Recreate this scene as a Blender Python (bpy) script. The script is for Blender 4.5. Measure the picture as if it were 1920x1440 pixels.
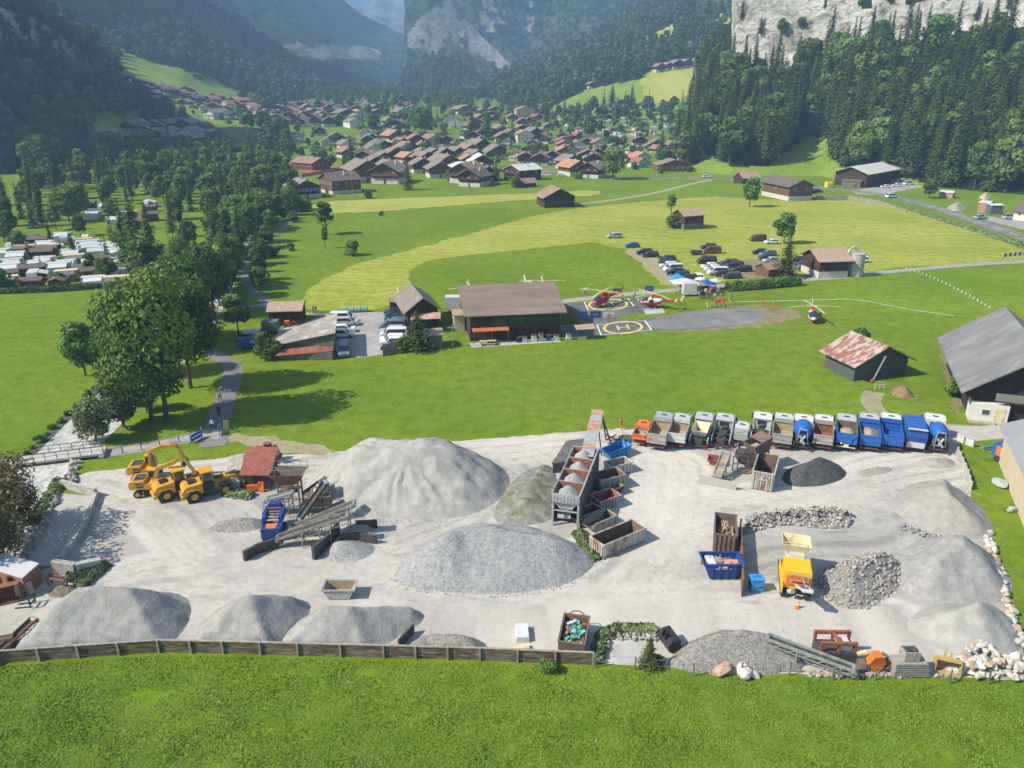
import bpy, bmesh, math, random
import numpy as np
from mathutils import Vector, Matrix, Euler
from mathutils.bvhtree import BVHTree
random.seed(7); RNG = np.random.default_rng(7)
PI = math.pi
for o in list(bpy.data.objects): bpy.data.objects.remove(o)
SC = bpy.context.scene
COL = SC.collection
# ---------------------------------------------------------------- camera
CAM_H = 43.0; F = 1440.0; PITCH = math.atan(551.0/F)
cp, sp = math.cos(PITCH), math.sin(PITCH)
cd = bpy.data.cameras.new("camera"); cd.lens = 27.0; cd.sensor_width = 36.0
cd.clip_start = 1.0; cd.clip_end = 30000
cam = bpy.data.objects.new("camera", cd); COL.objects.link(cam)
cam.location = (0, 0, CAM_H); cam.rotation_euler = (PI/2-PITCH, 0, 0)
SC.camera = cam
# ---------------------------------------------------------------- light
SUN_EL, SUN_AZ = 43.0, 17.0       # shadows fall towards +X and a little +Y
sdir = Vector((-math.cos(math.radians(SUN_AZ))*math.cos(math.radians(SUN_EL)),
               -math.sin(math.radians(SUN_AZ))*math.cos(math.radians(SUN_EL)), math.sin(math.radians(SUN_EL))))
sl = bpy.data.lights.new("sun", 'SUN'); sl.energy = 5.0; sl.angle = math.radians(0.5); sl.color = (1.0, 0.93, 0.80)
sun = bpy.data.objects.new("sun", sl); COL.objects.link(sun)
sun.rotation_euler = sdir.to_track_quat('Z', 'Y').to_euler()
w = bpy.data.worlds.new("World"); SC.world = w; w.use_nodes = True
nt = w.node_tree; nt.nodes.clear()
so = nt.nodes.new('ShaderNodeOutputWorld'); bg = nt.nodes.new('ShaderNodeBackground'); sk = nt.nodes.new('ShaderNodeTexSky')
sk.sky_type = 'NISHITA'; sk.sun_disc = False; sk.sun_elevation = math.radians(SUN_EL)
sk.sun_rotation = math.atan2(sdir.x, sdir.y); sk.air_density = 1.3; sk.dust_density = 1.5; sk.altitude = 800
bg.inputs[1].default_value = 0.09
nt.links.new(sk.outputs[0], bg.inputs[0]); nt.links.new(bg.outputs[0], so.inputs[0])
SC.view_settings.view_transform = 'Standard'; SC.view_settings.look = 'None'
SC.view_settings.exposure = 0.82; SC.view_settings.gamma = 1.0
SC.render.engine = 'CYCLES'
cy = SC.cycles
cy.max_bounces = 4; cy.diffuse_bounces = 2; cy.glossy_bounces = 2; cy.transmission_bounces = 2; cy.transparent_max_bounces = 4
cy.volume_bounces = 0; cy.use_denoising = True; cy.denoiser = 'OPENIMAGEDENOISE'
cy.caustics_reflective = False; cy.caustics_refractive = False
cy.use_adaptive_sampling = True; cy.adaptive_threshold = 0.02
# ---------------------------------------------------------------- picture <-> world
def ray(u, v):
    k = (720-v)/F
    return Vector(((u-960)/F, cp+k*sp, -sp+k*cp))
def P(u, v, z=0.0):
    d = ray(u, v); t = (z-CAM_H)/d.z
    return Vector((d.x*t, d.y*t, z))
def PY(u, v, Y):
    d = ray(u, v); t = Y/d.y
    return Vector((d.x*t, Y, CAM_H+d.z*t))
def proj(x, y, z):
    yy = y*cp-(z-CAM_H)*sp; zz = y*sp+(z-CAM_H)*cp
    return 960+F*x/yy, 720-F*zz/yy
def S(v): return (F*sp+(v-720)*cp)/CAM_H          # picture pixels per metre on the flat valley floor
# ---------------------------------------------------------------- noise
def _h(ix, iy, s):
    n = (ix.astype(np.int64)*374761393 + iy.astype(np.int64)*668265263 + s*1274126177) & 0x7fffffff
    n = ((n ^ (n >> 13))*1274126177) & 0x7fffffff
    return ((n ^ (n >> 16)) & 0xffff)/65535.0
def vnoise(x, y, s=0):
    x = np.asarray(x, float); y = np.asarray(y, float)
    ix = np.floor(x); iy = np.floor(y); fx = x-ix; fy = y-iy
    fx = fx*fx*(3-2*fx); fy = fy*fy*(3-2*fy)
    a = _h(ix, iy, s); b = _h(ix+1, iy, s); c = _h(ix, iy+1, s); d = _h(ix+1, iy+1, s)
    return (a*(1-fx)+b*fx)*(1-fy)+(c*(1-fx)+d*fx)*fy
def fbm(x, y, o=4, s=0):
    r = 0; a = .5; f = 1.0
    for i in range(o):
        r = r+a*vnoise(np.asarray(x)*f, np.asarray(y)*f, s+i*17); a *= .5; f *= 2.03
    return r/(1-.5**o)
def inpoly(px, py, poly):
    px = np.asarray(px, float); py = np.asarray(py, float); r = np.zeros(px.shape, bool)
    n = len(poly); j = n-1
    for i in range(n):
        xi, yi = poly[i][0], poly[i][1]; xj, yj = poly[j][0], poly[j][1]
        c = ((yi > py) != (yj > py)) & (px < (xj-xi)*(py-yi)/((yj-yi) if yj != yi else 1e-9)+xi)
        r ^= c; j = i
    return r
def segdist(px, py, poly, closed=True):
    d = np.full(np.asarray(px).shape, 1e9); n = len(poly)
    for i in range(n if closed else n-1):
        ax, ay = poly[i][0], poly[i][1]; bx, by = poly[(i+1) % n][0], poly[(i+1) % n][1]
        L = (bx-ax)**2+(by-ay)**2+1e-12
        t = np.clip(((px-ax)*(bx-ax)+(py-ay)*(by-ay))/L, 0, 1)
        d = np.minimum(d, np.hypot(px-ax-t*(bx-ax), py-ay-t*(by-ay)))
    return d
def smooth(pts, it=2, closed=False):
    pts = [tuple(p) for p in pts]
    for _ in range(it):
        q = []; n = len(pts)
        rng = range(n if closed else n-1)
        if not closed: q.append(pts[0])
        for i in rng:
            a = pts[i]; b = pts[(i+1) % n]
            q.append(tuple(a[k]*.75+b[k]*.25 for k in range(len(a)))); q.append(tuple(a[k]*.25+b[k]*.75 for k in range(len(a))))
        if not closed: q.append(pts[-1])
        pts = q
    return pts
# ---------------------------------------------------------------- materials
MATS = {}
def _n(t, ty, **kw):
    n = t.nodes.new(ty)
    for k, v in kw.items():
        if k in n.inputs: n.inputs[k].default_value = v
        else: setattr(n, k, v)
    return n
def c4(c): return (c[0], c[1], c[2], 1)
def mt(name, c1, c2=None, scale=1.0, rough=.85, bump=0.0, metal=0.0, world=False, lo=.35, hi=.65, detail=4, stretch=None, c3=None, scale3=6, rnd=0.0, bscale=None, spec=.3, bdist=.1):
    if name in MATS: return MATS[name]
    m = bpy.data.materials.new(name); m.use_nodes = True; t = m.node_tree
    b = t.nodes['Principled BSDF']; b.inputs['Roughness'].default_value = rough; b.inputs['Metallic'].default_value = metal
    b.inputs['Specular IOR Level'].default_value = spec
    L = t.links
    if c2 is None and not bump and not rnd:
        b.inputs['Base Color'].default_value = c4(c1); MATS[name] = m; return m
    if world: src = _n(t, 'ShaderNodeNewGeometry').outputs['Position']
    else: src = _n(t, 'ShaderNodeTexCoord').outputs['Object']
    if stretch:
        mp = _n(t, 'ShaderNodeMapping'); mp.inputs['Scale'].default_value = stretch; L.new(src, mp.inputs[0]); src = mp.outputs[0]
    col = None
    if c2 is not None:
        nz = _n(t, 'ShaderNodeTexNoise', Scale=scale, Detail=detail, Roughness=.6); L.new(src, nz.inputs['Vector'])
        mr = _n(t, 'ShaderNodeMapRange'); mr.inputs[1].default_value = lo; mr.inputs[2].default_value = hi; L.new(nz.outputs[0], mr.inputs[0])
        mx = _n(t, 'ShaderNodeMix', data_type='RGBA'); L.new(mr.outputs[0], mx.inputs[0])
        mx.inputs[6].default_value = c4(c1); mx.inputs[7].default_value = c4(c2); col = mx.outputs[2]
        if c3 is not None:
            n3 = _n(t, 'ShaderNodeTexNoise', Scale=scale3, Detail=3, Roughness=.65); L.new(src, n3.inputs['Vector'])
            m3 = _n(t, 'ShaderNodeMapRange'); m3.inputs[1].default_value = .5; m3.inputs[2].default_value = .7; L.new(n3.outputs[0], m3.inputs[0])
            x3 = _n(t, 'ShaderNodeMix', data_type='RGBA'); L.new(m3.outputs[0], x3.inputs[0]); L.new(col, x3.inputs[6]); x3.inputs[7].default_value = c4(c3); col = x3.outputs[2]
    if rnd:
        oi = _n(t, 'ShaderNodeObjectInfo'); hs = _n(t, 'ShaderNodeHueSaturation')
        ma = _n(t, 'ShaderNodeMapRange'); ma.inputs[3].default_value = 1-rnd; ma.inputs[4].default_value = 1+rnd; L.new(oi.outputs['Random'], ma.inputs[0]); L.new(ma.outputs[0], hs.inputs['Value'])
        mb = _n(t, 'ShaderNodeMapRange'); mb.inputs[3].default_value = .5+.045*rnd; mb.inputs[4].default_value = .5-.09*rnd
        f2 = _n(t, 'ShaderNodeMath', operation='FRACT'); m7 = _n(t, 'ShaderNodeMath', operation='MULTIPLY'); m7.inputs[1].default_value = 7.3
        L.new(oi.outputs['Random'], m7.inputs[0]); L.new(m7.outputs[0], f2.inputs[0]); L.new(f2.outputs[0], mb.inputs[0]); L.new(mb.outputs[0], hs.inputs['Hue'])
        if col is not None: L.new(col, hs.inputs['Color'])
        else: hs.inputs['Color'].default_value = c4(c1)
        col = hs.outputs[0]
    if col is not None: L.new(col, b.inputs['Base Color'])
    else: b.inputs['Base Color'].default_value = c4(c1)
    if bump:
        bn = _n(t, 'ShaderNodeTexNoise', Scale=bscale or scale*4, Detail=3, Roughness=.7); L.new(src, bn.inputs['Vector'])
        bp = _n(t, 'ShaderNodeBump', Strength=bump, Distance=bdist); L.new(bn.outputs[0], bp.inputs['Height']); L.new(bp.outputs[0], b.inputs['Normal'])
    MATS[name] = m; return m
# ---------------------------------------------------------------- mesh builder
class MB:
    def __init__(s): s.v = []; s.f = []; s.m = []; s.mi = 0; s.T = None
    def add(s, vs, fs, mi=None):
        o = len(s.v)
        if s.T is not None: vs = [s.T @ Vector(p) for p in vs]
        s.v += [tuple(p) for p in vs]; s.f += [tuple(i+o for i in f) for f in fs]; s.m += [s.mi if mi is None else mi]*len(fs)
        return s
    def box(s, x0, x1, y0, y1, z0, z1, tx=0, ty=0, mi=None):
        # tx, ty: how much the top is drawn in on each side
        vs = [(x0,y0,z0),(x1,y0,z0),(x1,y1,z0),(x0,y1,z0),(x0+tx,y0+ty,z1),(x1-tx,y0+ty,z1),(x1-tx,y1-ty,z1),(x0+tx,y1-ty,z1)]
        return s.add(vs, [(0,3,2,1),(4,5,6,7),(0,1,5,4),(1,2,6,5),(2,3,7,6),(3,0,4,7)], mi)
    def bar(s, p0, p1, w=.1, h=None, mi=None):
        p0 = Vector(p0); p1 = Vector(p1); d = (p1-p0)
        if d.length < 1e-6: return s
        h = h or w; dn = d.normalized(); up = Vector((0,0,1)) if abs(dn.z) < .98 else Vector((0,1,0))
        r = dn.cross(up).normalized()*w/2; q = r.cross(dn).normalized()*h/2
        vs = [p0-r-q,p0+r-q,p0+r+q,p0-r+q,p1-r-q,p1+r-q,p1+r+q,p1-r+q]
        return s.add(vs, [(0,3,2,1),(4,5,6,7),(0,1,5,4),(1,2,6,5),(2,3,7,6),(3,0,4,7)], mi)
    def cyl(s, p0, p1, r0, r1=None, n=10, cap=True, mi=None):
        p0 = Vector(p0); p1 = Vector(p1); r1 = r0 if r1 is None else r1
        dn = (p1-p0).normalized(); up = Vector((0,0,1)) if abs(dn.z) < .98 else Vector((0,1,0))
        a = dn.cross(up).normalized(); b = a.cross(dn)
        vs = [p0+(a*math.cos(2*PI*i/n)+b*math.sin(2*PI*i/n))*r0 for i in range(n)]+[p1+(a*math.cos(2*PI*i/n)+b*math.sin(2*PI*i/n))*r1 for i in range(n)]
        fs = [(i,(i+1)%n,n+(i+1)%n,n+i) for i in range(n)]
        if cap: fs += [tuple(range(n-1,-1,-1)), tuple(range(n,2*n))]
        return s.add(vs, fs, mi)
    def loft(s, rings, cap=True, mi=None):
        n = len(rings[0]); vs = [p for r in rings for p in r]; fs = []
        for k in range(len(rings)-1):
            for i in range(n): fs.append((k*n+i, k*n+(i+1)%n, (k+1)*n+(i+1)%n, (k+1)*n+i))
        if cap: fs += [tuple(range(n-1,-1,-1)), tuple(range((len(rings)-1)*n, len(rings)*n))]
        return s.add(vs, fs, mi)
    def ball(s, c, r, n=10, k=6, mi=None):
        if not hasattr(r, '__len__'): r = (r,r,r)
        rings = []
        for j in range(1, k):
            th = PI*j/k; rings.append([(c[0]+r[0]*math.sin(th)*math.cos(2*PI*i/n), c[1]+r[1]*math.sin(th)*math.sin(2*PI*i/n), c[2]-r[2]*math.cos(th)) for i in range(n)])
        return s.loft(rings, True, mi)
    def prism(s, prof, y0, y1, mi=None, axis='y'):
        if axis == 'y': a = [(p[0],y0,p[1]) for p in prof]; b = [(p[0],y1,p[1]) for p in prof]
        elif axis == 'x': a = [(y0,p[0],p[1]) for p in prof]; b = [(y1,p[0],p[1]) for p in prof]
        else: a = [(p[0],p[1],y0) for p in prof]; b = [(p[0],p[1],y1) for p in prof]
        return s.loft([a,b], True, mi)
    def slab(s, quad, t, mi=None):
        # thick sheet: quad of 4 points, thickness t downwards along its normal
        q = [Vector(p) for p in quad]; n = (q[1]-q[0]).cross(q[3]-q[0]).normalized()*t
        if n.z > 0: n = -n
        return s.loft([[p+n for p in q], q], True, mi)
    def tray(s, x0, x1, y0, y1, z0, z1, t=.08, tx=0, ty=0, mi=None, mi_in=None):
        # open-topped box: outer walls, rim and inner faces; tx, ty: how much the floor is drawn in
        o = [(x0+tx,y0+ty,z0),(x1-tx,y0+ty,z0),(x1-tx,y1-ty,z0),(x0+tx,y1-ty,z0),(x0,y0,z1),(x1,y0,z1),(x1,y1,z1),(x0,y1,z1)]
        i = [(x0+tx+t,y0+ty+t,z0+t),(x1-tx-t,y0+ty+t,z0+t),(x1-tx-t,y1-ty-t,z0+t),(x0+tx+t,y1-ty-t,z0+t),(x0+t,y0+t,z1),(x1-t,y0+t,z1),(x1-t,y1-t,z1),(x0+t,y1-t,z1)]
        s.add(o+i, [(0,3,2,1),(0,1,5,4),(1,2,6,5),(2,3,7,6),(3,0,4,7),(4,5,13,12),(5,6,14,13),(6,7,15,14),(7,4,12,15)], mi)
        return s.add(i, [(0,1,2,3),(1,0,4,5),(2,1,5,6),(3,2,6,7),(0,3,7,4)], mi if mi_in is None else mi_in)
    def build(s, name, mats, parent=None, loc=None, rz=0, smooth_=False):
        me = bpy.data.meshes.new(name); me.from_pydata(s.v, [], s.f)
        if not isinstance(mats, (list, tuple)): mats = [mats]
        for m in mats: me.materials.append(m)
        if len(mats) > 1: me.polygons.foreach_set('material_index', s.m)
        if smooth_: me.polygons.foreach_set('use_smooth', [True]*len(me.polygons))
        me.update()
        o = bpy.data.objects.new(name, me); COL.objects.link(o)
        if parent: o.parent = parent
        if loc is not None: o.location = loc
        o.rotation_euler[2] = rz
        return o
def tag(o, label=None, cat=None, group=None, kind=None):
    if label: o['label'] = label
    if cat: o['category'] = cat
    if group: o['group'] = group
    if kind: o['kind'] = kind
    return o
def thing(name, label, cat, loc=(0,0,0), rz=0, group=None):
    o = bpy.data.objects.new(name, None); COL.objects.link(o); o.location = loc; o.rotation_euler[2] = rz
    o.empty_display_size = .5
    return tag(o, label, cat, group)
KIDS = {}
def kids(o): return [c for c in o.children]
def dup(o, loc, rz=0, label=None, group=None, sc=None, cat=None):
    def rec(x, par):
        c = x.copy(); COL.objects.link(c); c.parent = par
        for ch in x.children: rec(ch, c)
        return c
    r = rec(o, None); r.location = loc; r.rotation_euler[2] = rz
    if sc is not None: r.scale = (sc,sc,sc) if not hasattr(sc,'__len__') else sc
    return tag(r, label, cat, group)
def npmesh(name, V, Fc, mats, mi=None, smooth_=True):
    V = np.asarray(V, np.float32); Fc = np.asarray(Fc, np.int32); k = Fc.shape[1]
    me = bpy.data.meshes.new(name); me.vertices.add(len(V)); me.vertices.foreach_set('co', V.ravel())
    me.loops.add(Fc.size); me.loops.foreach_set('vertex_index', Fc.ravel())
    me.polygons.add(len(Fc)); me.polygons.foreach_set('loop_start', np.arange(len(Fc), dtype=np.int32)*k)
    if not isinstance(mats, (list, tuple)): mats = [mats]
    for m in mats: me.materials.append(m)
    if mi is not None: me.polygons.foreach_set('material_index', np.asarray(mi, np.int32))
    me.polygons.foreach_set('use_smooth', np.full(len(Fc), smooth_)); me.update(calc_edges=True)
    return me
def link(name, me, parent=None, loc=None, rz=0):
    o = bpy.data.objects.new(name, me); COL.objects.link(o)
    if parent: o.parent = parent
    if loc is not None: o.location = loc
    o.rotation_euler[2] = rz
    return o
# ================================================================ terrain
def meadow_mat(name, dark, mid, light, mow=0, mowdir=0.3, patch=.03, fine=1.0):
    m = bpy.data.materials.new(name); m.use_nodes = True; t = m.node_tree; L = t.links
    b = t.nodes['Principled BSDF']; b.inputs['Roughness'].default_value = .95; b.inputs['Specular IOR Level'].default_value = .08
    pos = _n(t, 'ShaderNodeNewGeometry').outputs['Position']
    n1 = _n(t, 'ShaderNodeTexNoise', Scale=patch, Detail=4, Roughness=.6); n2 = _n(t, 'ShaderNodeTexNoise', Scale=.45, Detail=5, Roughness=.7)
    n3 = _n(t, 'ShaderNodeTexNoise', Scale=3.2, Detail=3, Roughness=.7)
    for n in (n1, n2, n3): L.new(pos, n.inputs['Vector'])
    a = _n(t, 'ShaderNodeMapRange'); a.inputs[1].default_value = .38; a.inputs[2].default_value = .62; L.new(n1.outputs[0], a.inputs[0])
    x = _n(t, 'ShaderNodeMix', data_type='RGBA'); L.new(a.outputs[0], x.inputs[0]); x.inputs[6].default_value = c4(mid); x.inputs[7].default_value = c4(light)
    a2 = _n(t, 'ShaderNodeMapRange'); a2.inputs[1].default_value = .42; a2.inputs[2].default_value = .7; a2.inputs[4].default_value = .75; L.new(n2.outputs[0], a2.inputs[0])
    y = _n(t, 'ShaderNodeMix', data_type='RGBA'); L.new(a2.outputs[0], y.inputs[0]); L.new(x.outputs[2], y.inputs[6]); y.inputs[7].default_value = c4(dark)
    col = y.outputs[2]
    a3 = _n(t, 'ShaderNodeMapRange'); a3.inputs[1].default_value = .5; a3.inputs[2].default_value = .75; a3.inputs[4].default_value = .55*fine; L.new(n3.outputs[0], a3.inputs[0])
    z = _n(t, 'ShaderNodeMix', data_type='RGBA'); L.new(a3.outputs[0], z.inputs[0]); L.new(col, z.inputs[6]); z.inputs[7].default_value = c4(dark); col = z.outputs[2]
    if mow:
        mp = _n(t, 'ShaderNodeMapping'); mp.inputs['Rotation'].default_value = (0,0,mowdir); L.new(pos, mp.inputs[0])
        nz = _n(t, 'ShaderNodeTexNoise', Scale=.012, Detail=2); L.new(pos, nz.inputs['Vector'])
        vm = _n(t, 'ShaderNodeVectorMath', operation='SCALE'); vm.inputs['Scale'].default_value = 60; L.new(nz.outputs['Color'], vm.inputs[0])
        va = _n(t, 'ShaderNodeVectorMath', operation='ADD'); L.new(mp.outputs[0], va.inputs[0]); L.new(vm.outputs[0], va.inputs[1])
        wv = _n(t, 'ShaderNodeTexWave', Scale=.09, Distortion=9, Detail=4); wv.bands_direction = 'Y'; wv.inputs['Detail Scale'].default_value = 1.5
        L.new(va.outputs[0], wv.inputs[0])
        a4 = _n(t, 'ShaderNodeMapRange'); a4.inputs[1].default_value = .4; a4.inputs[2].default_value = .9; a4.inputs[4].default_value = mow; L.new(wv.outputs['Fac'], a4.inputs[0])
        z2 = _n(t, 'ShaderNodeMix', data_type='RGBA'); L.new(a4.outputs[0], z2.inputs[0]); L.new(col, z2.inputs[6]); z2.inputs[7].default_value = c4([c*1.35 for c in light]); col = z2.outputs[2]
    L.new(col, b.inputs['Base Color'])
    bp = _n(t, 'ShaderNodeBump', Strength=.7, Distance=.25); L.new(n3.outputs[0], bp.inputs['Height']); L.new(bp.outputs[0], b.inputs['Normal'])
    MATS[name] = m; return m
GRASS = meadow_mat('meadow_green', (.080,.145,.012), (.145,.225,.017), (.200,.272,.026))
HAY = meadow_mat('meadow_mown', (.14,.205,.022), (.27,.31,.04), (.40,.395,.085), mow=.25, mowdir=.25)
HAY2 = meadow_mat('meadow_mown_pale', (.20,.25,.04), (.32,.35,.07), (.42,.42,.10), mow=.2, mowdir=-.5)
GR2 = meadow_mat('meadow_soft', (.09,.155,.012), (.15,.245,.018), (.20,.29,.025))
HILLG = meadow_mat('hill_meadow', (.12,.19,.02), (.19,.28,.03), (.25,.33,.045), fine=.2)
FFLOOR = mt('forest_floor', (.012,.026,.008), (.03,.045,.015), scale=.08, world=True, rough=1, spec=0)
DRYG = meadow_mat('dry_grass', (.13,.13,.05), (.25,.22,.11), (.30,.26,.15))

def rock_mat(name, a, b_, c, green=None, sx=.06, sz=.012, bump=1.0, dist=2.0):
    m = bpy.data.materials.new(name); m.use_nodes = True; t = m.node_tree; L = t.links
    b = t.nodes['Principled BSDF']; b.inputs['Roughness'].default_value = .95; b.inputs['Specular IOR Level'].default_value = .1
    pos = _n(t, 'ShaderNodeNewGeometry').outputs['Position']
    mp = _n(t, 'ShaderNodeMapping'); mp.inputs['Scale'].default_value = (sx,sx,sz*2); L.new(pos, mp.inputs[0])
    n1 = _n(t, 'ShaderNodeTexNoise', Scale=1, Detail=8, Roughness=.65, Distortion=.6); L.new(mp.outputs[0], n1.inputs['Vector'])
    mp2 = _n(t, 'ShaderNodeMapping'); mp2.inputs['Scale'].default_value = (sx*2,sx*2,sz*9); L.new(pos, mp2.inputs[0])
    n2 = _n(t, 'ShaderNodeTexNoise', Scale=1, Detail=8, Roughness=.7, Distortion=1.0); L.new(mp2.outputs[0], n2.inputs['Vector'])
    cr = _n(t, 'ShaderNodeValToRGB'); e = cr.color_ramp.elements; e[0].position = .33; e[0].color = c4(c); e[1].position = .62; e[1].color = c4(a)
    e2 = cr.color_ramp.elements.new(.46); e2.color = c4(b_); L.new(n1.outputs[0], cr.inputs[0])
    mr = _n(t, 'ShaderNodeMapRange'); mr.inputs[1].default_value = .52; mr.inputs[2].default_value = .64; mr.inputs[4].default_value = .85; L.new(n2.outputs[0], mr.inputs[0])
    x = _n(t, 'ShaderNodeMix', data_type='RGBA'); L.new(mr.outputs[0], x.inputs[0]); L.new(cr.outputs[0], x.inputs[6]); x.inputs[7].default_value = c4(green or c)
    L.new(x.outputs[2], b.inputs['Base Color'])
    bp = _n(t, 'ShaderNodeBump', Strength=bump, Distance=dist); ad = _n(t, 'ShaderNodeMath', operation='ADD'); L.new(n1.outputs[0], ad.inputs[0]); L.new(n2.outputs[0], ad.inputs[1])
    L.new(ad.outputs[0], bp.inputs['Height']); L.new(bp.outputs[0], b.inputs['Normal'])
    MATS[name] = m; return m
ROCK = rock_mat('cliff_rock', (.78,.755,.70), (.56,.54,.49), (.15,.13,.09), (.13,.16,.05), sx=.05, sz=.02, dist=4)
FFAR = mt('far_forest', (.008,.022,.010), (.10,.13,.06), scale=.03, world=True, rough=1, spec=0, detail=9, bump=1, bscale=.06, bdist=12)
ROCKF = rock_mat('far_rock', (.42,.41,.39), (.24,.24,.22), (.05,.06,.045), (.04,.06,.035), sx=.012, sz=.004, dist=15)

def valley_z(x, y):
    return np.clip((np.asarray(y, float)-550)*.045, 0, 43)+0*np.asarray(x, float)
def mkvalley():
    ys = np.concatenate([np.array([-400,-100,0,20,35]), np.arange(50,600,25), np.arange(600,1600,50), np.array([1700,2000,2600,3500,6000,12000,20000])])
    xs = np.concatenate([-np.array([9000,4000,2500,1800,1300,1000,800,600,500,400,300]), np.arange(-250,251,50), np.array([300,400,500,600,800,1000,1300,1800,2500,4000,9000])])
    X, Y = np.meshgrid(xs, ys); Z = valley_z(X, Y); ny, nx = X.shape
    V = np.stack([X,Y,Z], -1).reshape(-1,3); i = np.arange((ny-1)*(nx-1)); r = i//(nx-1); c = i%(nx-1); a = r*nx+c
    return npmesh('ground', V, np.stack([a,a+1,a+nx+1,a+nx],1), GRASS)
ground = link('ground', mkvalley()); tag(ground, kind='structure', label='wide green valley meadow between the mountain slopes')

TERR = [ground]
def K(u, y, v): return tuple(PY(u, v, y))
def Kz(u, y, z):
    # the point of picture column u at distance y, height z
    k0 = (z-CAM_H)/y                     # dz/dy
    kk = (k0*cp+sp)/(cp-k0*sp); return ((u-960)/F*y/(cp+kk*sp), y, z)
def mountain(name, cols, nu, nv, mats, matfn=None, amp=4.0, fscale=60., seed=1, label='', kind='structure', sm=1, xa=.5):
    # cols: cross-sections (equal numbers of points, foot to back); resampled to a grid, then roughened
    A = np.array([[p for p in c] for c in cols], float)          # C x K x 3
    C, Kn, _ = A.shape
    def resamp(A, n, axis):
        L = A.shape[axis]; t = np.linspace(0, L-1, n); i = np.clip(np.floor(t).astype(int), 0, L-2); f = t-i
        A0 = np.take(A, i, axis); A1 = np.take(A, i+1, axis); sh = [1]*A.ndim; sh[axis] = n; f = f.reshape(sh)
        return A0*(1-f)+A1*f
    A = resamp(A, nu, 0); A = resamp(A, nv, 1)
    for _ in range(sm):
        B = A.copy(); B[1:-1] = (A[:-2]+A[1:-1]*2+A[2:])/4; A = B
    x, y, z = A[...,0], A[...,1], np.minimum(A[...,2], 840-30*np.exp(-np.abs(A[...,1])/900))
    g = np.linspace(0, 1, nv)[None,:]; env = np.clip(np.sin(g*PI)*2.5, 0, 1)
    n1 = (fbm(x/fscale+z/fscale*.7, y/fscale+z/fscale*.4, 5, seed)-.5)*2; n2 = (fbm(x/fscale*1.3+z/fscale*.6, y/fscale-z/fscale*.8, 5, seed+50)-.5)*2
    z = z+n1*amp*env; y = y+n2*amp*env; x = x+(n1*n2 if xa < 1 else n2)*amp*env*xa
    z = np.minimum(z, 868.0); V = np.stack([x,y,z], -1).reshape(-1,3)
    i = np.arange((nu-1)*(nv-1)); r = i//(nv-1); c = i%(nv-1); a = r*nv+c
    Fc = np.stack([a,a+nv,a+nv+1,a+1],1)
    ctr = V[Fc].mean(1); tt = (c+.5)/(nv-1)*(Kn-1); uu = (r+.5)/(nu-1)*(C-1)
    q = V[Fc]; nn = np.cross(q[:,1]-q[:,0], q[:,3]-q[:,0]); nn /= np.linalg.norm(nn, axis=1)[:,None]+1e-9
    pu, pv = proj(ctr[:,0], ctr[:,1], ctr[:,2])
    mi = matfn(ctr, tt, uu, np.abs(nn[:,2]), pu, pv) if matfn else np.zeros(len(Fc), int)
    me = npmesh(name, V, Fc, mats, mi); o = link(name, me); tag(o, label=label, kind=kind); TERR.append(o); return o

# --- A: forested slope and bright cliff on the right
colA = []
for u, kn in [(1268, [(450,0),(600,-1),(700,-2),(720,-2),(760,-2)]), (1285, [(445,0),(570,6),(650,14),(700,10),(760,0)]),
              (1325, [(440,0),(560,28),(640,62),(700,70),(800,30)]), (1372, [(430,0),(520,24),(600,66),(690,95),(800,60)]),
              (1380, [(430,0),(520,24),(600,66),(640,230),(800,300)]), (1450, [(425,0),(515,20),(585,58),(640,240),(800,320)]), (1530, [(425,0),(500,16),(575,62),(630,250),(800,330)]),
              (1600, [(405,0),(480,22),(560,72),(612,260),(800,330)]), (1750, [(375,0),(450,26),(530,76),(585,260),(780,340)]), (1920, [(345,0),(420,28),(500,82),(552,270),(760,350)]),
              (2150, [(300,0),(370,30),(450,84),(500,270),(740,350)]), (2600, [(240,0),(300,30),(380,84),(430,270),(700,350)])]:
    colA.append([Kz(u, y, z) for y, z in kn])
def mA(c, t, uu, nz, pu, pv):
    m = np.zeros(len(c), int); n = fbm(c[:,0]/18, c[:,2]/14, 4, 9)
    m[(t > 1.93+.3*(n-.5)) & (t < 3.3) & (pu > 1372)] = 1
    m[(t > 2.1) & (t < 3) & (n > .62) & (pu > 1480)] = 0
    notch = inpoly(pu, pv, [(1270,345),(1268,322),(1330,290),(1372,312),(1440,312),(1500,262),(1545,248),(1562,300),(1590,318),(1700,332),(1760,350),(1800,420),(1200,420)])
    m[notch & (t < 1.3)] = 2
    return m
slope_right = mountain('forest_slope', colA, 150, 90, [FFLOOR, ROCK, HILLG], mA, amp=5, fscale=35, seed=3, label='steep forested slope under a pale grey limestone cliff')
# --- B: middle right hill with mown meadows
colB = []
for u, kn in [(840, [(1200,27),(1250,28),(1400,30),(1500,30),(1700,20)]), (870, [(1150,25),(1250,185),(1400,178),(1520,172),(1700,185)]), (930, [(1080,22),(1200,192),(1350,165),(1550,142),(1750,160)]),
              (1030, [(850,12),(950,192),(1150,150),(1500,108),(1750,130)]), (1120, [(820,10),(985,152),(1250,95),(1550,62),(1800,90)]), (1200, [(810,10),(990,128),(1250,65),(1550,18),(1800,30)]),
              (1310, [(800,10),(1000,108),(1200,40),(1550,-60),(1800,-60)]), (1450, [(800,10),(980,85),(1200,0),(1550,-140),(1800,-140)]), (1900, [(800,10),(980,60),(1200,-80),(1550,-300),(1800,-300)])]:
    colB.append([Kz(u, kn[0][0], kn[0][1]-3)]+[K(u, y, v) if not (u == 840) else Kz(u, y, v) for y, v in kn[1:]])
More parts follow.
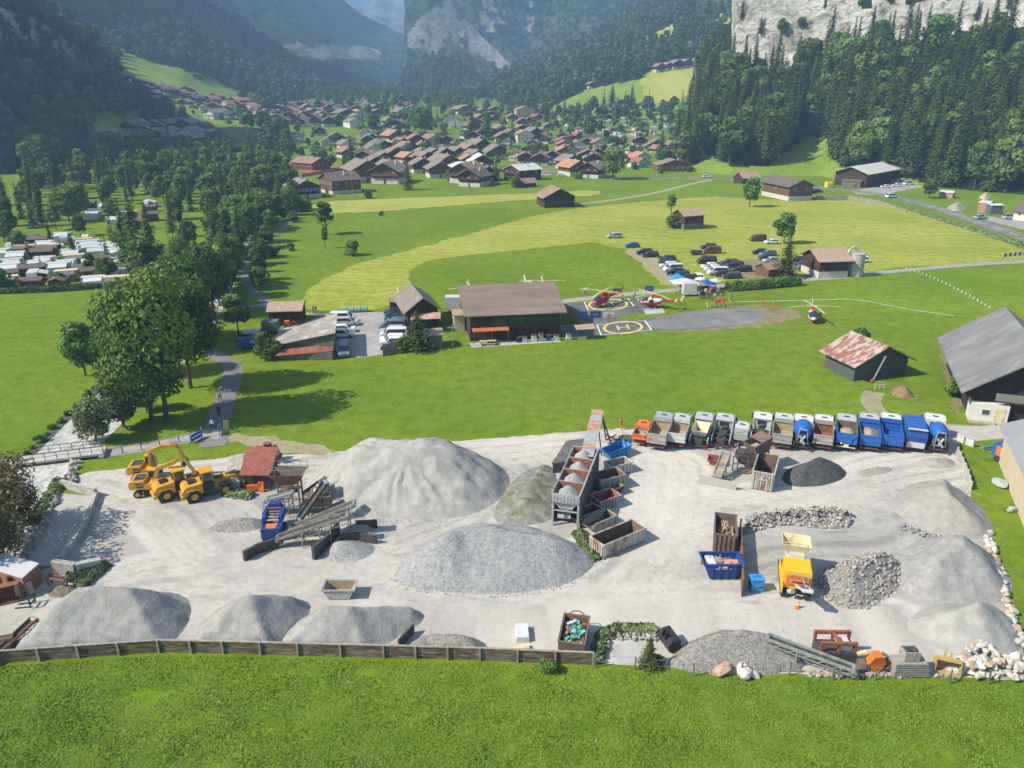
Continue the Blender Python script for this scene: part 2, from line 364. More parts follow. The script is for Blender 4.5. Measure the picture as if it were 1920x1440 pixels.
MEAD1 = [(1030,215),(1035,200),(1100,168),(1200,148),(1222,130),(1310,106),(1310,215),(1262,210),(1230,196),(1180,204),(1100,212)]
MOWN1 = [(1198,152),(1222,132),(1312,106),(1312,208),(1295,212),(1240,190),(1210,196),(1205,165)]
MOWN2 = [(1190,88),(1230,60),(1262,45),(1262,62),(1240,78),(1200,92)]
MOWN3 = [(1338,30),(1368,20),(1368,45),(1345,46)]
def mB(c, t, uu, nz, pu, pv):
    m = np.zeros(len(c), int); m[inpoly(pu, pv, MEAD1)] = 2; m[inpoly(pu, pv, MOWN1) | inpoly(pu, pv, MOWN2) | inpoly(pu, pv, MOWN3)] = 1; m[t < .35] = 2
    return m
hill_right = mountain('hill', colB, 150, 110, [FFLOOR, HAY2, HILLG], mB, amp=4, fscale=120, seed=5, label='hillside with mown meadows below dense woodland, right of the village')
# --- D: left hillside with the sloping meadow
colD = []  # left columns keep climbing out of view behind the crest, shaped to shade the buttress
for u, kn in [(-500, [('z',600,60),('z',800,260),('z',1000,420),('z',1400,620),('z',1900,600)]), (-200, [('z',650,40),('z',800,130),('z',1000,300),('z',1450,700),('z',1900,840)]), (0, [('z',690,5),('z',850,95),(1050,60),(1450,-260),(1950,-560)]),
              (150, [('z',690,5),(850,165),(1000,78),(1450,-170),(1950,-500)]), (240, [('z',700,5),(860,180),(1000,98),(1500,-95),(2000,-480)]), (340, [('z',740,6),(880,190),(1020,128),(1500,-30),(2000,-330)]),
              (400, [('z',780,8),(920,190),(1060,155),(1500,15),(1850,60)]), (470, [('z',820,10),(980,200),(1100,178),(1500,60),(1850,100)]), (540, [('z',900,14),(1050,203),(1180,186),(1500,108),(1850,140)]),
              (600, [('z',1000,18),(1150,200),(1250,188),(1500,145),(1850,165)]), (660, [('z',1100,23),(1200,198),(1300,192),(1500,176),(1800,185)]), (700, [('z',1150,24),(1250,200),(1350,198),(1500,192),(1700,192)])]:
    colD.append([Kz(u, k[1], k[2]) if k[0] == 'z' else K(u, k[0], k[1]) for k in kn])
MEAD2 = [(225,92),(262,110),(330,126),(380,140),(440,166),(500,186),(480,196),(420,186),(400,196),(345,218),(330,205),(365,200),(300,178),(232,150),(225,125)]
def mD(c, t, uu, nz, pu, pv):
    m = np.zeros(len(c), int); m[inpoly(pu, pv, MEAD2)] = 1; m[inpoly(pu, pv, [(165,48),(200,55),(232,68),(232,76),(200,68),(165,60)])] = 1; m[(t < .9) & (pu > 330)] = 1
    return m
hill_left = mountain('hill', colD, 150, 110, [FFLOOR, HILLG], mD, amp=5, fscale=120, seed=8, label='wooded hillside with a sloping green meadow, left of the village')
# --- F: near left slope, its cliff band and the plateau that shades it
colF = [[(-1000,-250,0),(-1050,-200,80),(-1100,-100,160),(-1150,0,200),(-1250,100,260),(-1500,300,300)],
        [(-640,60,0),(-700,110,40),(-760,160,110),(-800,220,230),(-900,300,300),(-1100,600,330)],
        [(-430,210,0),(-500,250,50),(-550,290,110),(-580,330,240),(-680,380,300),(-900,700,330)],
        [(-335,330,0),(-410,360,70),(-460,385,150),(-490,400,285),(-560,450,310),(-760,760,330)],
        [(-300,400,0),(-390,460,70),(-470,540,150),(-540,600,300),(-610,660,320),(-760,860,300)],
        [(-295,415,0),(-400,520,50),(-500,640,120),(-560,680,210),(-640,740,300),(-760,900,250)]]
for u, kn in [(0, [(430,330),(560,222),(690,108),(702,22),(780,-70),(940,-60)]), (60, [(435,330),(565,225),(690,105),(702,40),(780,-25),(935,-10)]), (100, [(440,330),(570,228),(690,118),(702,62),(772,22),(920,60)]),
              (150, [(455,326),(580,238),(690,138),(702,98),(768,48),(915,80)]), (200, [(475,320),(590,255),(692,168),(704,158),(762,118),(900,150)]), (255, [(500,311),(600,265),(695,218),(706,212),(752,196),(880,215)]),
              (320, [(525,299),(620,266),(695,242),(706,238),(746,226),(860,235)]), (400, [(560,283),(640,262),(695,248),(706,246),(740,240),(820,243)]), (480, [(590,272),(650,262),(695,253),(706,249),(735,240),(800,244)]), (540, [(600,276),(650,266),(690,261),(705,258),(720,257),(760,254)])]:
    colF.append([K(u, y, v) for y, v in kn])
MEAD3 = [(325,190),(375,200),(385,215),(340,222)]
def mF(c, t, uu, nz, pu, pv):
    m = np.zeros(len(c), int); n = fbm(c[:,0]/25, c[:,2]/20, 3, 4)
    m[(t > 1.95) & (t < 3.1) & (pu < 165) & (n > .3)] = 1; m[((t > 2) & (t < 3) & (uu < 4)) & (n > .4)] = 1
    m[inpoly(pu, pv, [(0,345),(48,345),(48,375),(0,378)]) | inpoly(pu, pv, [(175,205),(265,205),(262,255),(180,255)])] = 2
    m[inpoly(pu, pv, [(330,188),(378,204),(386,216),(340,222)])] = 2
    return m
slope_left = mountain('forest_slope', colF, 170, 90, [FFLOOR, ROCK, HILLG], mF, amp=5, fscale=60, seed=12, label='dark shaded forest slope with a grey cliff band, left of the valley')
# --- C: big rock buttress in the middle distance; K: wooded knoll before it
colC = []
for u, kn in [(752, [(1980,198),(2060,196),(2160,192),(2300,188),(2600,185)]), (760, [(1900,188),(1980,150),(2040,100),(2150,30),(2600,30)]), (763, [(1900,188),(1960,132),(1985,15),(2050,-60),(2600,-160)]),
              (830, [(1860,188),(1950,118),(1975,5),(2060,-120),(2600,-200)]), (900, [(1830,186),(1930,128),(1965,20),(2060,-130),(2600,-260)]), (960, [(1800,185),(1900,130),(1960,60),(2060,-110),(2600,-300)]), (1060, [(1750,185),(1850,120),(2000,20),(2200,-160),(2600,-330)]),
              (1250, [(1700,150),(1850,60),(2050,-60),(2300,-240),(2600,-400)]), (1700, [(1700,150),(1850,20),(2050,-160),(2300,-400),(2600,-600)]), (2400, [(1700,150),(1850,20),(2050,-160),(2300,-400),(2600,-600)])]:
    colC.append([K(u, y, v) for y, v in kn])
def mC(c, t, uu, nz, pu, pv):
    n = fbm(c[:,0]/110, c[:,2]/90, 4, 31); m = np.zeros(len(c), int)
    r = inpoly(pu, pv, [(764,62),(790,30),(835,0),(862,-5),(872,35),(905,70),(955,118),(975,132),(935,138),(895,130),(868,112),(830,104),(795,112),(768,134)])
    m[r & (n < .66)] = 1; m[(n > .56) & (pv < 60) & (pu < 1000) & (n < .63) & (pu > 900)] = 1
    return m
buttress = mountain('mountain', colC, 170, 100, [FFAR, ROCKF], mC, amp=16, fscale=130, seed=21, label='blue shaded rock buttress rising behind the village', sm=0, xa=1.6)
colK = []
for u, kn in [(690, [(1450,195),(1550,194),(1650,193),(1800,192)]), (720, [(1430,194),(1520,188),(1620,184),(1800,188)]), (745, [(1420,192),(1520,175),(1640,160),(1800,175)]), (775, [(1400,190),(1520,160),(1640,128),(1800,150)]), (805, [(1400,190),(1520,150),(1640,112),(1800,140)]),
              (845, [(1400,190),(1520,150),(1640,108),(1800,140)]), (875, [(1400,188),(1520,155),(1640,122),(1800,150)]), (900, [(1400,186),(1520,165),(1640,142),(1800,160)]), (940, [(1400,184),(1520,165),(1640,150),(1800,165)]), (1000, [(1450,180),(1520,165),(1640,150),(1800,165)])]:
    colK.append([K(u, y, v) for y, v in kn])
knoll = mountain('hill', colK, 60, 40, [FFLOOR], None, amp=6, fscale=60, seed=25, label='dark wooded knoll at the foot of the rock buttress')
# --- E: big mountain on the left in the far distance; G: the farthest peaks
colE = []  # left columns rise unseen above the frame, made tall to shade the buttress
for u, kn in [(-900, [(1800,180),(2200,-400),(2700,-1100),(3200,-1600),(4200,-1500)]), (-300, [(1800,180),(2200,-300),(2700,-900),(3200,-1400),(4200,-1300)]), (100, [(1800,180),(2200,-150),(2700,-560),(3200,-900),(4200,-900)]), (300, [(1800,180),(2200,-60),(2700,-330),(3200,-620),(4200,-620)]),
              (450, [(1800,180),(2200,30),(2700,-160),(3200,-330),(4200,-300)]), (560, [(1800,182),(2200,80),(2700,-40),(3200,-130),(4200,-100)]), (620, [(1800,184),(2200,105),(2700,30),(3100,-35),(4200,0)]), (655, [(1800,186),(2200,125),(2700,60),(3100,8),(4200,20)]),
              (700, [(1800,188),(2200,145),(2700,90),(3000,32),(4200,50)]), (740, [(1800,190),(2200,160),(2700,110),(2950,48),(4200,70)]), (775, [(1800,190),(2200,168),(2700,125),(2900,66),(4200,85)]), (840, [(1800,190),(2200,175),(2700,140),(2900,95),(4200,110)])]:
    colE.append([K(u, y, v) for y, v in kn])
def mE(c, t, uu, nz, pu, pv):
    n = fbm(c[:,0]/200, c[:,2]/90, 4, 41); m = np.zeros(len(c), int)
    band = (np.abs(pv-(92+.02*(pu-560))) < 16) & (pu > 545) & (pu < 725)
    band2 = inpoly(pu, pv, [(495,52),(540,66),(600,95),(640,110),(600,112),(550,96),(500,72)])
    m[(band & (n > .40+((pu-635)/110)**2*.35+np.abs(pv-94)*.006)) | (band2 & (n > .42)) | ((n > .6) & (nz < .75))] = 1
    return m
far_left = mountain('mountain', colE, 150, 90, [FFAR, ROCKF], mE, amp=30, fscale=300, seed=33, label='huge blue mountain flank closing the valley behind the left hillside')
colG = []
for u, kn in [(520, [(4600,150),(5200,60),(5600,20),(6500,40)]), (620, [(4600,150),(5200,70),(5600,30),(6500,40)]), (665, [(4600,150),(5200,80),(5600,22),(6500,40)]), (688, [(4600,150),(5200,80),(5600,20),(6500,40)]), (712, [(4600,150),(5200,60),(5600,-8),(6500,20)]),
              (760, [(4600,150),(5200,50),(5600,-40),(6500,0)]), (860, [(4600,150),(5200,50),(5600,-90),(6500,0)]), (1000, [(4600,150),(5200,50),(5600,-60),(6500,0)])]:
    colG.append([K(u, y, v) for y, v in kn])
peaks = mountain('mountain', colG, 60, 30, [ROCKF], None, amp=40, fscale=600, seed=39, label='palest blue peak seen through the gap at the valley end')
bpy.context.view_layer.update()
BV = {}
for o in TERR: BV[o.name] = BVHTree.FromPolygons([v.co[:] for v in o.data.vertices], [p.vertices[:] for p in o.data.polygons])
def hit(u, v, names=None):
    d = ray(u, v).normalized(); best = None; o = Vector((0,0,CAM_H))
    for n, b in BV.items():
        if names and n not in names: continue
        r = b.ray_cast(o, d)
        if r[0] is not None and (best is None or r[3] < best[3]): best = (*r, n)
    if best is None: return None, None
    return best[0], best[4]
def gz(x, y):
    z = -1e9
    for n, b in BV.items():
        r = b.ray_cast(Vector((x,y,3000)), Vector((0,0,-1)))
        if r[0] is not None and r[0].z > z: z = r[0].z
    return z if z > -1e8 else 0.0
# ================================================================ sheets on the valley floor
from mathutils.geometry import delaunay_2d_cdt
def sheet(name, px, mat, z, label=None, it=2, kind='structure', closed=True, edge=0.0, seed=0):
    pts = smooth(px, it, True) if it else px
    w_ = []
    for i, (u, v) in enumerate(pts):
        p = P(u, v, 0)
        if p.y > 540:
            for _ in range(4): p = P(u, v, float(valley_z(p.x, p.y)))
        w_.append([p.x, p.y])
    if edge:
        q = []
        for i in range(len(w_)):
            a = Vector(w_[i]); b = Vector(w_[(i+1) % len(w_)]); n = max(1, int((b-a).length/(edge*3)))
            for k in range(n):
                c = a.lerp(b, k/n); q.append([c.x+random.uniform(-edge, edge), c.y+random.uniform(-edge, edge)])
        w_ = q
    mb = MB(); mb.add([(x, y, float(valley_z(x, y))+z) for x, y in w_], [tuple(range(len(w_)))])
    o = mb.build(name, mat)
    if o.data.polygons[0].normal.z < 0: o.data.flip_normals()
    tag(o, label, kind=kind); return o
def ribbon(name, px, width, mat, z, label=None, it=2, world=None, kind='structure', wfn=None):
    pts = [P(u, v, 0) for u, v in px] if world is None else [Vector((*p, 0)) for p in world]
    pts = [Vector(p) for p in smooth([tuple(p) for p in pts], it)]
    L, R = [], []
    for i, p in enumerate(pts):
        d = (pts[min(i+1, len(pts)-1)]-pts[max(i-1, 0)]).normalized(); n = Vector((-d.y, d.x, 0))*((wfn(i/(len(pts)-1)) if wfn else width)/2)
        L.append(p+n); R.append(p-n)
    mb = MB(); n = len(pts)
    mb.add([(q.x, q.y, float(valley_z(q.x, q.y))+z) for q in L+R], [(i, n+i, n+i+1, i+1) for i in range(n-1)])
    o = mb.build(name, mat); tag(o, label, kind=kind); return o
ASPH = mt('asphalt', (.10,.10,.10), (.15,.15,.15), scale=.3, world=True, rough=.9, c3=(.18,.175,.165), scale3=.08)
ASPH2 = mt('old_asphalt', (.16,.16,.155), (.22,.215,.205), scale=.25, world=True, rough=.9, c3=(.26,.255,.24), scale3=.1)
TRACK = mt('gravel_track', (.28,.265,.235), (.38,.36,.33), scale=.5, world=True, rough=1)
DIRT = mt('dry_dirt', (.30,.25,.15), (.38,.33,.22), scale=.4, world=True, rough=1, c3=(.18,.2,.07), scale3=1.5)
LOT = mt('gravel_lot', (.27,.265,.25), (.37,.355,.33), scale=.15, world=True, rough=1, c3=(.42,.41,.39), scale3=.6)
WHITE = mt('white_paint', (.75,.75,.72)); YEL = mt('yellow_paint', (.70,.55,.12))
CONC = mt('concrete', (.36,.35,.32), (.50,.49,.46), scale=1.2, rough=.95, c3=(.24,.23,.2), scale3=3)
CONCL = mt('pale_concrete', (.38,.365,.33), (.48,.465,.43), scale=.5, world=True, rough=.95)
# mown and unmown fields
sheet('hay_field', [(545,580),(600,528),(655,498),(820,455),(930,425),(1010,402),(1100,388),(1230,376),(1335,368),(1400,373),(1540,376),(1610,376),(1700,390),(1810,425),(1925,470),(1990,492),(1700,500),(1635,508),(1600,516),(1440,520),(1255,538),(1240,532),(1160,449),(960,470),(765,492),(766,560),(690,586)], HAY, .012, 'big yellow green mown hay field behind the helicopter base', it=1, edge=.9)
sheet('hay_field', [(575,400),(590,378),(720,373),(900,366),(1010,362),(1120,356),(1125,366),(1015,372),(760,392),(700,398)], HAY2, .012, 'narrow pale mown strip below the village', it=1, edge=.9)
sheet('meadow', [(1150,362),(1230,352),(1330,337),(1400,345),(1400,365),(1330,364),(1200,378),(1110,383)], GR2, .02, 'small green meadow between the lane and the road')
sheet('meadow', [(1265,262),(1330,262),(1380,318),(1310,330),(1200,330),(1150,322),(1200,300)], GR2, .012, 'small green meadow behind the road', it=1)
sheet('meadow', [(1640,512),(1925,494),(2050,505),(2050,560),(1700,600),(1560,560),(1530,528)], GR2, .012, 'thin mown meadow strip along the flagged lane', it=2, edge=.9)
sheet('dirt_patch', [(430,812),(520,822),(600,836),(640,850),(560,856),(470,836),(420,826)], DIRT, .015, 'worn tan dirt strip beside the gravel yard', edge=.5)
sheet('dry_patch', [(1165,470),(1195,466),(1300,520),(1340,540),(1290,545),(1240,530),(1200,490)], DIRT, .03, 'worn brown wheel track across the car park field', edge=.4)
sheet('dry_patch', [(1330,500),(1420,480),(1500,500),(1480,515),(1400,530)], DRYG, .025, 'dry trampled grass between the parked cars')
sheet('dry_patch', [(1760,640),(1800,650),(1810,760),(1790,790),(1770,700)], DRYG, .012, 'dry grass strip beside the dark barn', edge=.4)
# roads and lanes
ROADP = [(2300,560),(2060,494),(1920,446),(1800,404),(1715,378),(1640,362),(1560,354),(1450,344),(1330,334),(1180,336),(1080,328),(1010,318),(975,312)]
ribbon('road', ROADP, 6.8, ASPH2, .045, 'grey two lane road curving in from the right towards the village')
pts = [P(u, v) for u, v in ROADP]; pts = [Vector(p) for p in smooth([tuple(p) for p in pts], 2)]
mb = MB(); run = 0
for a, b in zip(pts[:-1], pts[1:]):
    d = (b-a); Ln = d.length; d.normalize(); n = Vector((-d.y, d.x, 0)); t = -run
    while t < Ln:
        if t >= 0 and t+3 < Ln+2:
            p = a+d*t; q = p+d*3.0
            if p.x > 105: mb.add([p-n*.1+Vector((0,0,.055)), q-n*.1+Vector((0,0,.055)), q+n*.1+Vector((0,0,.055)), p+n*.1+Vector((0,0,.055))], [(0,1,2,3)])
        t += 8.0
    run = 0
tag(mb.build('road_marking', WHITE), 'dashed white centre line on the grey road', kind='structure')
ribbon('lane', [(1340,336),(1290,346),(1230,362),(1165,373),(1105,381),(1075,384)], 2.6, TRACK, .03, 'narrow pale farm lane crossing the field to the lone barn')
ribbon('lane', [(2200,470),(1920,490),(1780,499),(1650,511),(1560,522),(1440,527),(1400,530),(1310,541),(1230,546),(1130,556),(1050,566)], 3.0, TRACK, .03, 'pale gravel lane running behind the helipads')
ribbon('track', [(1640,735),(1628,755),(1660,785),(1740,800),(1840,806)], 2.8, DIRT, .02, 'curving wheel track from the small barn to the yard')
ribbon('path', [(398,838),(405,815),(410,780),(425,738),(438,700),(436,682),(405,668),(380,640),(400,600),(450,580),(495,570),(500,562),(470,548),(462,520),(455,488),(490,455),(530,430),(560,398),(575,360),(560,330)], 3.2, ASPH2, .03, 'grey footpath following the trees beside the river', wfn=lambda t: 3.4-1.4*min(1,t*1.3))
ribbon('path', [(-60,880),(22,868),(180,852),(300,834),(360,820),(395,812),(420,815)], 3.0, TRACK, .032, 'pale path leading from the river bridge to the blue gate')
ribbon('path', [(495,573),(560,588),(640,594),(690,588)], 2.0, TRACK, .025, 'thin pale path between the small barn and the parking lot')
sheet('gravel_lot', [(525,632),(560,604),(640,587),(735,584),(770,600),(765,655),(730,664),(625,676),(560,650)], LOT, .02, 'pale gravel parking lot of the helicopter base', it=1, edge=.3)
sheet('tarmac', [(1040,572),(1110,567),(1190,557),(1254,580),(1160,592),(1152,601),(1205,600),(1310,581),(1400,574),(1440,590),(1400,612),(1210,622),(1130,631),(1040,637)], ASPH, .02, 'dark grey tarmac apron of the helipads', it=1, edge=.15)
sheet('dry_patch', [(1370,574),(1440,572),(1500,582),(1490,600),(1440,612),(1380,616),(1240,624),(1220,620)], DRYG, .016, 'dry worn grass around the end of the apron', edge=1.0)
sheet('tarmac', [(1205,600),(1310,581),(1405,576),(1445,592),(1400,611),(1222,620)], ASPH2, .026, 'paler worn end of the helipad apron', it=1, edge=.45)
sheet('concrete_slab', [(1207,580),(1242,577),(1248,587),(1210,590)], CONCL, .03, 'pale concrete slab beside the upper helipad', it=0)
sheet('farm_road', [(1835,800),(1870,796),(1990,790),(1990,822),(1875,822),(1790,832),(1700,830),(1700,800),(1790,798)], CONCL, .022, 'pale concrete yard road in front of the dark barn', it=1)
def pad(name, label, cs, cc, hs):
    # cs: four corners in the picture; white frame line, yellow ring and H painted on the tarmac
    c = [P(u, v) for u, v in cs]; root = thing(name, label, 'helipad marking', tuple((c[0]+c[1]+c[2]+c[3])/4))
    o = root.location; z = .034; mb = MB()
    ctr = (c[0]+c[1]+c[2]+c[3])/4
    for i in range(4):
        a, b = c[i], c[(i+1) % 4]; ai = a+(ctr-a)*.05; bi = b+(ctr-b)*.05
        mb.add([(p.x-o.x, p.y-o.y, z) for p in (a, b, bi, ai)], [(0,1,2,3)])
    mb.build('frame_line', WHITE, root)
    q = P(*cc); e1 = ((c[1]-c[0])+(c[2]-c[3])).normalized(); e2 = ((c[3]-c[0])+(c[2]-c[1])).normalized(); R = hs
    mb = MB(); n = 40
    def W(a, b): p = q+e1*a+e2*b; return (p.x-o.x, p.y-o.y, z+.004)
    mb.add([W(R*math.cos(2*PI*i/n), R*math.sin(2*PI*i/n)) for i in range(n)]+[W((R-.55)*math.cos(2*PI*i/n), (R-.55)*math.sin(2*PI*i/n)) for i in range(n)], [(i,(i+1)%n,n+(i+1)%n,n+i) for i in range(n)])
    mb.build('ring', YEL, root); mb = MB()
    for a0, a1, b0, b1 in ((-1.25,-.85,-1.5,1.5), (.85,1.25,-1.5,1.5), (-.85,.85,-.2,.2)): mb.add([W(a0,b0),W(a1,b0),W(a1,b1),W(a0,b1)], [(0,1,2,3)])
    mb.build('letter_h', YEL, root)
    return root
pad('helipad_marking', 'upper painted helipad square under the red helicopter', [(1094,566),(1178,560),(1190,574),(1102,582)], (1140,571), 4.6)
pad('helipad_marking', 'lower painted helipad square with a clear yellow H', [(1118,609),(1210,601),(1223,619),(1126,629)], (1168,614), 4.2)
# ---------------------------------------------------------------- gravel yard
YARD = [(142,888),(240,878),(430,856),(520,853),(600,850),(850,828),(1000,816),(1100,808),(1180,802),(1800,800),(1795,850),(1812,905),(1846,990),(1884,1080),(1912,1180),(1925,1250),(1925,1276),(1800,1272),(1500,1266),(1400,1262),(1240,1250),(1110,1240),(900,1228),(600,1222),(300,1216),(0,1241),(-60,1246),(-60,1100),(60,1075),(110,1058),(128,1035),(165,985),(182,932),(150,915)]
def mkyard():
    poly = [P(u, v) for u, v in smooth(YARD, 1, True)]; poly2 = [(p.x, p.y) for p in poly]
    bd = []
    for i in range(len(poly2)):
        a = Vector(poly2[i]); b = Vector(poly2[(i+1) % len(poly2)]); n = max(1, int((b-a).length/1.0))
        for k in range(n):
            c = a.lerp(b, k/n); bd.append(Vector((c.x+random.uniform(-.22,.22), c.y+random.uniform(-.22,.22))))
    xs = np.arange(-62, 62, .45); ys = np.arange(57, 104, .45); X, Y = np.meshgrid(xs, ys); X = X.ravel()+RNG.uniform(-.1,.1,X.size); Y = Y.ravel()+RNG.uniform(-.1,.1,Y.size)
    ins = inpoly(X, Y, poly2) & (segdist(X, Y, poly2) > .4); X, Y = X[ins], Y[ins]
    vs = bd+[Vector((a, b)) for a, b in zip(X, Y)]; nb = len(bd)
    r = delaunay_2d_cdt(vs, [(i, (i+1) % nb) for i in range(nb)], [], 1, 1e-4)
    V = np.array([(p.x, p.y, 0.01) for p in r[0]]); Fc = np.array([f for f in r[2] if len(f) == 3])
    cn = V[Fc].mean(1); keep = inpoly(cn[:,0], cn[:,1], poly2); Fc = Fc[keep]
    a = V[Fc]; cr = np.cross(a[:,1]-a[:,0], a[:,2]-a[:,0])[:,2]; Fc[cr < 0] = Fc[cr < 0][:, ::-1]
    pu, pv = proj(V[:,0], V[:,1], V[:,2])
    tone = .54+.0*pu; wx = (fbm(V[:,0]/9, V[:,1]/9, 3, 3)-.5)*5; wy = (fbm(V[:,0]/9, V[:,1]/9, 3, 7)-.5)*5
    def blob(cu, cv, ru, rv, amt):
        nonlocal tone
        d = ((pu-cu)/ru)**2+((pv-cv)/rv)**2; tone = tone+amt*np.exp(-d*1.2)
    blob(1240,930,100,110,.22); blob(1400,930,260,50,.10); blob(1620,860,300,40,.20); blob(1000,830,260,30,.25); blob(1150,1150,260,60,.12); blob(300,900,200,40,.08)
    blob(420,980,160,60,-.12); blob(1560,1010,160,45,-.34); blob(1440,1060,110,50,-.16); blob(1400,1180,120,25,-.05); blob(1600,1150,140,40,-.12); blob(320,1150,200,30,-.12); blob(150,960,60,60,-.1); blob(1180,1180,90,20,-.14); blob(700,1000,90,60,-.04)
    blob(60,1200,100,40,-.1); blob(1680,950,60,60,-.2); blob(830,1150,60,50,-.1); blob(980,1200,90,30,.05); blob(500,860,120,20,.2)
    tr = [([(190,900),(330,950),(410,1030),(560,1062),(740,1112),(1000,1135),(1130,1080),(1235,980),(1250,870)],1.0), ([(120,1140),(330,1075),(600,1085),(900,1150),(1150,1165),(1400,1150),(1640,1175),(1720,1215)],1.0), ([(1215,850),(1262,1000),(1275,1100),(1215,1210)],.8),
          ([(1240,985),(1400,948),(1550,930),(1640,890),(1760,868)],.9), ([(1655,918),(1685,955),(1700,1010),(1600,1020),(1430,1015),(1330,1090),(1240,1180)],.8), ([(240,890),(500,862),(850,842),(1100,822),(1180,840),(1220,960)],.8),
          ([(720,930),(640,1010),(600,1070),(350,1090),(200,1120)],.7), ([(300,930),(380,980),(460,1040),(700,1075),(1050,1150),(1500,1190),(1700,1250)],.9), ([(1640,930),(1560,960),(1420,975),(1320,940),(1220,930)],.8), ([(960,860),(1010,890),(950,940),(900,990),(740,1040),(650,1100)],.7),
          ([(1280,900),(1300,1050),(1250,1200)],.6), ([(1180,1000),(1120,1100),(1000,1150),(700,1130),(450,1060)],.8)]
    px, py = V[:,0]+wx*.35, V[:,1]+wy*.35
    tm = np.zeros(len(V)); td = np.zeros(len(V))
    for tp, amt in tr:
        wp = smooth([tuple(P(u, v))[:2] for u, v in tp], 3); d = segdist(px, py, wp, False)
        for off in (0, 1.9, 3.6):
            for k in (0, 1):
                g = np.exp(-((np.abs(d-off-.5*k)-1.0)/.36)**2)-.25*np.exp(-((np.abs(d-off)-.1)/.45)**2); tm = np.maximum(tm, g*amt*(.75+.5*fbm(V[:,0]/4, V[:,1]/4, 2, 11+int(off)+k))); td = np.maximum(td, amt*np.exp(-((np.abs(d-off+.25)-.45)/.22)**2))
        td = np.maximum(td, 0); tm = np.maximum(tm, .35*amt*np.exp(-(d/4.5)**2))
    st = fbm(V[:,0]/11+wx*.3, V[:,1]/3.5+wy*.3, 4, 61); tone = tone+(st-.5)*.30+(fbm(V[:,0]/1.6, V[:,1]/1.6, 4, 71)-.5)*.30
    tone = .5+(tone-.5)*.75+tm*.36-td*.17
    me = npmesh('gravel_yard', V, Fc, None or [])
    at = me.attributes.new('tone', 'FLOAT', 'POINT'); at.data.foreach_set('value', np.clip(tone, 0, 1).astype(np.float32))
    return me
ym = bpy.data.materials.new('yard_gravel'); ym.use_nodes = True; t = ym.node_tree; L = t.links; b = t.nodes['Principled BSDF']; b.inputs['Roughness'].default_value = 1; b.inputs['Specular IOR Level'].default_value = .05
at = _n(t, 'ShaderNodeAttribute', attribute_name='tone'); pos = _n(t, 'ShaderNodeNewGeometry').outputs['Position']
nz = _n(t, 'ShaderNodeTexNoise', Scale=1.6, Detail=7, Roughness=.75); L.new(pos, nz.inputs[0]); ad = _n(t, 'ShaderNodeMath', operation='MULTIPLY_ADD'); ad.inputs[1].default_value = .5; L.new(nz.outputs[0], ad.inputs[0])
sb = _n(t, 'ShaderNodeMath', operation='SUBTRACT'); sb.inputs[1].default_value = .25; L.new(at.outputs['Fac'], sb.inputs[0]); L.new(sb.outputs[0], ad.inputs[2])
cr = _n(t, 'ShaderNodeValToRGB'); e = cr.color_ramp.elements; e[0].position = .1; e[0].color = (.20,.20,.20,1); e[1].position = .98; e[1].color = (.58,.54,.475,1)
for p_, c_ in ((.38,(.29,.283,.27)), (.6,(.39,.37,.335)), (.78,(.49,.46,.41))): q = e.new(p_); q.color = c4(c_)
L.new(ad.outputs[0], cr.inputs[0]); L.new(cr.outputs[0], b.inputs['Base Color'])
bp = _n(t, 'ShaderNodeBump', Strength=.5, Distance=.12); L.new(nz.outputs[0], bp.inputs['Height']); L.new(bp.outputs[0], b.inputs['Normal'])
yme = mkyard(); yme.materials.append(ym); yard = link('gravel_yard', yme); tag(yard, 'pale dusty gravel yard crossed by wheel tracks', kind='structure')
# ---------------------------------------------------------------- river
wm = bpy.data.materials.new('milky_water'); wm.use_nodes = True; t = wm.node_tree; L = t.links; b = t.nodes['Principled BSDF']; b.inputs['Roughness'].default_value = .35
pos = _n(t, 'ShaderNodeNewGeometry').outputs['Position']; mp = _n(t, 'ShaderNodeMapping'); mp.inputs['Rotation'].default_value = (0,0,.5); mp.inputs['Scale'].default_value = (.9,.35,1); L.new(pos, mp.inputs[0])
nz = _n(t, 'ShaderNodeTexNoise', Scale=1.1, Detail=6, Roughness=.7, Distortion=1.5); L.new(mp.outputs[0], nz.inputs[0]); cr = _n(t, 'ShaderNodeValToRGB'); e = cr.color_ramp.elements
e[0].position = .36; e[0].color = (.34,.36,.34,1); e[1].position = .62; e[1].color = (.72,.70,.65,1); q = e.new(.48); q.color = (.54,.53,.49,1); L.new(nz.outputs[0], cr.inputs[0]); L.new(cr.outputs[0], b.inputs['Base Color'])
bp = _n(t, 'ShaderNodeBump', Strength=.8, Distance=.3); L.new(nz.outputs[0], bp.inputs['Height']); L.new(bp.outputs[0], b.inputs['Normal'])
sheet('river', [(210,706),(262,690),(330,632),(395,556),(440,470),(462,420),(482,370),(486,332),(500,332),(498,370),(478,425),(458,480),(440,540),(400,610),(330,700),(255,765),(205,820),(168,850),(150,868),(140,900),(116,915),(104,930),(70,1000),(45,1062),(0,1100),(-80,1110),(-80,1000),(-20,930),(20,885),(42,862),(120,790)], wm, .018, 'white milky glacier river rushing past the yard', it=1)
sheet('weir_slab', [(110,925),(181,931),(160,985),(126,1040),(105,1062),(42,1062),(74,996)], CONCL, .03, 'pale wet concrete apron beside the river', it=0)
ribbon('stone_bank', [(215,700),(122,786),(80,828),(42,864),(24,880)], 1.5, mt('bank_stones', (.05,.06,.03), (.13,.13,.10), scale=1.2, world=True, bump=1), .05, 'dark stony edge of the river beside the green field')
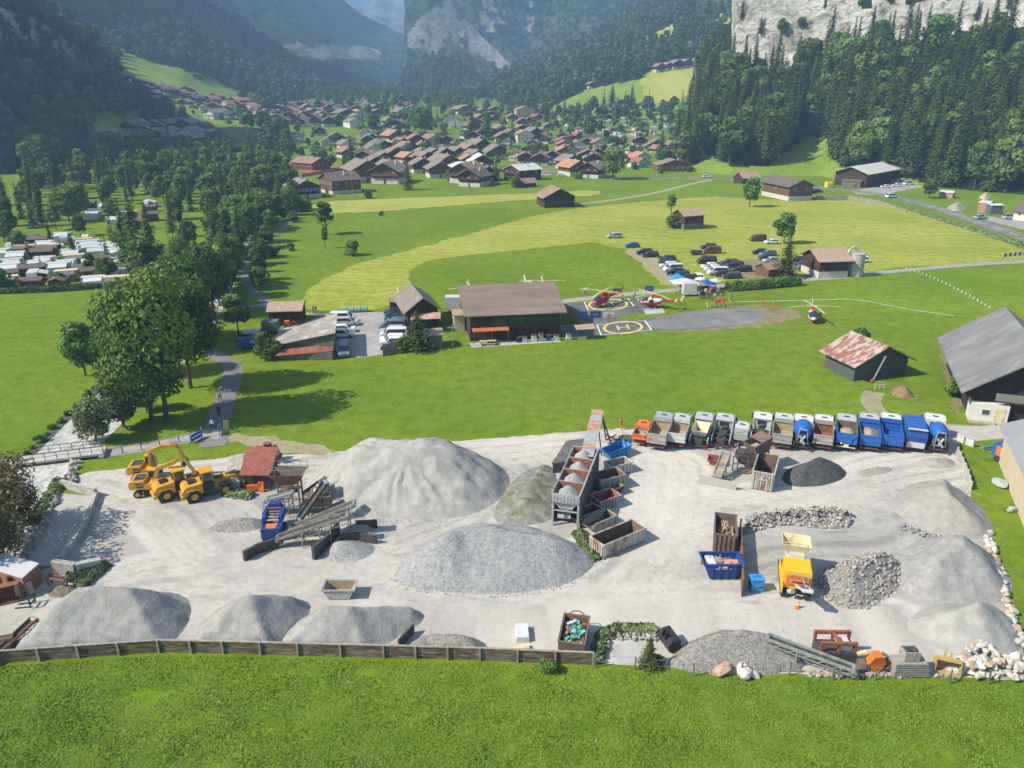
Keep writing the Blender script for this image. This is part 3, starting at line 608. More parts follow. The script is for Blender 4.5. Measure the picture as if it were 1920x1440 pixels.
# ================================================================ materials for made things
def pm(name, c, rough=.5, metal=0, dirt=None, sc=2.0, lo=.5, hi=.75): return mt(name, c, dirt or tuple(x*.72+.02 for x in c), scale=sc, rough=rough, metal=metal, lo=lo, hi=hi, detail=5)
RUST = mt('rust', (.20,.085,.045), (.32,.15,.08), scale=2.5, rough=.9, c3=(.11,.06,.045), scale3=5)
RUSTR = mt('red_rust_sheet', (.26,.075,.05), (.36,.13,.09), scale=.8, rough=.8, c3=(.16,.06,.045), scale3=3)
RUSTP = mt('pale_rust_sheet', (.42,.20,.14), (.55,.42,.36), scale=.9, rough=.8, c3=(.30,.10,.06), scale3=2, stretch=(1,3,1))
STEEL = mt('steel', (.22,.23,.24), (.34,.35,.36), scale=2, rough=.6, metal=.3); DARKST = mt('dark_steel', (.045,.045,.048), (.10,.09,.085), scale=3, rough=.7)
GALV = mt('galvanised', (.38,.40,.42), (.52,.54,.55), scale=1.5, rough=.55, metal=.2, c3=(.30,.20,.14), scale3=3)
BELT = mt('rubber_belt', (.035,.035,.038), (.10,.10,.10), scale=2, rough=.9); TYRE = mt('tyre', (.025,.025,.026), (.07,.068,.062), scale=4, rough=.95)
RIM = mt('rim', (.30,.30,.30), (.2,.19,.17), scale=4); GLASS = mt('window_glass', (.03,.04,.05), rough=.12, spec=.8); GLASSL = mt('pale_window_glass', (.14,.19,.24), rough=.1, spec=.8)
YELLOW = pm('machine_yellow', (.62,.33,.035), .45, dirt=(.40,.22,.05)); YELLOW2 = pm('crusher_yellow', (.78,.46,.02), .5, dirt=(.62,.36,.03)); CREAM = pm('cream_steel', (.66,.58,.36), .6, dirt=(.42,.33,.2))
BLUE = pm('tipper_blue', (.025,.12,.42), .4, dirt=(.05,.13,.30)); BLUED = pm('deep_blue', (.02,.065,.26), .45, dirt=(.05,.09,.2)); BLUEL = pm('light_blue', (.04,.26,.62), .5, dirt=(.08,.25,.45))
ORANGE = pm('orange_paint', (.70,.17,.03), .5, dirt=(.5,.16,.06)); GREYP = pm('grey_paint', (.34,.34,.32), .6, dirt=(.24,.22,.19)); GREYL = pm('pale_grey_paint', (.52,.53,.52), .5, dirt=(.38,.37,.34)); SILVER = pm('silver_cab', (.42,.45,.47), .35, dirt=(.32,.33,.33))
WHITEP = pm('white_body', (.62,.63,.62), .35, dirt=(.46,.455,.43)); BLACKP = pm('black_plastic', (.03,.03,.032), .5); TAN = mt('tan_dust', (.42,.33,.21), (.32,.25,.17), scale=2, rough=.95)
BINW = mt('bin_white', (.50,.48,.43), (.38,.36,.31), scale=1.2, rough=.75, c3=(.32,.14,.07), scale3=1.2, stretch=(1,1,.4)); BINB = mt('bin_brown', (.14,.10,.08), (.22,.15,.11), scale=1.5, rough=.85)
BING = mt('bin_grey', (.30,.29,.26), (.42,.40,.36), scale=1.5, rough=.8, c3=(.26,.15,.09), scale3=2); REDIN = mt('red_inside', (.30,.09,.055), (.20,.08,.055), scale=2, rough=.9)
WOODD = mt('dark_planks', (.045,.035,.028), (.10,.075,.055), scale=1.2, rough=.9, stretch=(3,3,.35)); WOODB = mt('brown_planks', (.13,.075,.045), (.20,.12,.075), scale=1.2, rough=.9, stretch=(3,3,.3))
WOODG = mt('weathered_planks', (.20,.145,.10), (.05,.04,.032), scale=1.1, rough=.95, stretch=(.5,.5,4), c3=(.34,.28,.21), scale3=1.6); WOODP = mt('pale_wood', (.42,.32,.20), (.55,.44,.30), scale=3)
POSTM = mt('grey_post', (.25,.24,.22), (.35,.33,.30), scale=3)
def gravel(name, a, b_, sc=2.2, c=None, bump=.8):
    return mt(name, a, b_, scale=sc, world=True, rough=1, c3=c, scale3=sc*2.3, bump=bump, bscale=sc*2.5, spec=.05, lo=.38, hi=.62, detail=8, bdist=.15)
G1 = gravel('sand_grey', (0.310,0.304,0.278), (0.407,0.394,0.359), 1.0, (0.352,0.346,0.329), .5); G2 = gravel('chippings_grey', (0.254,0.260,0.259), (0.394,0.394,0.388), 2.5, (0.457,0.457,0.447), 1.0); G3 = gravel('fine_grey', (0.270,0.266,0.250), (0.368,0.354,0.328), 1.6, (0.298,0.304,0.304), .5)
G4 = gravel('dark_chippings', (.055,.058,.062), (.12,.123,.125), 3.0, (.17,.17,.17), 1.0); G5 = gravel('crushed_rock', (0.276,0.262,0.241), (0.455,0.435,0.400), 3.2, (0.152,0.138,0.124), 1.2); G6 = gravel('tan_grey', (0.293,0.275,0.245), (0.376,0.352,0.311), 1.3, (0.328,0.311,0.287), .5)
G7 = gravel('earth_brown', (.15,.11,.075), (.24,.19,.13), 1.5, (.3,.25,.18), 1)
# ---------------------------------------------------------------- piles
def pile(label, px, cap, mat, seed=1, slope=.66, lump=.35, front=None, foff=.8, res=.28, name='gravel_pile', cat='gravel pile', gul=0.0, crest=None, z0=0.0):
    w_ = [P(u, v) for u, v in smooth(px, 2, True)]; poly = [(p.x, p.y) for p in w_]; xs = [p[0] for p in poly]; ys = [p[1] for p in poly]
    cx, cy = sum(xs)/len(xs), sum(ys)/len(ys)
    X, Y = np.meshgrid(np.arange(min(xs)-1, max(xs)+1, res), np.arange(min(ys)-1, max(ys)+1, res)); sh = X.shape
    ins = inpoly(X, Y, poly); d = segdist(X, Y, poly)*np.where(ins, 1, -1)
    if front:
        fr = [tuple(P(u, v))[:2] for u, v in front]; oth = [q for q in poly if float(segdist(np.array(q[0]), np.array(q[1]), fr, False)) > .6]; k0 = max(range(len(oth)), key=lambda i: math.dist(oth[i], oth[i-1])); oth = oth[k0:]+oth[:k0]
        d = np.where(ins, np.minimum(segdist(X, Y, oth, False), segdist(X, Y, fr, False)+foff), d)
    d = d+(fbm(X/2.2, Y/2.2, 3, seed)-.5)*1.0*np.clip(.3+np.abs(d), 0, 1)
    z = np.clip(d, -.8, None)*slope; z = np.where(z > cap*.72, cap*.72+cap*.28*(1-np.exp(-(z-cap*.72)/(cap*.28))), z)
    big = fbm(X/7, Y/7, 3, seed+5); z = z*(1-lump*.5+lump*1.0*big)+(fbm(X/1.1, Y/1.1, 3, seed+9)-.5)*.26*np.clip(d, 0, 1)
    if gul: ang = np.arctan2(Y-cy, X-cx); z = z+(vnoise(ang*9+fbm(X/3,Y/3,2,3)*1.5, np.hypot(X-cx, Y-cy)/6, seed+2)-.5)*gul*np.clip(np.hypot(X-cx, Y-cy)/4-.2, 0, 1)*np.clip(z/cap*2, 0, 1)*np.clip(d, 0, 1)
    z = np.where(d < 0, np.maximum(d*.5, -.12), z)+z0
    idx = np.full(sh, -1); keep = (d > -.55); idx[keep] = np.arange(keep.sum()); V = np.stack([X[keep]-cx, Y[keep]-cy, z[keep]], 1)
    q = np.stack([idx[:-1,:-1], idx[:-1,1:], idx[1:,1:], idx[1:,:-1]], -1).reshape(-1,4); q = q[(q >= 0).all(1)]
    o = link(name, npmesh(name, V, q, mat), None, (cx, cy, 0.0)); tag(o, label, cat); o['top'] = float(z.max())
    def zz(x, y):
        i = int(round((x-X[0,0])/res)); j = int(round((y-Y[0,0])/res))
        if 0 <= j < sh[0] and 0 <= i < sh[1]: return float(z[j,i])
        return 0.0
    return o, zz, poly
pile('largest sand grey pile beside the silo row, broad and smooth', [(572,925),(605,950),(660,965),(760,976),(840,974),(905,960),(948,930),(962,893),(920,862),(850,845),(700,842),(620,860),(578,893)], 6.0, G1, 3, .70, .45, gul=.95)
pile('wide light grey chippings pile in the middle of the yard', [(736,1078),(760,1100),(850,1113),(960,1114),(1060,1100),(1114,1066),(1112,1040),(1060,1008),(980,986),(880,985),(810,1008),(758,1042)], 4.6, G2, 14, .7, .55)
pile('small grey pile in the front bay of the screening plant', [(596,1042),(625,1055),(662,1056),(700,1042),(707,1022),(660,1012),(612,1020)], 2.0, G2, 5)
pile('little pale pile in the rear bay of the screening plant', [(638,998),(690,1000),(705,990),(680,980),(645,984)], 1.1, G1, 6)
_, zl, _ = pile('broad blue grey pile at the left end of the plank wall', [(4,1237),(150,1226),(300,1216),(330,1205),(362,1145),(355,1114),(250,1104),(150,1116),(90,1142),(40,1188)], 5.4, G3, 7, front=[(2,1238),(150,1227),(300,1217),(420,1219),(560,1223),(720,1227),(912,1232)], slope=.8, lump=.25)
pile('second dark streaked grey pile behind the plank wall, next to the leftmost one', [(336,1217),(515,1221),(560,1180),(590,1142),(570,1122),(470,1118),(400,1140)], 5.0, G3, 8, front=[(2,1238),(150,1227),(300,1217),(420,1219),(560,1223),(720,1227),(912,1232)], slope=.8, lump=.25, gul=.4)
pile('third smooth grey pile behind the plank wall below the small skip', [(506,1221),(700,1225),(738,1200),(800,1164),(785,1140),(700,1136),(600,1142),(550,1168)], 4.6, G3, 9, front=[(2,1238),(150,1227),(300,1217),(420,1219),(560,1223),(720,1227),(912,1232)], slope=.75, lump=.25, gul=.3)
pile('low coarse rubbly pile behind the plank wall, right of the three big ones', [(750,1227),(908,1231),(918,1212),(885,1192),(830,1186),(785,1192)], 3.2, G5, 10, front=[(2,1238),(150,1227),(300,1217),(420,1219),(560,1223),(720,1227),(912,1232)], foff=.9, slope=.8)
pile('steep blackish gravel pile beside the tall open container', [(1458,897),(1482,913),(1540,914),(1583,898),(1589,882),(1550,868),(1490,870)], 4.8, G4, 11, .82, .1)
pile('small pile of blue grey stones left of the blue screening plant', [(386,992),(410,1000),(470,998),(502,985),(490,970),(420,972)], 2.6, G4 if False else G5, 12, .55)
pile('broken rock pile beside the feed conveyor at the front of the yard', [(1240,1244),(1300,1260),(1400,1264),(1490,1260),(1510,1248),(1490,1215),(1410,1184),(1310,1186)], 4.0, G5, 13, .88, .25, front=[(1240,1246),(1300,1261),(1400,1265),(1510,1252)], foff=.5)
pile('tan grey pile against the right edge of the yard, the upper one', [(1662,938),(1695,980),(1780,1010),(1862,1012),(1862,975),(1818,928),(1770,902),(1715,902)], 4.4, G6, 15, .6, .3)
pile('large smooth grey pile on the right, between tan pile and front pile', [(1668,1062),(1696,1118),(1780,1138),(1886,1130),(1908,1100),(1866,1040),(1800,1004),(1715,1010)], 5.0, G1 if False else G3, 16, .72, .25)
pile('low grooved sand pile at the right front corner of the yard', [(1688,1165),(1735,1207),(1800,1236),(1880,1244),(1916,1224),(1916,1170),(1850,1132),(1755,1130)], 4.4, G1, 17, .72, .3, gul=.5)
_, zr, polyr = pile('rubble slope with embedded boulders beside the yellow crusher', [(1524,1082),(1556,1132),(1620,1148),(1690,1100),(1694,1050),(1640,1040),(1575,1052)], 3.4, G5, 18, .72, .3)
pile('little grey heap beside the last truck', [(1715,874),(1790,880),(1794,860),(1735,857)], 1.1, G6, 19); pile('flat low grey heap in the open part of the yard', [(1610,895),(1665,888),(1678,878),(1640,875),(1605,885)], .6, G6, 20)
pile('brown earth mound beside the rusty trestle', [(88,1118),(125,1122),(152,1108),(130,1095),(100,1100)], .9, G7, 21, name='earth_mound', cat='earth mound')
pile('small dark heap behind the deep blue skip', [(1340,1046),(1392,1046),(1396,1030),(1350,1030)], 1.4, G4, 22)
ramp_, _, _ = pile('grassy gravel ramp leading up to the silo row', [(915,985),(950,905),(1000,875),(1035,868),(1047,905),(1040,975),(1000,985)], 1.3, gravel('ramp_ground', (.25,.24,.225), (.12,.15,.05), .5, (.32,.31,.285)), 23, .35, .2, name='earth_ramp', cat='ramp')
pile('heap of straw manure on the grass before the red roofed barn', [(1665,732),(1690,748),(1716,748),(1712,735),(1690,722)], 1.6, mt('straw_heap', (.30,.20,.08), (.16,.12,.08), scale=1.2, bump=1, world=True), 24, .7, name='manure_heap', cat='manure heap')
pile('grey heap of sand beside the road at the far right', [(1770,392),(1800,398),(1815,388),(1790,380)], 2.5, G6, 25, .6, res=.6); pile('straw coloured heap behind the far sheds', [(1832,372),(1850,376),(1862,368),(1845,362)], 3, WOODP, 26, .8, res=.6)
# ---------------------------------------------------------------- rocks
def rockmesh(seed, mat, name='boulder'):
    bm = bmesh.new(); bmesh.ops.create_icosphere(bm, subdivisions=2, radius=.5); rng = random.Random(seed); o = Vector((rng.uniform(0,50),)*3)
    sx, sy, sz = rng.uniform(.8,1.25), rng.uniform(.65,1), rng.uniform(.55,.8)
    planes = [(Vector((rng.gauss(0,1),rng.gauss(0,1),rng.gauss(0,1))).normalized(), rng.uniform(.30,.42)) for _ in range(9)]
    for v in bm.verts:
        for n, dd in planes:
            k = v.co.dot(n)
            if k > dd: v.co -= n*(k-dd)
        v.co = Vector((v.co.x*sx, v.co.y*sy, v.co.z*sz))
    me = bpy.data.meshes.new(name); bm.to_mesh(me); bm.free(); me.materials.append(mat); return me
RKW = mt('pale_boulder', (.46,.43,.37), (.60,.57,.50), scale=1.5, rough=.95, rnd=.18); RKO = mt('rusty_boulder', (.42,.27,.16), (.50,.38,.27), scale=1.5, rough=.95, rnd=.2)
RKS = [rockmesh(i, RKW if i % 5 else RKO) for i in range(10)]
def rock(u, v, s, z, label, group, rng, name='boulder'):
    p = P(u, v, z); o = link(name, RKS[rng.randrange(10)], None, (p.x, p.y, z+s*.22)); o.rotation_euler = (rng.uniform(-.4,.4), rng.uniform(-.4,.4), rng.uniform(0,6.28)); o.scale = (s, s, s); tag(o, label, 'boulder', group)
rng = random.Random(44)
POLYB = [(1778,1262),(1800,1222),(1822,1204),(1850,1205),(1862,1222),(1900,1238),(1925,1235),(1925,1276),(1840,1274)]
for k in range(115):
    while True:
        u, v = rng.uniform(1775,1925), rng.uniform(1204,1276)
        if inpoly(u, v, POLYB): break
    rock(u, v, rng.uniform(.4,.9), max(0, .9-((u-1835)/55)**2)*.9*(1 if v < 1255 else .3) if u < 1890 else rng.uniform(0,.3), 'pale boulder in the loose heap at the right front corner of the yard', 'boulders heaped at the yard corner', rng)
for k in range(62):
    a = k/61; u = 1850+68*a**1.1; v = 1000+215*a
    rock(u+rng.uniform(-7,7), v+rng.uniform(-5,5), rng.uniform(.55,1.0), rng.uniform(0,.35), 'boulder in the long rock row bounding the right edge of the yard', 'boulders lining the right yard edge', rng)
for u, v, s, lb in [(1352,1262,1.6,'big tan boulder at the foot of the broken rock pile'), (1392,1264,1.8,'big pointed grey boulder at the foot of the broken rock pile'), (1412,1268,1.0,'small rounded boulder right of the two big ones'), (1795,1210,.7,'lone pale boulder on top of the corner heap'), (1903,1238,1.3,'large round white boulder by the right picture edge'), (1888,1246,1.1,'reddish boulder beside the large white one')]: rock(u, v, s, 0, lb, None, rng)
def rubble(name, label, pts, mat_list, smin, smax, zf):
    V = []; Fc = []; M_ = []; off = 0
    src = []
    for me in RKS[:5]:
        src.append((np.array([v.co[:] for v in me.vertices]), np.array([p.vertices[:] for p in me.polygons])))
    for (x, y) in pts:
        W, Fq = src[rng.randrange(5)]; s = rng.uniform(smin, smax)**1.0; a = rng.uniform(0, 6.28); R = np.array(Euler((rng.uniform(-1,1), rng.uniform(-1,1), a)).to_matrix())
        V.append((W @ R.T)*s+np.array([x, y, zf(x, y)+s*.15])); Fc.append(Fq+off); off += len(W); M_.append(np.full(len(Fq), rng.randrange(len(mat_list))))
    o = link(name, npmesh(name, np.concatenate(V), np.concatenate(Fc), mat_list, np.concatenate(M_), False)); tag(o, label, kind='stuff')
def ptsin(poly, n):
    us = [p[0] for p in poly]; vs = [p[1] for p in poly]; r = []
    while len(r) < n:
        u, v = rng.uniform(min(us), max(us)), rng.uniform(min(vs), max(vs))
        if inpoly(u, v, poly): p = P(u, v); r.append((p.x, p.y))
    return r
RB1 = mt('rubble_pale', (.48,.45,.40), (.35,.33,.30), scale=1, rough=1); RB2 = mt('rubble_dark', (.20,.19,.18), (.30,.28,.26), scale=1, rough=1); RB3 = mt('rubble_warm', (.38,.34,.29), (.32,.28,.24), scale=1, rough=1)
L1 = smooth([tuple(P(u, v))[:2] for u, v in [(1398,985),(1400,972),(1440,970),(1500,966),(1560,964),(1592,975)]], 2)
rubble('rubble', 'long low bank of broken rock across the right half of the yard', ptsin([(1392,1004),(1396,975),(1430,968),(1490,960),(1560,958),(1596,968),(1590,990),(1540,992),(1470,985),(1430,992)], 760), [RB1, RB2, RB3, RB2], .15, .6, lambda x, y: rng.uniform(0,1)**1.5*.9*max(0, 1-(segdist(np.array(x), np.array(y), L1, False)/2.2)))
rubble('rubble', 'stones scattered over the rubble slope beside the crusher', [p for p in ptsin([(1515,1075),(1555,1060),(1640,1040),(1694,1060),(1690,1110),(1620,1150),(1550,1136)], 650)], [RB1, RB2, RB3], .12, .5, lambda x, y: zr(x, y)-.03)
rubble('rubble', 'loose stones around the broken rock pile', ptsin([(1235,1240),(1290,1190),(1420,1185),(1515,1235),(1500,1262),(1300,1264)], 500), [RB1, RB2], .08, .3, lambda x, y: gzp(x, y)) if False else None
rubble('rubble', 'row of pale stones edging the tan pile', ptsin([(1690,985),(1760,1005),(1800,1025),(1795,1032),(1740,1012),(1685,992)], 90), [RB1, RB2], .12, .4, lambda x, y: .15)
rubble('rubble', 'pale stones edging the yard along the front fence', ptsin([(1500,1258),(1780,1262),(1780,1272),(1500,1270)], 170), [RB1, RB3], .12, .45, lambda x, y: .02)
rubble('rubble', 'stones and weeds around the pale pit', ptsin([(1110,1238),(1118,1195),(1150,1182),(1240,1180),(1245,1205),(1150,1200),(1130,1240)], 220), [RB1, RB3, RB2], .15, .5, lambda x, y: .1)
rubble('rubble', 'stone edging of the river at the weir', ptsin([(135,862),(150,868),(142,905),(118,918),(112,905),(130,890)], 80)+ptsin([(78,985),(104,925),(112,930),(84,995),(40,1062),(34,1055)], 160), [RB1, RB2], .3, .9, lambda x, y: .1)
rubble('rubble', 'stones scattered around the manure heap', ptsin([(1655,740),(1720,752),(1722,742),(1700,728)], 30), [RB3], .15, .4, lambda x, y: .02)
# ---------------------------------------------------------------- helpers for placing boxes by their ground edges
def ax(a, b):
    p = P(*a); q = P(*b); d = q-p; return p, d.length, math.atan2(d.y, d.x)
def bin_(name, label, a, b, W, H, mo, mi, style='box', cat='container', group=None, z=0.0, ribs=0, L_=None, rz=None):
    p, L, r = ax(a, b); L = L_ or L; r = r if rz is None else rz; root = thing(name, label, cat, (p.x, p.y, z), r, group); mb = MB(); t = .09
    if style == 'box': mb.tray(0, L, 0, W, .12, H, t, mi=0, mi_in=1)
    elif style == 'taper': mb.tray(0, L, 0, W, .1, H, t, tx=.5, ty=.2, mi=0, mi_in=1)
    elif style == 'skip': mb.tray(0, L, 0, W, .1, H, t, tx=L*.17, ty=.08, mi=0, mi_in=1)
    elif style == 'hook':
        # sloping nose at the low-x end
        o = [(.75,0,.1),(L,0,.1),(L,W,.1),(.75,W,.1),(0,0,H*.55),(.55,0,H),(L,0,H),(L,W,H),(.55,W,H),(0,W,H*.55)]
        i = [(.85,t,.2),(L-t,t,.2),(L-t,W-t,.2),(.85,W-t,.2),(.08,t,H*.55),(.6,t,H),(L-t,t,H),(L-t,W-t,H),(.6,W-t,H),(.08,W-t,H*.55)]
        fs = [(0,3,2,1),(0,1,6,5,4),(1,2,7,6),(2,3,9,8,7),(3,0,4,9),(5,6,16,15),(6,7,17,16),(7,8,18,17),(4,5,15,14),(8,9,19,18),(9,4,14,19)]
        mb.add(o+i, fs, 0); mb.add(i, [(0,1,2,3),(0,4,5,6,1),(1,6,7,2),(2,7,8,9,3),(0,3,9,4)], 1)
    mb.build('shell', [mo, mi], root)
    if ribs:
        rb = MB(); tap = {'box':0,'hook':0,'taper':.2,'skip':.08}[style]; x0 = {'box':.2,'hook':.9,'taper':.6,'skip':L*.22}[style]
        for k in range(ribs):
            x = x0+(L-2*x0 if style != 'hook' else L-x0-.15)*k/(ribs-1)
            for yy, s in ((0,-1),(W,1)): rb.bar((x, yy+s*.05-s*tap, .15), (x, yy+s*.06, H-.05), .12, .1)
        rb.build('ribs', mo, root)
    rm = MB(); e = .06
    xs0 = .5 if style == 'hook' else 0
    rm.box(xs0, L, -e, 0, H-.12, H+.03); rm.box(xs0, L, W, W+e, H-.12, H+.03); rm.box(L, L+e, -e, W+e, H-.12, H+.03)
    if style != 'hook': rm.box(-e, 0, -e, W+e, H-.12, H+.03)
    rm.build('rim', mo, root)
    sk = MB(); sx = L*.22
    for yy in (W*.25, W*.75): sk.box(sx, L-sx*(.4 if style=='hook' else 1), yy-.06, yy+.06, 0, .12)
    sk.build('skid', DARKST, root)
    return root
GB = 'roll off bins parked beside the silo row'
c1 = bin_('open_container', 'long white rust stained open container, nearest of the row beside the silos', (1131,1048), (1206,1016), 2.1, 1.55, BINW, BINB, 'box', ribs=8, L_=5.6)
mb = MB(); mb.box(-.12,-.05,.1,.98,.2,1.4); mb.box(-.12,-.05,1.1,2.0,.2,1.4); mb.build('door', BINW, c1); mb = MB()
for y in (.35,.75,1.35,1.75): mb.bar((-.15,y,.2),(-.15,y,1.45),.05)
mb.build('lock_bar', RUST, c1)
bin_('open_container', 'grey slope nosed bin just behind the long white container', (1108,1004), (1165,980), 1.9, 1.15, BING, BINB, 'hook', ribs=4, L_=3.6)
bin_('open_container', 'grey slope nosed bin with dark red inside beside the silo leg', (1090,992), (1145,966), 1.8, 1.1, BING, REDIN, 'hook', ribs=3, L_=3.4)
bin_('open_container', 'slatted grey bin with bright red inside, third from the front', (1124,962), (1166,948), 1.9, 1.4, BING, REDIN, 'taper', ribs=5, L_=2.9)
bin_('open_container', 'low pale rimmed bin between the slatted bins', (1138,936), (1172,925), 1.7, 1.0, WOODG, BINB, 'taper', ribs=3, L_=2.6)
bin_('open_container', 'brown grey plank sided bin, tallest of the row beside the silos', (1124,926), (1176,914), 2.0, 1.75, BING, BINB, 'box', ribs=5, L_=3.4)
bin_('open_container', 'pale grey ribbed bin right below the blue trough', (1146,895), (1189,884), 1.7, 1.35, GREYL, BING, 'box', ribs=6, L_=3.0)
tr = bin_('trough_container', 'bright blue steel trough lying between the silos and the trucks', (1142,868), (1184,852), 1.6, 1.35, BLUEL, BLUEL, 'skip', ribs=4, cat='trough', L_=3.9)
mb = MB(); mb.bar((.4,-.1,.9),(3.4,-.1,1.1),.12); mb.bar((2.6,.3,1.4),(3.7,1.3,1.6),.14); mb.build('lifting_arm', BLUEL, tr)
t_ = bin_('open_container', 'tall open grey roll off container with hook frame beside the dark pile', (1407,916), (1436,918), 5.2, 2.35, BINW, BINB, 'box', ribs=8, L_=2.4, rz=-.42)
mb = MB(); mb.bar((.65,-.1,.1),(.65,-.1,1.5),.12); mb.bar((1.75,-.1,.1),(1.75,-.1,1.5),.12); mb.bar((.65,-.1,1.45),(1.75,-.1,1.45),.12); mb.bar((1.2,-.1,1.5),(1.2,-.18,1.9),.1); mb.build('hook_frame', BINW, t_)
b_ = bin_('open_container', 'dark brown container half filled with scrap timber', (1336,1034), (1374,1036), 4.2, 2.1, BINB, BINB, 'box', ribs=5, L_=2.15, rz=-.26)
mb = MB()
for k in range(5): mb.box(.15+.42*k,.27+.42*k,-.09,-.01,.15,1.95)
mb.build('end_ribs', BINB, b_)
p0 = b_.location; rg = random.Random(5)
tb = MB()
for k in range(34):
    x, y, z = rg.uniform(.6,1.9), rg.uniform(.7,3.2), rg.uniform(.9,1.6); a = rg.uniform(0,3.14); l = rg.uniform(.35,.8); tb.bar((x-l*.5*math.cos(a), y-l*math.sin(a), z-rg.uniform(0,.3)), (x+l*.5*math.cos(a), y+l*math.sin(a), z+rg.uniform(0,.4)), .08, .05, mi=rg.randrange(2))
tb.box(.3,1.9,.3,3.8,.25,1.0, mi=2)
o = tb.build('scrap_timber', [WOODP, WOODB, BINB], None, tuple(p0), -.26); tag(o, 'tangle of yellow scrap timber in the dark brown container', 'scrap timber')
bl = bin_('waste_skip', 'deep blue trapezoid skip with white lettering, filled with rubbish', (1318,1088), (1386,1088), 2.1, 1.75, BLUED, BLUED, 'skip', ribs=4, cat='skip', L_=3.75)
def text(s, size, mat, parent, loc, rot, name='lettering', ext=.01):
    c = bpy.data.curves.new(name, 'FONT'); c.body = s; c.size = size; c.extrude = ext; c.align_x = 'CENTER'; c.align_y = 'CENTER'
    o = bpy.data.objects.new(name+'_tmp', c); COL.objects.link(o); bpy.context.view_layer.update()
    me = bpy.data.meshes.new_from_object(o.evaluated_get(bpy.context.evaluated_depsgraph_get())); bpy.data.objects.remove(o); me.materials.append(mat)
    q = bpy.data.objects.new(name, me); COL.objects.link(q); q.parent = parent; q.location = loc; q.rotation_euler = rot; return q
mb = MB(); mb.box(1.35,2.3,-.05,-.02,1.38,1.52); mb.box(1.05,2.6,-.05,-.02,1.24,1.30); mb.build('lettering', WHITEP, bl)
mb = MB(); rg = random.Random(8)
mb.box(.8,3.0,.3,1.8,.3,1.35,mi=0); mb.box(.4,1.2,.3,1.7,1.35,1.6,mi=1); mb.box(2.0,3.4,.35,1.2,1.4,1.5,mi=2); mb.box(1.3,1.9,.6,1.4,1.35,1.65,mi=3)
for k in range(9): x, y = rg.uniform(.5,3.1), rg.uniform(.4,1.7); mb.bar((x,y,1.35),(x+rg.uniform(-.5,.5),y+rg.uniform(-.4,.4),1.7),.12,.06,mi=rg.randrange(4))
o = mb.build('rubbish', [BINB, WHITEP, mt('salmon_board', (.62,.30,.18)), TAN], None, tuple(bl.location)); tag(o, 'boards and white rubbish lying in the deep blue skip', 'rubbish')
o.rotation_euler[2] = bl.rotation_euler[2]
w1 = bin_('waste_skip', 'rusty open container full of turquoise and green scrap at the plank wall', (1046,1230), (1094,1234), 3.6, 1.5, BINB, RUST, 'box', cat='skip', L_=2.15, rz=-.2)
mb = MB(); mb.bar((.5,3.75,1.5),(.9,3.8,1.75),.07); mb.bar((1.3,3.8,1.75),(1.7,3.75,1.5),.07); mb.bar((.9,3.8,1.75),(1.3,3.8,1.75),.07); mb.build('lifting_hoop', RUST, w1)
mb = MB(); rg = random.Random(9); TQ = mt('turquoise_plastic', (.08,.38,.36), (.2,.5,.5), scale=4); GN = mt('green_plastic', (.08,.32,.14)); mb.box(.2,1.95,.2,3.3,.2,.8,mi=4)
for k in range(46):
    x, y = rg.uniform(.35,1.8), rg.uniform(.3,3.2); m_ = rg.choice([0,0,0,1,2,3,3,4]); l = rg.uniform(.25,.75); a = rg.uniform(0,3.14); mb.bar((x-l/2*math.cos(a)*.7,y-l/2*math.sin(a),.85+rg.uniform(-.05,.3)),(x+l/2*math.cos(a)*.7,y+l/2*math.sin(a),.9+rg.uniform(0,.35)),rg.uniform(.06,.35),rg.uniform(.05,.2),mi=m_)
mb.bar((.4,2.6,1.2),(1.0,2.95,1.35),.2,.12,mi=2); mb.ball((1.1,1.9,1.15),(.25,.3,.2),mi=0); mb.ball((1.5,2.5,1.15),(.22,.3,.2),mi=1)
o = mb.build('scrap', [TQ, GN, WHITEP, mt('brown_carton', (.30,.20,.13)), BINB], None, tuple(w1.location), -.2); tag(o, 'turquoise, green and white scrap in the rusty container', 'scrap')
s1 = bin_('waste_skip', 'small grey skip standing alone behind the grey piles', (605,1126), (645,1126), 1.6, 1.1, GALV, TAN, 'skip', cat='skip', L_=2.9)
bx = thing('tank_box', 'light blue lidded steel box beside the sheet wall', 'steel box', tuple(P(1408,1111)), .02); mb = MB(); mb.box(0,1.15,0,.95,0,1.25,tx=.02,ty=.02); mb.build('tank_body', BLUEL, bx); mb = MB(); mb.box(-.04,1.19,-.04,.99,1.25,1.33); mb.build('lid', BLUEL, bx)
mb = MB(); mb.bar((.3,.5,1.35),(.3,.5,1.5),.06); mb.bar((.8,.5,1.35),(.8,.5,1.5),.06); mb.bar((.3,.5,1.5),(.8,.5,1.5),.06); mb.bar((.4,-.04,.75),(1.0,-.04,.75),.08); mb.build('handle', STEEL, bx)
for i, (u, v, l, lb) in enumerate([(968,1206,1.25,'larger white concrete block beside the rusty container'), (964,1222,1.1,'smaller cream block in front of the larger white one')]):
    p = P(u, v); b0 = MB(); b0.box(0,1.1 if i == 0 else 1.3,0,1.9 if i == 0 else .6,0,.55 if i == 0 else .3,tx=.03,ty=.03); o = b0.build('concrete_block', WHITEP if i == 0 else CREAM, None, tuple(p), .05); tag(o, lb, 'concrete block')
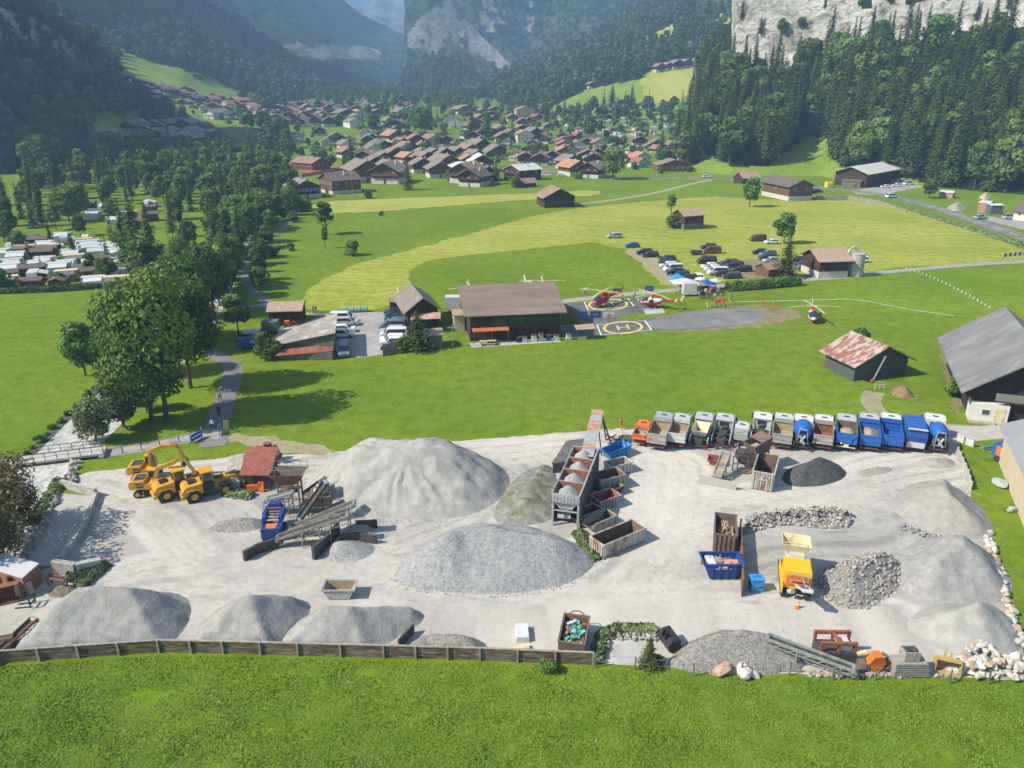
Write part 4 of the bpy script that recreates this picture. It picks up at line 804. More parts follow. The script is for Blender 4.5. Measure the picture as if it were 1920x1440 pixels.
# sheet pile walls and bays
def wallseg(name, label, pts, H, t, mat, cat='wall', posts=0, pmat=None, panels=False, cap=None):
    W = [P(u, v) for u, v in pts]; o0 = W[0]; root = thing(name, label, cat, tuple(o0)); mb = MB(); pb = []
    for i in range(len(W)-1):
        a = W[i]-o0; b = W[i+1]-o0; d = (b-a).normalized(); n = Vector((-d.y, d.x, 0))*t/2; L = (b-a).length; k = max(1, round(L/posts)) if posts else 1
        for j in range(k):
            p = a+(b-a)*(j/k); q = a+(b-a)*((j+1)/k); h0 = H if not hasattr(H, '__len__') else H[i]+(H[i+1]-H[i])*j/k; h1 = H if not hasattr(H, '__len__') else H[i]+(H[i+1]-H[i])*(j+1)/k
            m = MB() if panels else mb; z = Vector((0,0,1)); m.add([p-n, q-n, q+n, p+n, p-n+z*h0, q-n+z*h1, q+n+z*h1, p+n+z*h0], [(0,3,2,1),(4,5,6,7),(0,1,5,4),(1,2,6,5),(2,3,7,6),(3,0,4,7)])
            if panels: m.build('panel', mat, root)
            if posts: pb.append((p, h0)); 
    if posts:
        pb.append((W[-1]-o0, h1))
        for p, h in pb: m = MB(); m.box(p.x-.08,p.x+.08,p.y-t/2-.14,p.y-t/2-.003,0,h+.12); m.build('post', pmat or POSTM, root)
    if not panels: mb.build('panel', mat, root)
    return root
pw = wallseg('plank_wall', 'long low weathered plank wall dividing the yard from the front meadow', [(2,1243),(150,1232),(300,1222),(420,1224),(560,1228),(720,1232),(900,1237),(1112,1246)], 1.15, .14, WOODG, 'plank wall', 3.05, POSTM, True)
mb = MB()
Wp = [P(u, v)-P(2,1243) for u, v in [(2,1243),(150,1232),(300,1222),(420,1224),(560,1228),(720,1232),(900,1237),(1112,1246)]]
for a, b in zip(Wp[:-1], Wp[1:]): mb.bar((a.x,a.y,1.19),(b.x,b.y,1.19),.2,.07)
mb.build('coping', mt('coping_wood', (.38,.34,.28), (.26,.22,.17), scale=2), pw)
wallseg('sheet_wall', 'tall thin rusty sheet wall between skip and blue box', [(1386,1000),(1388,1046),(1391,1117)], 1.7, .12, RUST, 'sheet wall', 2.2, DARKST)
wallseg('sheet_wall', 'cross sheet wall behind the deep blue skip', [(1314,1058),(1388,1058)], 1.3, .1, RUST, 'sheet wall')
wallseg('concrete_wall', 'free standing pale concrete panel wall before the rusty crusher', [(1309,906),(1345,913),(1380,919)], [1.15,1.05,.95], .18, CONCL, 'concrete wall')
wallseg('bay_wall', 'dark low retaining wall left of the blue screening plant', [(458,1052),(488,1036),(532,1022)], 1.1, .3, DARKST, 'retaining wall'); wallseg('bay_wall', 'dark retaining wall between the two gravel bays', [(588,1050),(612,1030),(636,1002)], 1.45, .3, DARKST, 'retaining wall')
wallseg('bay_wall', 'short dark wall behind the front gravel bay', [(638,1018),(672,1014),(706,1020)], 1.0, .22, DARKST, 'retaining wall'); wallseg('bay_wall', 'short dark wall behind the rear gravel bay', [(668,992),(708,990)], 1.0, .22, DARKST, 'retaining wall')
wallseg('bay_wall', 'short plank wall between the smooth pile and the coarse pile', [(748,1216),(776,1186)], .9, .15, DARKST, 'retaining wall')
wallseg('concrete_wall', 'mossy low concrete wall along the concrete apron', [(182,931),(162,985),(150,1005),(132,1032),(112,1055)], .7, .35, CONC, 'concrete wall'); wallseg('concrete_wall', 'tapering concrete wall between the river and the apron', [(117,912),(150,923),(182,932)], [.9,1.0,1.1], .35, CONC, 'concrete wall')
wallseg('concrete_wall', 'old stained concrete block wall near the brown hut', [(104,1073),(145,1077),(192,1063)], [1.35,1.2,1.0], .6, CONC, 'concrete wall')
wallseg('garden_wall', 'white board wall segment beside the last mixer truck', [(1793,822),(1806,832),(1824,838)], .9, .1, WHITEP, 'board wall', 2.4); wallseg('plank_fence', 'white plank fence along the right yard edge', [(1793,852),(1802,872),(1812,895),(1818,918)], 1.0, .12, CONCL, 'fence', 1.6, WHITEP)
wallseg('road_wall', 'rough stone retaining wall under the far road', [(1530,374),(1590,375),(1650,383),(1700,398)], [1.6,1.8,1.4,.6], .6, mt('wall_stone', (.34,.32,.28), (.20,.19,.17), scale=1.0, world=True, bump=.8), 'stone wall')
# pale pit
sheet('pale_pit', [(1148,1238),(1146,1213),(1160,1206),(1232,1204),(1240,1215),(1238,1240),(1190,1243)], CONCL, .02, 'pale dusty pit floor beside the spruce sapling', it=1)
# fences
def postfence(label, pts, gap, H, mat, wires=(), cat='fence', name='wire_fence', th=.09, railm=None, rail=.03):
    W = [P(u, v) for u, v in pts]; o0 = W[0]; root = thing(name, label, cat, tuple(o0)); wm_ = MB(); last = None
    for i in range(len(W)-1):
        a = W[i]-o0; b = W[i+1]-o0; L = (b-a).length; k = max(1, round(L/gap))
        for j in range(k+(1 if i == len(W)-2 else 0)):
            p = a+(b-a)*(j/k); h = H*random.uniform(.93,1.06); m = MB(); m.bar((p.x,p.y,-.05),(p.x+random.uniform(-.04,.04),p.y,h),th); m.build('post', mat, root)
            if last is not None:
                for w_ in wires: wm_.bar((last.x,last.y,H*w_),(p.x,p.y,H*w_),rail)
            last = p
    if wires: wm_.build('rail', railm or STEEL, root)
    return root
postfence('thin post and wire fence along the front edge of the yard', [(1117,1252),(1190,1256),(1300,1268),(1480,1266),(1560,1276),(1640,1276),(1780,1282),(1925,1284)], 3.9, 1.35, mt('fence_post', (.14,.12,.09), (.22,.19,.15), scale=4), (.45,.9), rail=.015)
postfence('dark timber rail fence along the path to the blue gate', [(195,856),(300,838),(372,822)], 2.0, .95, DARKST, (.95,), name='rail_fence', rail=.07)
postfence('wire fence along the track behind the helicopter base', [(1640,516),(1780,503),(1920,494)], 9, 1.1, POSTM, (.9,), rail=.02)
postfence('dark rail fence above the mown strip', [(620,378),(697,372)], 3.5, 1.1, DARKST, (.9,.5), rail=.06, name='rail_fence')
# bridge
bp = P(20,880); br = thing('footbridge', 'flat concrete footbridge with thin steel railings over the white river', 'bridge', tuple(bp)); q = P(196,858); d = q-bp; L = d.length; br.rotation_euler[2] = math.atan2(d.y, d.x)
mb = MB(); mb.box(-.5,L,-.1,2.3,.35,.6); mb.box(-.5,0.3,-.3,2.5,-.1,.35); mb.box(L-.6,L,-.3,2.5,-.1,.35); mb.build('deck', CONCL, br)
for yy in (0.0, 2.2):
    mb = MB(); n = 8
    for k in range(n+1): mb.bar((L*k/n,yy,.6),(L*k/n,yy,1.6),.06)
    mb.bar((0,yy,1.6),(L,yy,1.6),.07); mb.bar((0,yy,1.1),(L,yy,1.1),.035); mb.build('railing', DARKST, br)

for lb, pl_, n_, zz in [('coarse stones rolled to the foot of the wide chippings pile', [(730,1085),(760,1108),(850,1120),(970,1122),(1070,1104),(1125,1066),(1112,1058),(1060,1096),(960,1110),(850,1108),(762,1096),(742,1072)], 420, .01), ('coarse stones at the foot of the largest pile', [(590,950),(650,975),(760,986),(850,984),(930,958),(962,930),(950,925),(900,956),(840,970),(760,972),(660,961),(605,944)], 300, .01), ('loose stones scattered over the yard floor', [(200,950),(600,1060),(1200,1120),(1500,1200),(1700,1200),(1680,1150),(1250,870),(1200,1080),(700,1080),(480,900)], 420, .0)]: rubble('rubble', lb, ptsin(pl_, n_), [RB1, RB2], .05, .17, lambda x, y: zz)
# ================================================================ vehicles of the yard
def wheel(root, x, y, r=.5, w=.3, dual=False, name='wheel'):
    # axle runs along x
    mb = MB(); s = 1 if x > 0 else -1; mb.cyl((x-w/2,y,r),(x+w/2,y,r),r,r,14,mi=0); mb.cyl((x+s*(w/2-.02),y,r),(x+s*(w/2+.025),y,r),r*.55,r*.5,12,mi=1); return mb.build(name, [TYRE, RIM], root)
def truck(u, label, kind, body, cab, W=2.45, L=7.4, v=846, load=None, sc=1.0, floor=None, rz=-.36):
    L -= 1.3; p = P(u, v+3); root = thing('truck', label, 'truck', tuple(p), rz, 'trucks parked in the row at the back of the yard'); h = W/2; cy0 = L-2.1; ch = 2.75*sc
    # facing +Y; rear axle near y=1
    mb = MB(); mb.box(-.45,.45,.1,L-.4,.75,1.0); mb.box(-h+.15,h-.15,L-.25,L+.02,.35,.8); mb.box(-.9,-.45,3.2,4.3,.5,.95); mb.box(.45,.9,3.0,4.4,.5,.95); mb.build('chassis', DARKST, root)
    for yy in ((1.1, 2.45, L-1.35) if L > 5.4 else (1.1, L-1.1)):
        for s in (-1, 1): wheel(root, s*(h-.24), yy, .5*sc, .46 if yy < 3 else .3)
    prof = [(cy0,.85),(L-.05,.85),(L+.05,1.6),(L-.12,ch-.35),(L-.5,ch),(cy0+.12,ch),(cy0,ch-.25)]
    mb = MB(); mb.loft([[(x, y, z) for y, z in prof] for x in (-h+.06, h-.06)], True); mb.box(-h+.25,h-.25,L-1.2,L-.5,ch,ch+.12,tx=.1,ty=.1); c = mb.build('cab', cab, root)
    mb = MB(); mb.box(-.62,.62,cy0-.02,cy0+.1,ch-1.15,ch-.55); mb.build('rear_window', GLASS, c); mb = MB(); mb.box(-h+.14,h-.14,L-.42,L+.06,1.75,ch-.42); mb.build('windscreen', GLASS, c)
    for s in (-1, 1): mb = MB(); x = s*(h-.05); mb.box(min(x,x+s*.02),max(x,x+s*.02),cy0+.55,L-.5,1.75,ch-.5); mb.build('side_window', GLASS, c); mb = MB(); mb.bar((s*(h-.1),L-.2,ch-.4),(s*(h+.17),L-.15,ch-.5),.05); mb.box(s*(h+.15)-.09,s*(h+.15)+.09,L-.22,L-.1,ch-1.15,ch-.5); mb.build('mirror', BLACKP, c)
    mb = MB(); mb.box(-.35,.35,L-1.5,L-1.0,ch+.005,ch+.05); mb.build('roof_hatch', BLACKP, c)
    mb = MB(); mb.box(-h+.1,h-.1,-.12,.08,.5,.66,mi=0)
    for s in (-1,1): mb.box(s*(h-.35)-.2,s*(h-.35)+.2,-.16,-.11,.52,.68,mi=1)
    mb.build('tail_bar', [DARKST, mt('tail_light', (.35,.03,.02))], root)
    if kind == 'tipper':
        mb = MB(); mb.tray(-h,h,-.15,cy0-.15,1.05,2.25*sc,.07,mi=0,mi_in=1); mb.box(-h,h,cy0-.35,cy0-.15,2.25*sc,2.75*sc,mi=0); mb.box(-h+.1,h-.1,-.2,-.14,1.5,1.6,mi=0); t = mb.build('tipper_body', [body, floor or body], root)
        mb = MB()
        for s in (-1,1):
            for yy in (.3,1.6,2.9,cy0-.6): mb.box(s*h-.03,s*h+.03,yy,yy+.12,1.1,2.2*sc)
        mb.build('body_rib', body, t); mb = MB(); mb.box(-h-.02,h+.02,-.22,-.13,2.12*sc,2.3*sc); mb.box(-h-.02,h+.02,-.22,-.13,1.05,1.2); mb.build('tailgate_frame', body, t)
        if load:
            V, Fq = [], []; n = 12
            xs = np.linspace(-h+.08,h-.08,n); ys = np.linspace(-.05,cy0-.25,n); X, Y = np.meshgrid(xs, ys); Z = 1.35+.95*np.clip(1-np.abs(X)/h,0,1)*np.clip(1-np.abs(Y-2.2)/3,0,1)+.1*fbm(X*3,Y*3,2,5)
            i = np.arange((n-1)*(n-1)); r = i//(n-1); cc = i%(n-1); a = r*n+cc; link('load', npmesh('load', np.stack([X,Y,Z],-1).reshape(-1,3), np.stack([a,a+1,a+n+1,a+n],1), load), t)
    elif kind == 'hooklift':
        mb = MB()
        for s in (-1,1): mb.box(s*(h-.12)-.08,s*(h-.12)+.08,-.1,cy0-.2,1.35,1.5); mb.bar((s*(h-.12),cy0-.3,1.4),(s*(h-.12),cy0-.1,2.5),.12); mb.bar((s*(h-.1),.1,.9),(s*(h-.12),.0,1.9),.1)
        mb.bar((-h+.1,cy0-.12,2.45),(h-.1,cy0-.12,2.45),.1); mb.build('lift_frame', GALV, root)
        mb = MB(); mb.box(-.5,.5,.2,cy0-.3,1.05,1.3); mb.bar((-.5,.6,1.3),(.5,1.8,1.5),.14); mb.bar((.5,2.2,1.3),(-.5,3.2,1.55),.14); mb.bar((-.9,2,1.3),(.9,2,1.3),.2); mb.bar((-.9,.7,1.2),(.9,.7,1.2),.2); mb.cyl((-.3,3.6,1.5),(.4,3.9,1.6),.25); mb.build('lift_arm', DARKST, root)
        if load: mb = MB(); mb.tray(-h+.22,h-.22,.3,cy0-.5,1.4,2.35,.07,tx=.28,ty=.7,mi=0,mi_in=1); mb.build('hopper', [body, load], root)
    elif kind == 'mixer':
        rs = [(-.1,.45,2.6),(.5,.95,2.35),(1.6,1.2,2.2),(2.9,1.15,2.05),(4.2,.75,1.85),(4.7,.4,1.8)]; rings = []
        for y, r, z in rs: rings.append([(r*math.cos(2*PI*i/18), y+.25*(r*math.sin(2*PI*i/18))*.3, z+r*math.sin(2*PI*i/18)) for i in range(18)])
        mb = MB(); mb.loft(rings); mb.build('drum', body, root, smooth_=True)
        mb = MB(); mb.cyl((0,-.16,2.6),(0,-.08,2.6),.36,.36,14); mb.build('drum_mouth', BLACKP, root)
        mb = MB(); mb.add([(-.5,-.5,3.05),(.5,-.5,3.05),(.35,-.05,2.75),(-.35,-.05,2.75),(-.4,-.5,3.2),(.4,-.5,3.2),(.3,0,2.9),(-.3,0,2.9)], [(0,3,2,1),(0,1,5,4),(1,2,6,5),(3,0,4,7)]); mb.bar((-.35,-.45,2.3),(.3,-.95,1.3),.35,.06); mb.bar((.3,-.4,2.3),(-.2,-.7,1.6),.3,.05); mb.build('chute', GALV, root)
        mb = MB()
        for s in (-1,1): mb.bar((s*.75,-.1,1.0),(s*.45,-.3,2.9),.09); mb.bar((s*.95,4.4,1.0),(s*.4,4.5,2.2),.1)
        mb.bar((-.75,-.15,1.2),(.75,-.15,1.2),.1); mb.bar((-.6,-.2,1.9),(.6,-.2,1.9),.08); mb.bar((-.95,-.2,.7),(-.8,-.3,2.2),.05); mb.bar((-.55,-.2,.7),(-.5,-.3,2.2),.05); mb.build('frame', GALV, root)
        mb = MB()
        for s in (-1,1): mb.box(s*(h-.3)-.25,s*(h-.3)+.25,.3,3.0,1.05,1.12)
        mb.build('mudguard', BLACKP, root)
    elif kind == 'hopper':
        mb = MB(); o = [(-h,0,1.7),(h,0,1.7),(h,4.6,1.5),(-h,4.6,1.5),(-h,0,2.4),(-.6,0,1.55),(.6,0,1.55),(h,0,2.4),(h,4.8,2.7),(-h,4.8,2.7)]
        mb.tray(-h,h,0,cy0-.2,1.1,2.55,.08,mi=0,mi_in=1); mb.bar((-h,-.05,2.5),(-.55,-.08,1.75),.12); mb.bar((h,-.05,2.5),(.55,-.08,1.75),.12); mb.box(-.55,.55,-.12,-.02,1.1,1.8,mi=0); mb.build('hopper', [body, BINB], root)
        mb = MB(); mb.ball((0,1.8,1.9),(.95,1.4,.5)); mb.build('load', TAN, root); mb = MB(); mb.box(-.35,.35,-.35,-.13,.75,1.1,tx=.08,ty=.05); mb.bar((-1.1,-.2,.75),(1.1,-.2,.75),.1); mb.ball((-.6,-.25,1.2),.14); mb.build('spreader', CREAM, root)
    elif kind == 'press':
        mb = MB(); mb.box(-h,h,.6,cy0-.1,1.05,3.1,tx=.08); mb.build('refuse_body', body, root); mb = MB()
        for k in range(4): mb.box(-h+.15,h-.15,1.2+1.0*k,1.3+1.0*k,3.1,3.18)
        mb.build('roof_rib', body, root); mb = MB(); mb.loft([[(x,-.2,1.0),(x,.58,1.0),(x,.58,3.15),(x,.1,3.1),(x,-.35,2.2)] for x in (-h+.03,h-.03)]); t = mb.build('hopper', BLUED, root); mb = MB(); mb.box(-h+.2,h-.2,-.4,-.2,.8,1.5); mb.bar((-h+.1,-.1,3.2),(h-.1,-.1,3.2),.35,.12); mb.build('tail_lift', GREYL, root)
    elif kind == 'van':
        mb = MB(); mb.box(-h+.05,h-.05,-.1,cy0-.1,.9,1.75,tx=.06,ty=.04); mb.bar((-h+.1,.1,1.8),(h-.1,cy0-.5,1.85),.08,.03); mb.build('cover', body, root)
    return root
CABG = SILVER
truck(1197,'small orange tipper truck, first of the row',"tipper",ORANGE,ORANGE,W=1.75,L=5.6,v=834,sc=.78,floor=BING)
truck(1229,'brown grey tipper with a blue grey cab, second of the row and set furthest back','tipper',BING,pm('blue_grey_cab',(.30,.37,.43),.4),v=842,L=7.9,sc=1.05,floor=TAN)
truck(1266,'pale tipper with sandy floor beside the brown grey one','tipper',GREYL,SILVER,v=839,L=7.2,floor=TAN,W=2.3)
truck(1308,'silver truck carrying a pale V shaped hopper between white rails','hooklift',GREYL,SILVER,v=840,L=7.8,load=CREAM)
truck(1349,'silver hook lift truck with bare open chassis','hooklift',GREYL,SILVER,v=840,L=7.4)
truck(1386,'low grey covered pickup van between two bare chassis trucks','van',GREYP,GREYL,W=1.9,L=5.0,v=834,sc=.78)
truck(1422,'white cab truck half hidden behind the rusty crusher','hooklift',GREYL,WHITEP,v=836,L=7.2)
truck(1463,'grey tipper with tan sandy floor right of the rusty crusher','tipper',GREYP,GREYL,v=841,L=7.6,floor=TAN)
truck(1501,'concrete mixer with blue drum and white cab in the middle of the row','mixer',BLUE,WHITEP,v=842,L=7.4)
truck(1540,'brown grey tipper next to the middle mixer','tipper',BING,WHITEP,v=843,L=7.4,W=2.35,floor=RUST)
truck(1584,'blue gritter truck with dark open hopper','hopper',BLUE,SILVER,v=844,L=7.9)
truck(1628,'blue tipper heaped with tan sand','tipper',BLUE,SILVER,v=845,L=7.9,load=TAN,sc=1.05)
truck(1670,'empty bright blue tipper with white cab roof','tipper',BLUE,WHITEP,v=845,L=7.9,sc=1.05)
truck(1713,'blue refuse press truck with ribbed blue roof','press',BLUE,BLUE,v=845,L=7.6)
truck(1757,'larger concrete mixer with blue drum, last of the row','mixer',BLUE,WHITEP,v=848,L=8.3,W=2.5,sc=1.05)
# ---------------------------------------------------------------- excavators and loaders (built facing +X)
def wheely(root, x, y, r, w):
    mb = MB(); s = 1 if y > 0 else -1; mb.cyl((x,y-w/2,r),(x,y+w/2,r),r,r,16,mi=0); mb.cyl((x,y+s*(w/2-.02),r),(x,y+s*(w/2+.03),r),r*.55,r*.5,12,mi=1); mb.build('wheel', [TYRE, YELLOW], root)
def excavator(label, u, v, rz, boom, stick, house_rz=0.0, tracks=False, paint=None, sc=1.0):
    pt = paint or YELLOW; p = P(u, v); root = thing('excavator', label, 'excavator', tuple(p), rz); root.scale = (sc,sc,sc)
    mb = MB(); mb.box(-1.5,1.5,-.55,.55,.5,1.0); mb.box(1.3,1.7,-1.1,1.1,.35,.85); mb.cyl((0,0,1.0),(0,0,1.2),.6,.6,14); mb.build('undercarriage', DARKST, root)
    if tracks:
        for s in (-1,1): mb = MB(); mb.prism([(-1.7,.15),(-1.4,0),(1.4,0),(1.7,.2),(1.7,.6),(1.4,.8),(-1.4,.8),(-1.7,.6)], s*1.05-.25, s*1.05+.25); mb.build('track', TYRE, root)
    else:
        for x in (-1.15,1.15):
            for y in (-1.05,1.05): wheely(root, x, y, .5, .42)
    hs = MB(); hs.T = Matrix.Rotation(house_rz, 4, 'Z'); prof = [(-1.9,1.2),(-2.05,1.5),(-2.0,2.1),(-1.7,2.3),(-.2,2.35),(-.1,1.9),(.9,1.9),(1.1,1.2)]; hs.prism(prof, -1.2, 1.2); body = hs.build('house_body', pt, root)
    k = MB(); k.T = hs.T; k.box(-1.55,-.3,-.85,.85,2.32,2.42,tx=.05,ty=.05); k.cyl((-1.2,-.5,2.3),(-1.2,-.5,2.75),.07); k.build('engine_cover', DARKST, body); k = MB(); k.T = hs.T; k.box(-1.2,-.35,-1.23,-1.205,1.45,2.05); k.build('logo_panel', BLACKP, body)
    text('CAT', .42, CREAM, body, (-.78*math.cos(house_rz)-math.sin(house_rz)*-1.245, -.78*math.sin(house_rz)+math.cos(house_rz)*-1.245, 1.75), (PI/2,0,house_rz), 'logo_letters') if not paint else None
    k = MB(); k.T = hs.T; k.prism([(-.05,1.5),(1.15,1.5),(1.2,2.2),(.85,3.05),(-.05,3.05)], .25, 1.15); cb = k.build('cab', pt, root)
    k = MB(); k.T = hs.T; k.prism([(.05,2.1),(1.19,2.2),(.88,2.95),(.05,2.95)], .235, 1.165); k.build('cab_glass', GLASS, cb); k = MB(); k.T = hs.T; k.box(-.1,.9,.2,1.2,3.05,3.12); k.build('cab_roof', pt, cb)
    k = MB(); k.T = hs.T; bp_ = [(x, -.15, z) for x, z in boom]
    for a, b, w_ in zip(bp_[:-1], bp_[1:], (.42,.5,.38,.3)): k.bar(a, b, .34, w_)
    bo = k.build('boom', pt, root); k = MB(); k.T = hs.T; k.bar((boom[0][0]+.6,-.42,1.5), (boom[1][0]+.1,-.38,boom[1][1]-.1), .12); k.bar((boom[0][0]+.6,.12,1.5), (boom[1][0]+.1,.1,boom[1][1]-.1), .12); k.build('hydraulic_cylinder', STEEL, bo)
    k = MB(); k.T = hs.T; k.bar((stick[0][0],-.15,stick[0][1]), (stick[1][0],-.15,stick[1][1]), .28, .34); st = k.build('stick', pt, root); bx_, bz = stick[1]
    k = MB(); k.T = hs.T; k.loft([[(bx_+.1,y,bz+.1),(bx_+.3,y,bz-.55),(bx_-.1,y,bz-.95),(bx_-.65,y,bz-.75),(bx_-.55,y,bz-.45),(bx_-.15,y,bz-.15)] for y in (-.6,.3)]); k.build('bucket', DARKST, root)
    k = MB(); k.T = hs.T; m = ((boom[-1][0]+boom[-2][0])/2, (boom[-1][1]+boom[-2][1])/2+.35); k.bar((m[0],-.15,m[1]), (stick[0][0]+.15,-.15,stick[0][1]+.35), .12); k.build('hydraulic_cylinder', STEEL, st)
    return root
excavator('yellow wheeled excavator nearest the viewer with its arm raised over the loaders', 283, 925, .12, [(.6,1.6),(1.4,3.5),(3.6,4.3),(4.6,5.2)], [(4.5,5.3),(5.9,2.4)], 0, sc=.9)
excavator('second yellow excavator parked behind the nearest one', 277, 897, .12, [(.6,1.6),(.9,3.9),(2.6,4.6),(4.4,4.7)], [(4.3,4.8),(5.2,2.6)], 0, sc=.9)
excavator('rusty orange excavator arm reaching over the hopper behind the red shed', 497, 866, -.1, [(.6,1.6),(1.2,2.5),(2.2,3.0)], [(2.2,3.1),(2.7,1.7)], 0, True, RUST, .75)
def loader(label, u, v, rz):
    p = P(u, v); root = thing('wheel_loader', label, 'wheel loader', tuple(p), rz)
    mb = MB(); mb.loft([[(x,y*k,z) for x,z in [(-2.7,.9),(-2.75,1.5),(-2.4,1.95),(-.6,2.1),(-.6,.9)]] for y,k in ((-1.1,1),(1.1,1))]); b_ = mb.build('engine_hood', YELLOW, root); mb = MB(); mb.box(-2.0,-1.1,-.5,.5,2.06,2.16); mb.build('vent', BLACKP, b_); mb = MB(); mb.box(-2.95,-2.5,-1.15,1.15,.6,1.0,tx=.05); mb.build('counterweight', YELLOW, b_)
    mb = MB()
    for s in (-1,1): mb.box(-2.8,-2.74,s*.85-.16,s*.85+.16,1.05,1.3)
    mb.build('tail_lamp', mt('tail_light', (.35,.03,.02)), b_)
    mb = MB(); mb.box(-.6,.7,-.8,.8,.9,1.9); mb.box(-.5,.65,-.7,.7,1.9,3.05,tx=.08,ty=.08); cb = mb.build('cab', BLACKP, root); mb = MB(); mb.box(-.62,.78,-.85,.85,3.05,3.18,tx=.04,ty=.04); mb.build('cab_roof', YELLOW, cb)
    mb = MB(); mb.box(-.49,.64,-.705,.705,2.05,2.9,tx=.03,ty=.0); mb.build('cab_glass', GLASS, cb)
    mb = MB()
    for x,y in ((-.5,-.72),(-.5,.72),(.62,-.72),(.62,.72)): mb.bar((x,y,1.85),(x*.9,y*.9,3.06),.11)
    mb.build('cab_pillar', YELLOW, cb)
    mb = MB(); mb.box(.7,2.5,-.5,.5,.7,1.5); mb.box(1.6,2.3,-.45,.45,1.5,2.1,tx=.2); mb.build('front_frame', YELLOW, root)
    for x in (-1.6,1.7):
        for y in (-1.05,1.05): wheely(root, x, y, .72, .5); mb = MB(); s = 1 if y > 0 else -1; mb.box(x-.75,x+.75,min(y-s*.25,y+s*.28),max(y-s*.25,y+s*.28),1.48,1.58,tx=.15); mb.build('mudguard', YELLOW if x < 0 else DARKST, root)
    for s in (-.55,.55): mb = MB(); mb.bar((1.7,s,1.9),(3.0,s,1.9),.16,.3); mb.bar((3.0,s,1.9),(3.8,s,.7),.16,.3); mb.build('lift_arm', YELLOW, root)
    mb = MB(); mb.bar((2.1,0,2.1),(3.2,0,2.3),.18); mb.bar((3.2,0,2.3),(3.7,0,1.0),.14); mb.build('tilt_link', STEEL, root)
    mb = MB(); mb.loft([[(3.75,y,.1),(3.7,y,1.0),(3.9,y,1.25),(4.0,y,.95),(3.95,y,.35),(4.8,y,.12)] for y in (-1.3,1.3)]); mb.build('bucket', DARKST, root)
    return root
loader('yellow wheel loader beside the nearest excavator', 338, 925, .62); loader('yellow wheel loader with cab nearest the red roofed hut', 391, 927, .55)
# ---------------------------------------------------------------- inclined conveyors
def conveyor(label, p0, p1, w=.9, legs=(), frame=None, belt=None, truss=.6, name='conveyor', depth=.0, nseg=None, cover=None):
    p0 = Vector(p0); p1 = Vector(p1); o = Vector((p0.x, p0.y, 0)); root = thing(name, label, 'conveyor', tuple(o)); a = p0-o; b = p1-o; d = (b-a); L = d.length; dn = d.normalized(); n = Vector((-dn.y, dn.x, 0)).normalized(); up = dn.cross(n)*-1; up = up if up.z > 0 else -up
    mb = MB(); mb.bar(a, b, w*.82, .07); mb.build('belt', belt or BELT, root)
    k = nseg or max(3, int(L/1.1)); fr = frame or DARKST
    for s in (-1,1):
        mb = MB(); e = n*(w/2)*s; mb.bar(a+e+up*.12, b+e+up*.12, .07, .26); mb.bar(a+e-up*truss, b+e-up*truss, .06)
        for i in range(k):
            q0 = a+d*(i/k)+e; q1 = a+d*((i+.5)/k)+e; q2 = a+d*((i+1)/k)+e; mb.bar(q0, q1-up*truss, .045); mb.bar(q1-up*truss, q2, .045)
        mb.build('side_truss', fr, root)
    mb = MB(); mb.cyl(a-n*w*.5, a+n*w*.5, .2); mb.cyl(b-n*w*.5, b+n*w*.5, .2); mb.build('end_drum', STEEL, root)
    for t_, sp_ in legs:
        c = a+d*t_; mb = MB(); mb.bar(c-n*w/2, c-n*(w/2+sp_)+Vector((0,0,-c.z)), .1); mb.bar(c+n*w/2, c+n*(w/2+sp_)+Vector((0,0,-c.z)), .1); mb.bar(c-n*(w/2+sp_*.5)+Vector((0,0,-c.z*.5)), c+n*(w/2+sp_*.5)+Vector((0,0,-c.z*.5)), .06); mb.build('support_leg', fr, root)
    return root
# screening plant
conveyor('steep dark belt conveyor rising above the screening plant', P(562,975,.9), P(612,905,4.3), .95, [(.75,.3)], DARKST)
conveyor('long lattice conveyor crossing the screening plant, the rear one', P(545,992,.8), P(664,944,3.6), 1.0, [(.45,.2),(.9,.3)], BING)
conveyor('long pale lattice conveyor at the front of the screening plant', P(520,1010,.9), P(652,967,3.0), .9, [(.35,.2),(.75,.3)], mt('worn_lattice', (.42,.38,.32), (.25,.2,.16), scale=3))
conveyor('short oval belt conveyor behind the blue screening machine', P(500,938,1.6), P(548,925,2.6), 1.0, [(.3,.1),(.9,.2)], STEEL, mt('dusty_belt', (.25,.26,.26), (.33,.33,.32), scale=2))
conveyor('dark sheet covered conveyor leaning on the largest pile', P(574,922,1.2), P(604,900,3.2), 1.2, [(.6,.2)], DARKST)
sc_ = thing('screening_machine', 'deep blue mobile screening machine with stepped grille', 'screening machine', tuple(P(510,1016)), .12); sc_.scale = (.86,.86,.86); mb = MB()
mb.box(-1.2,1.2,0,1.6,.5,1.7,tx=.1,ty=.05); mb.box(-1.15,-.8,1.2,4.2,1.5,2.6); mb.box(.8,1.15,1.2,4.2,1.5,2.6); mb.box(-.9,.9,3.6,4.4,1.8,3.1,tx=.2); mb.build('machine_body', BLUED, sc_)
mb = MB()
for i in range(6): mb.box(-.75,.75,1.0+i*.45,1.38+i*.45,1.55+i*.2,1.63+i*.2)
mb.build('screen_deck', BINB, sc_); mb = MB(); mb.add([(-.5,.2,1.72),(.5,.2,1.72),(.7,1.1,1.85),(-.7,1.1,1.85),(-.5,.2,1.66),(.5,.2,1.66),(.7,1.1,1.79),(-.7,1.1,1.79)], [(0,1,2,3),(0,4,5,1),(1,5,6,2),(2,6,7,3),(3,7,4,0)]); mb.build('feed_plate', ORANGE, sc_)
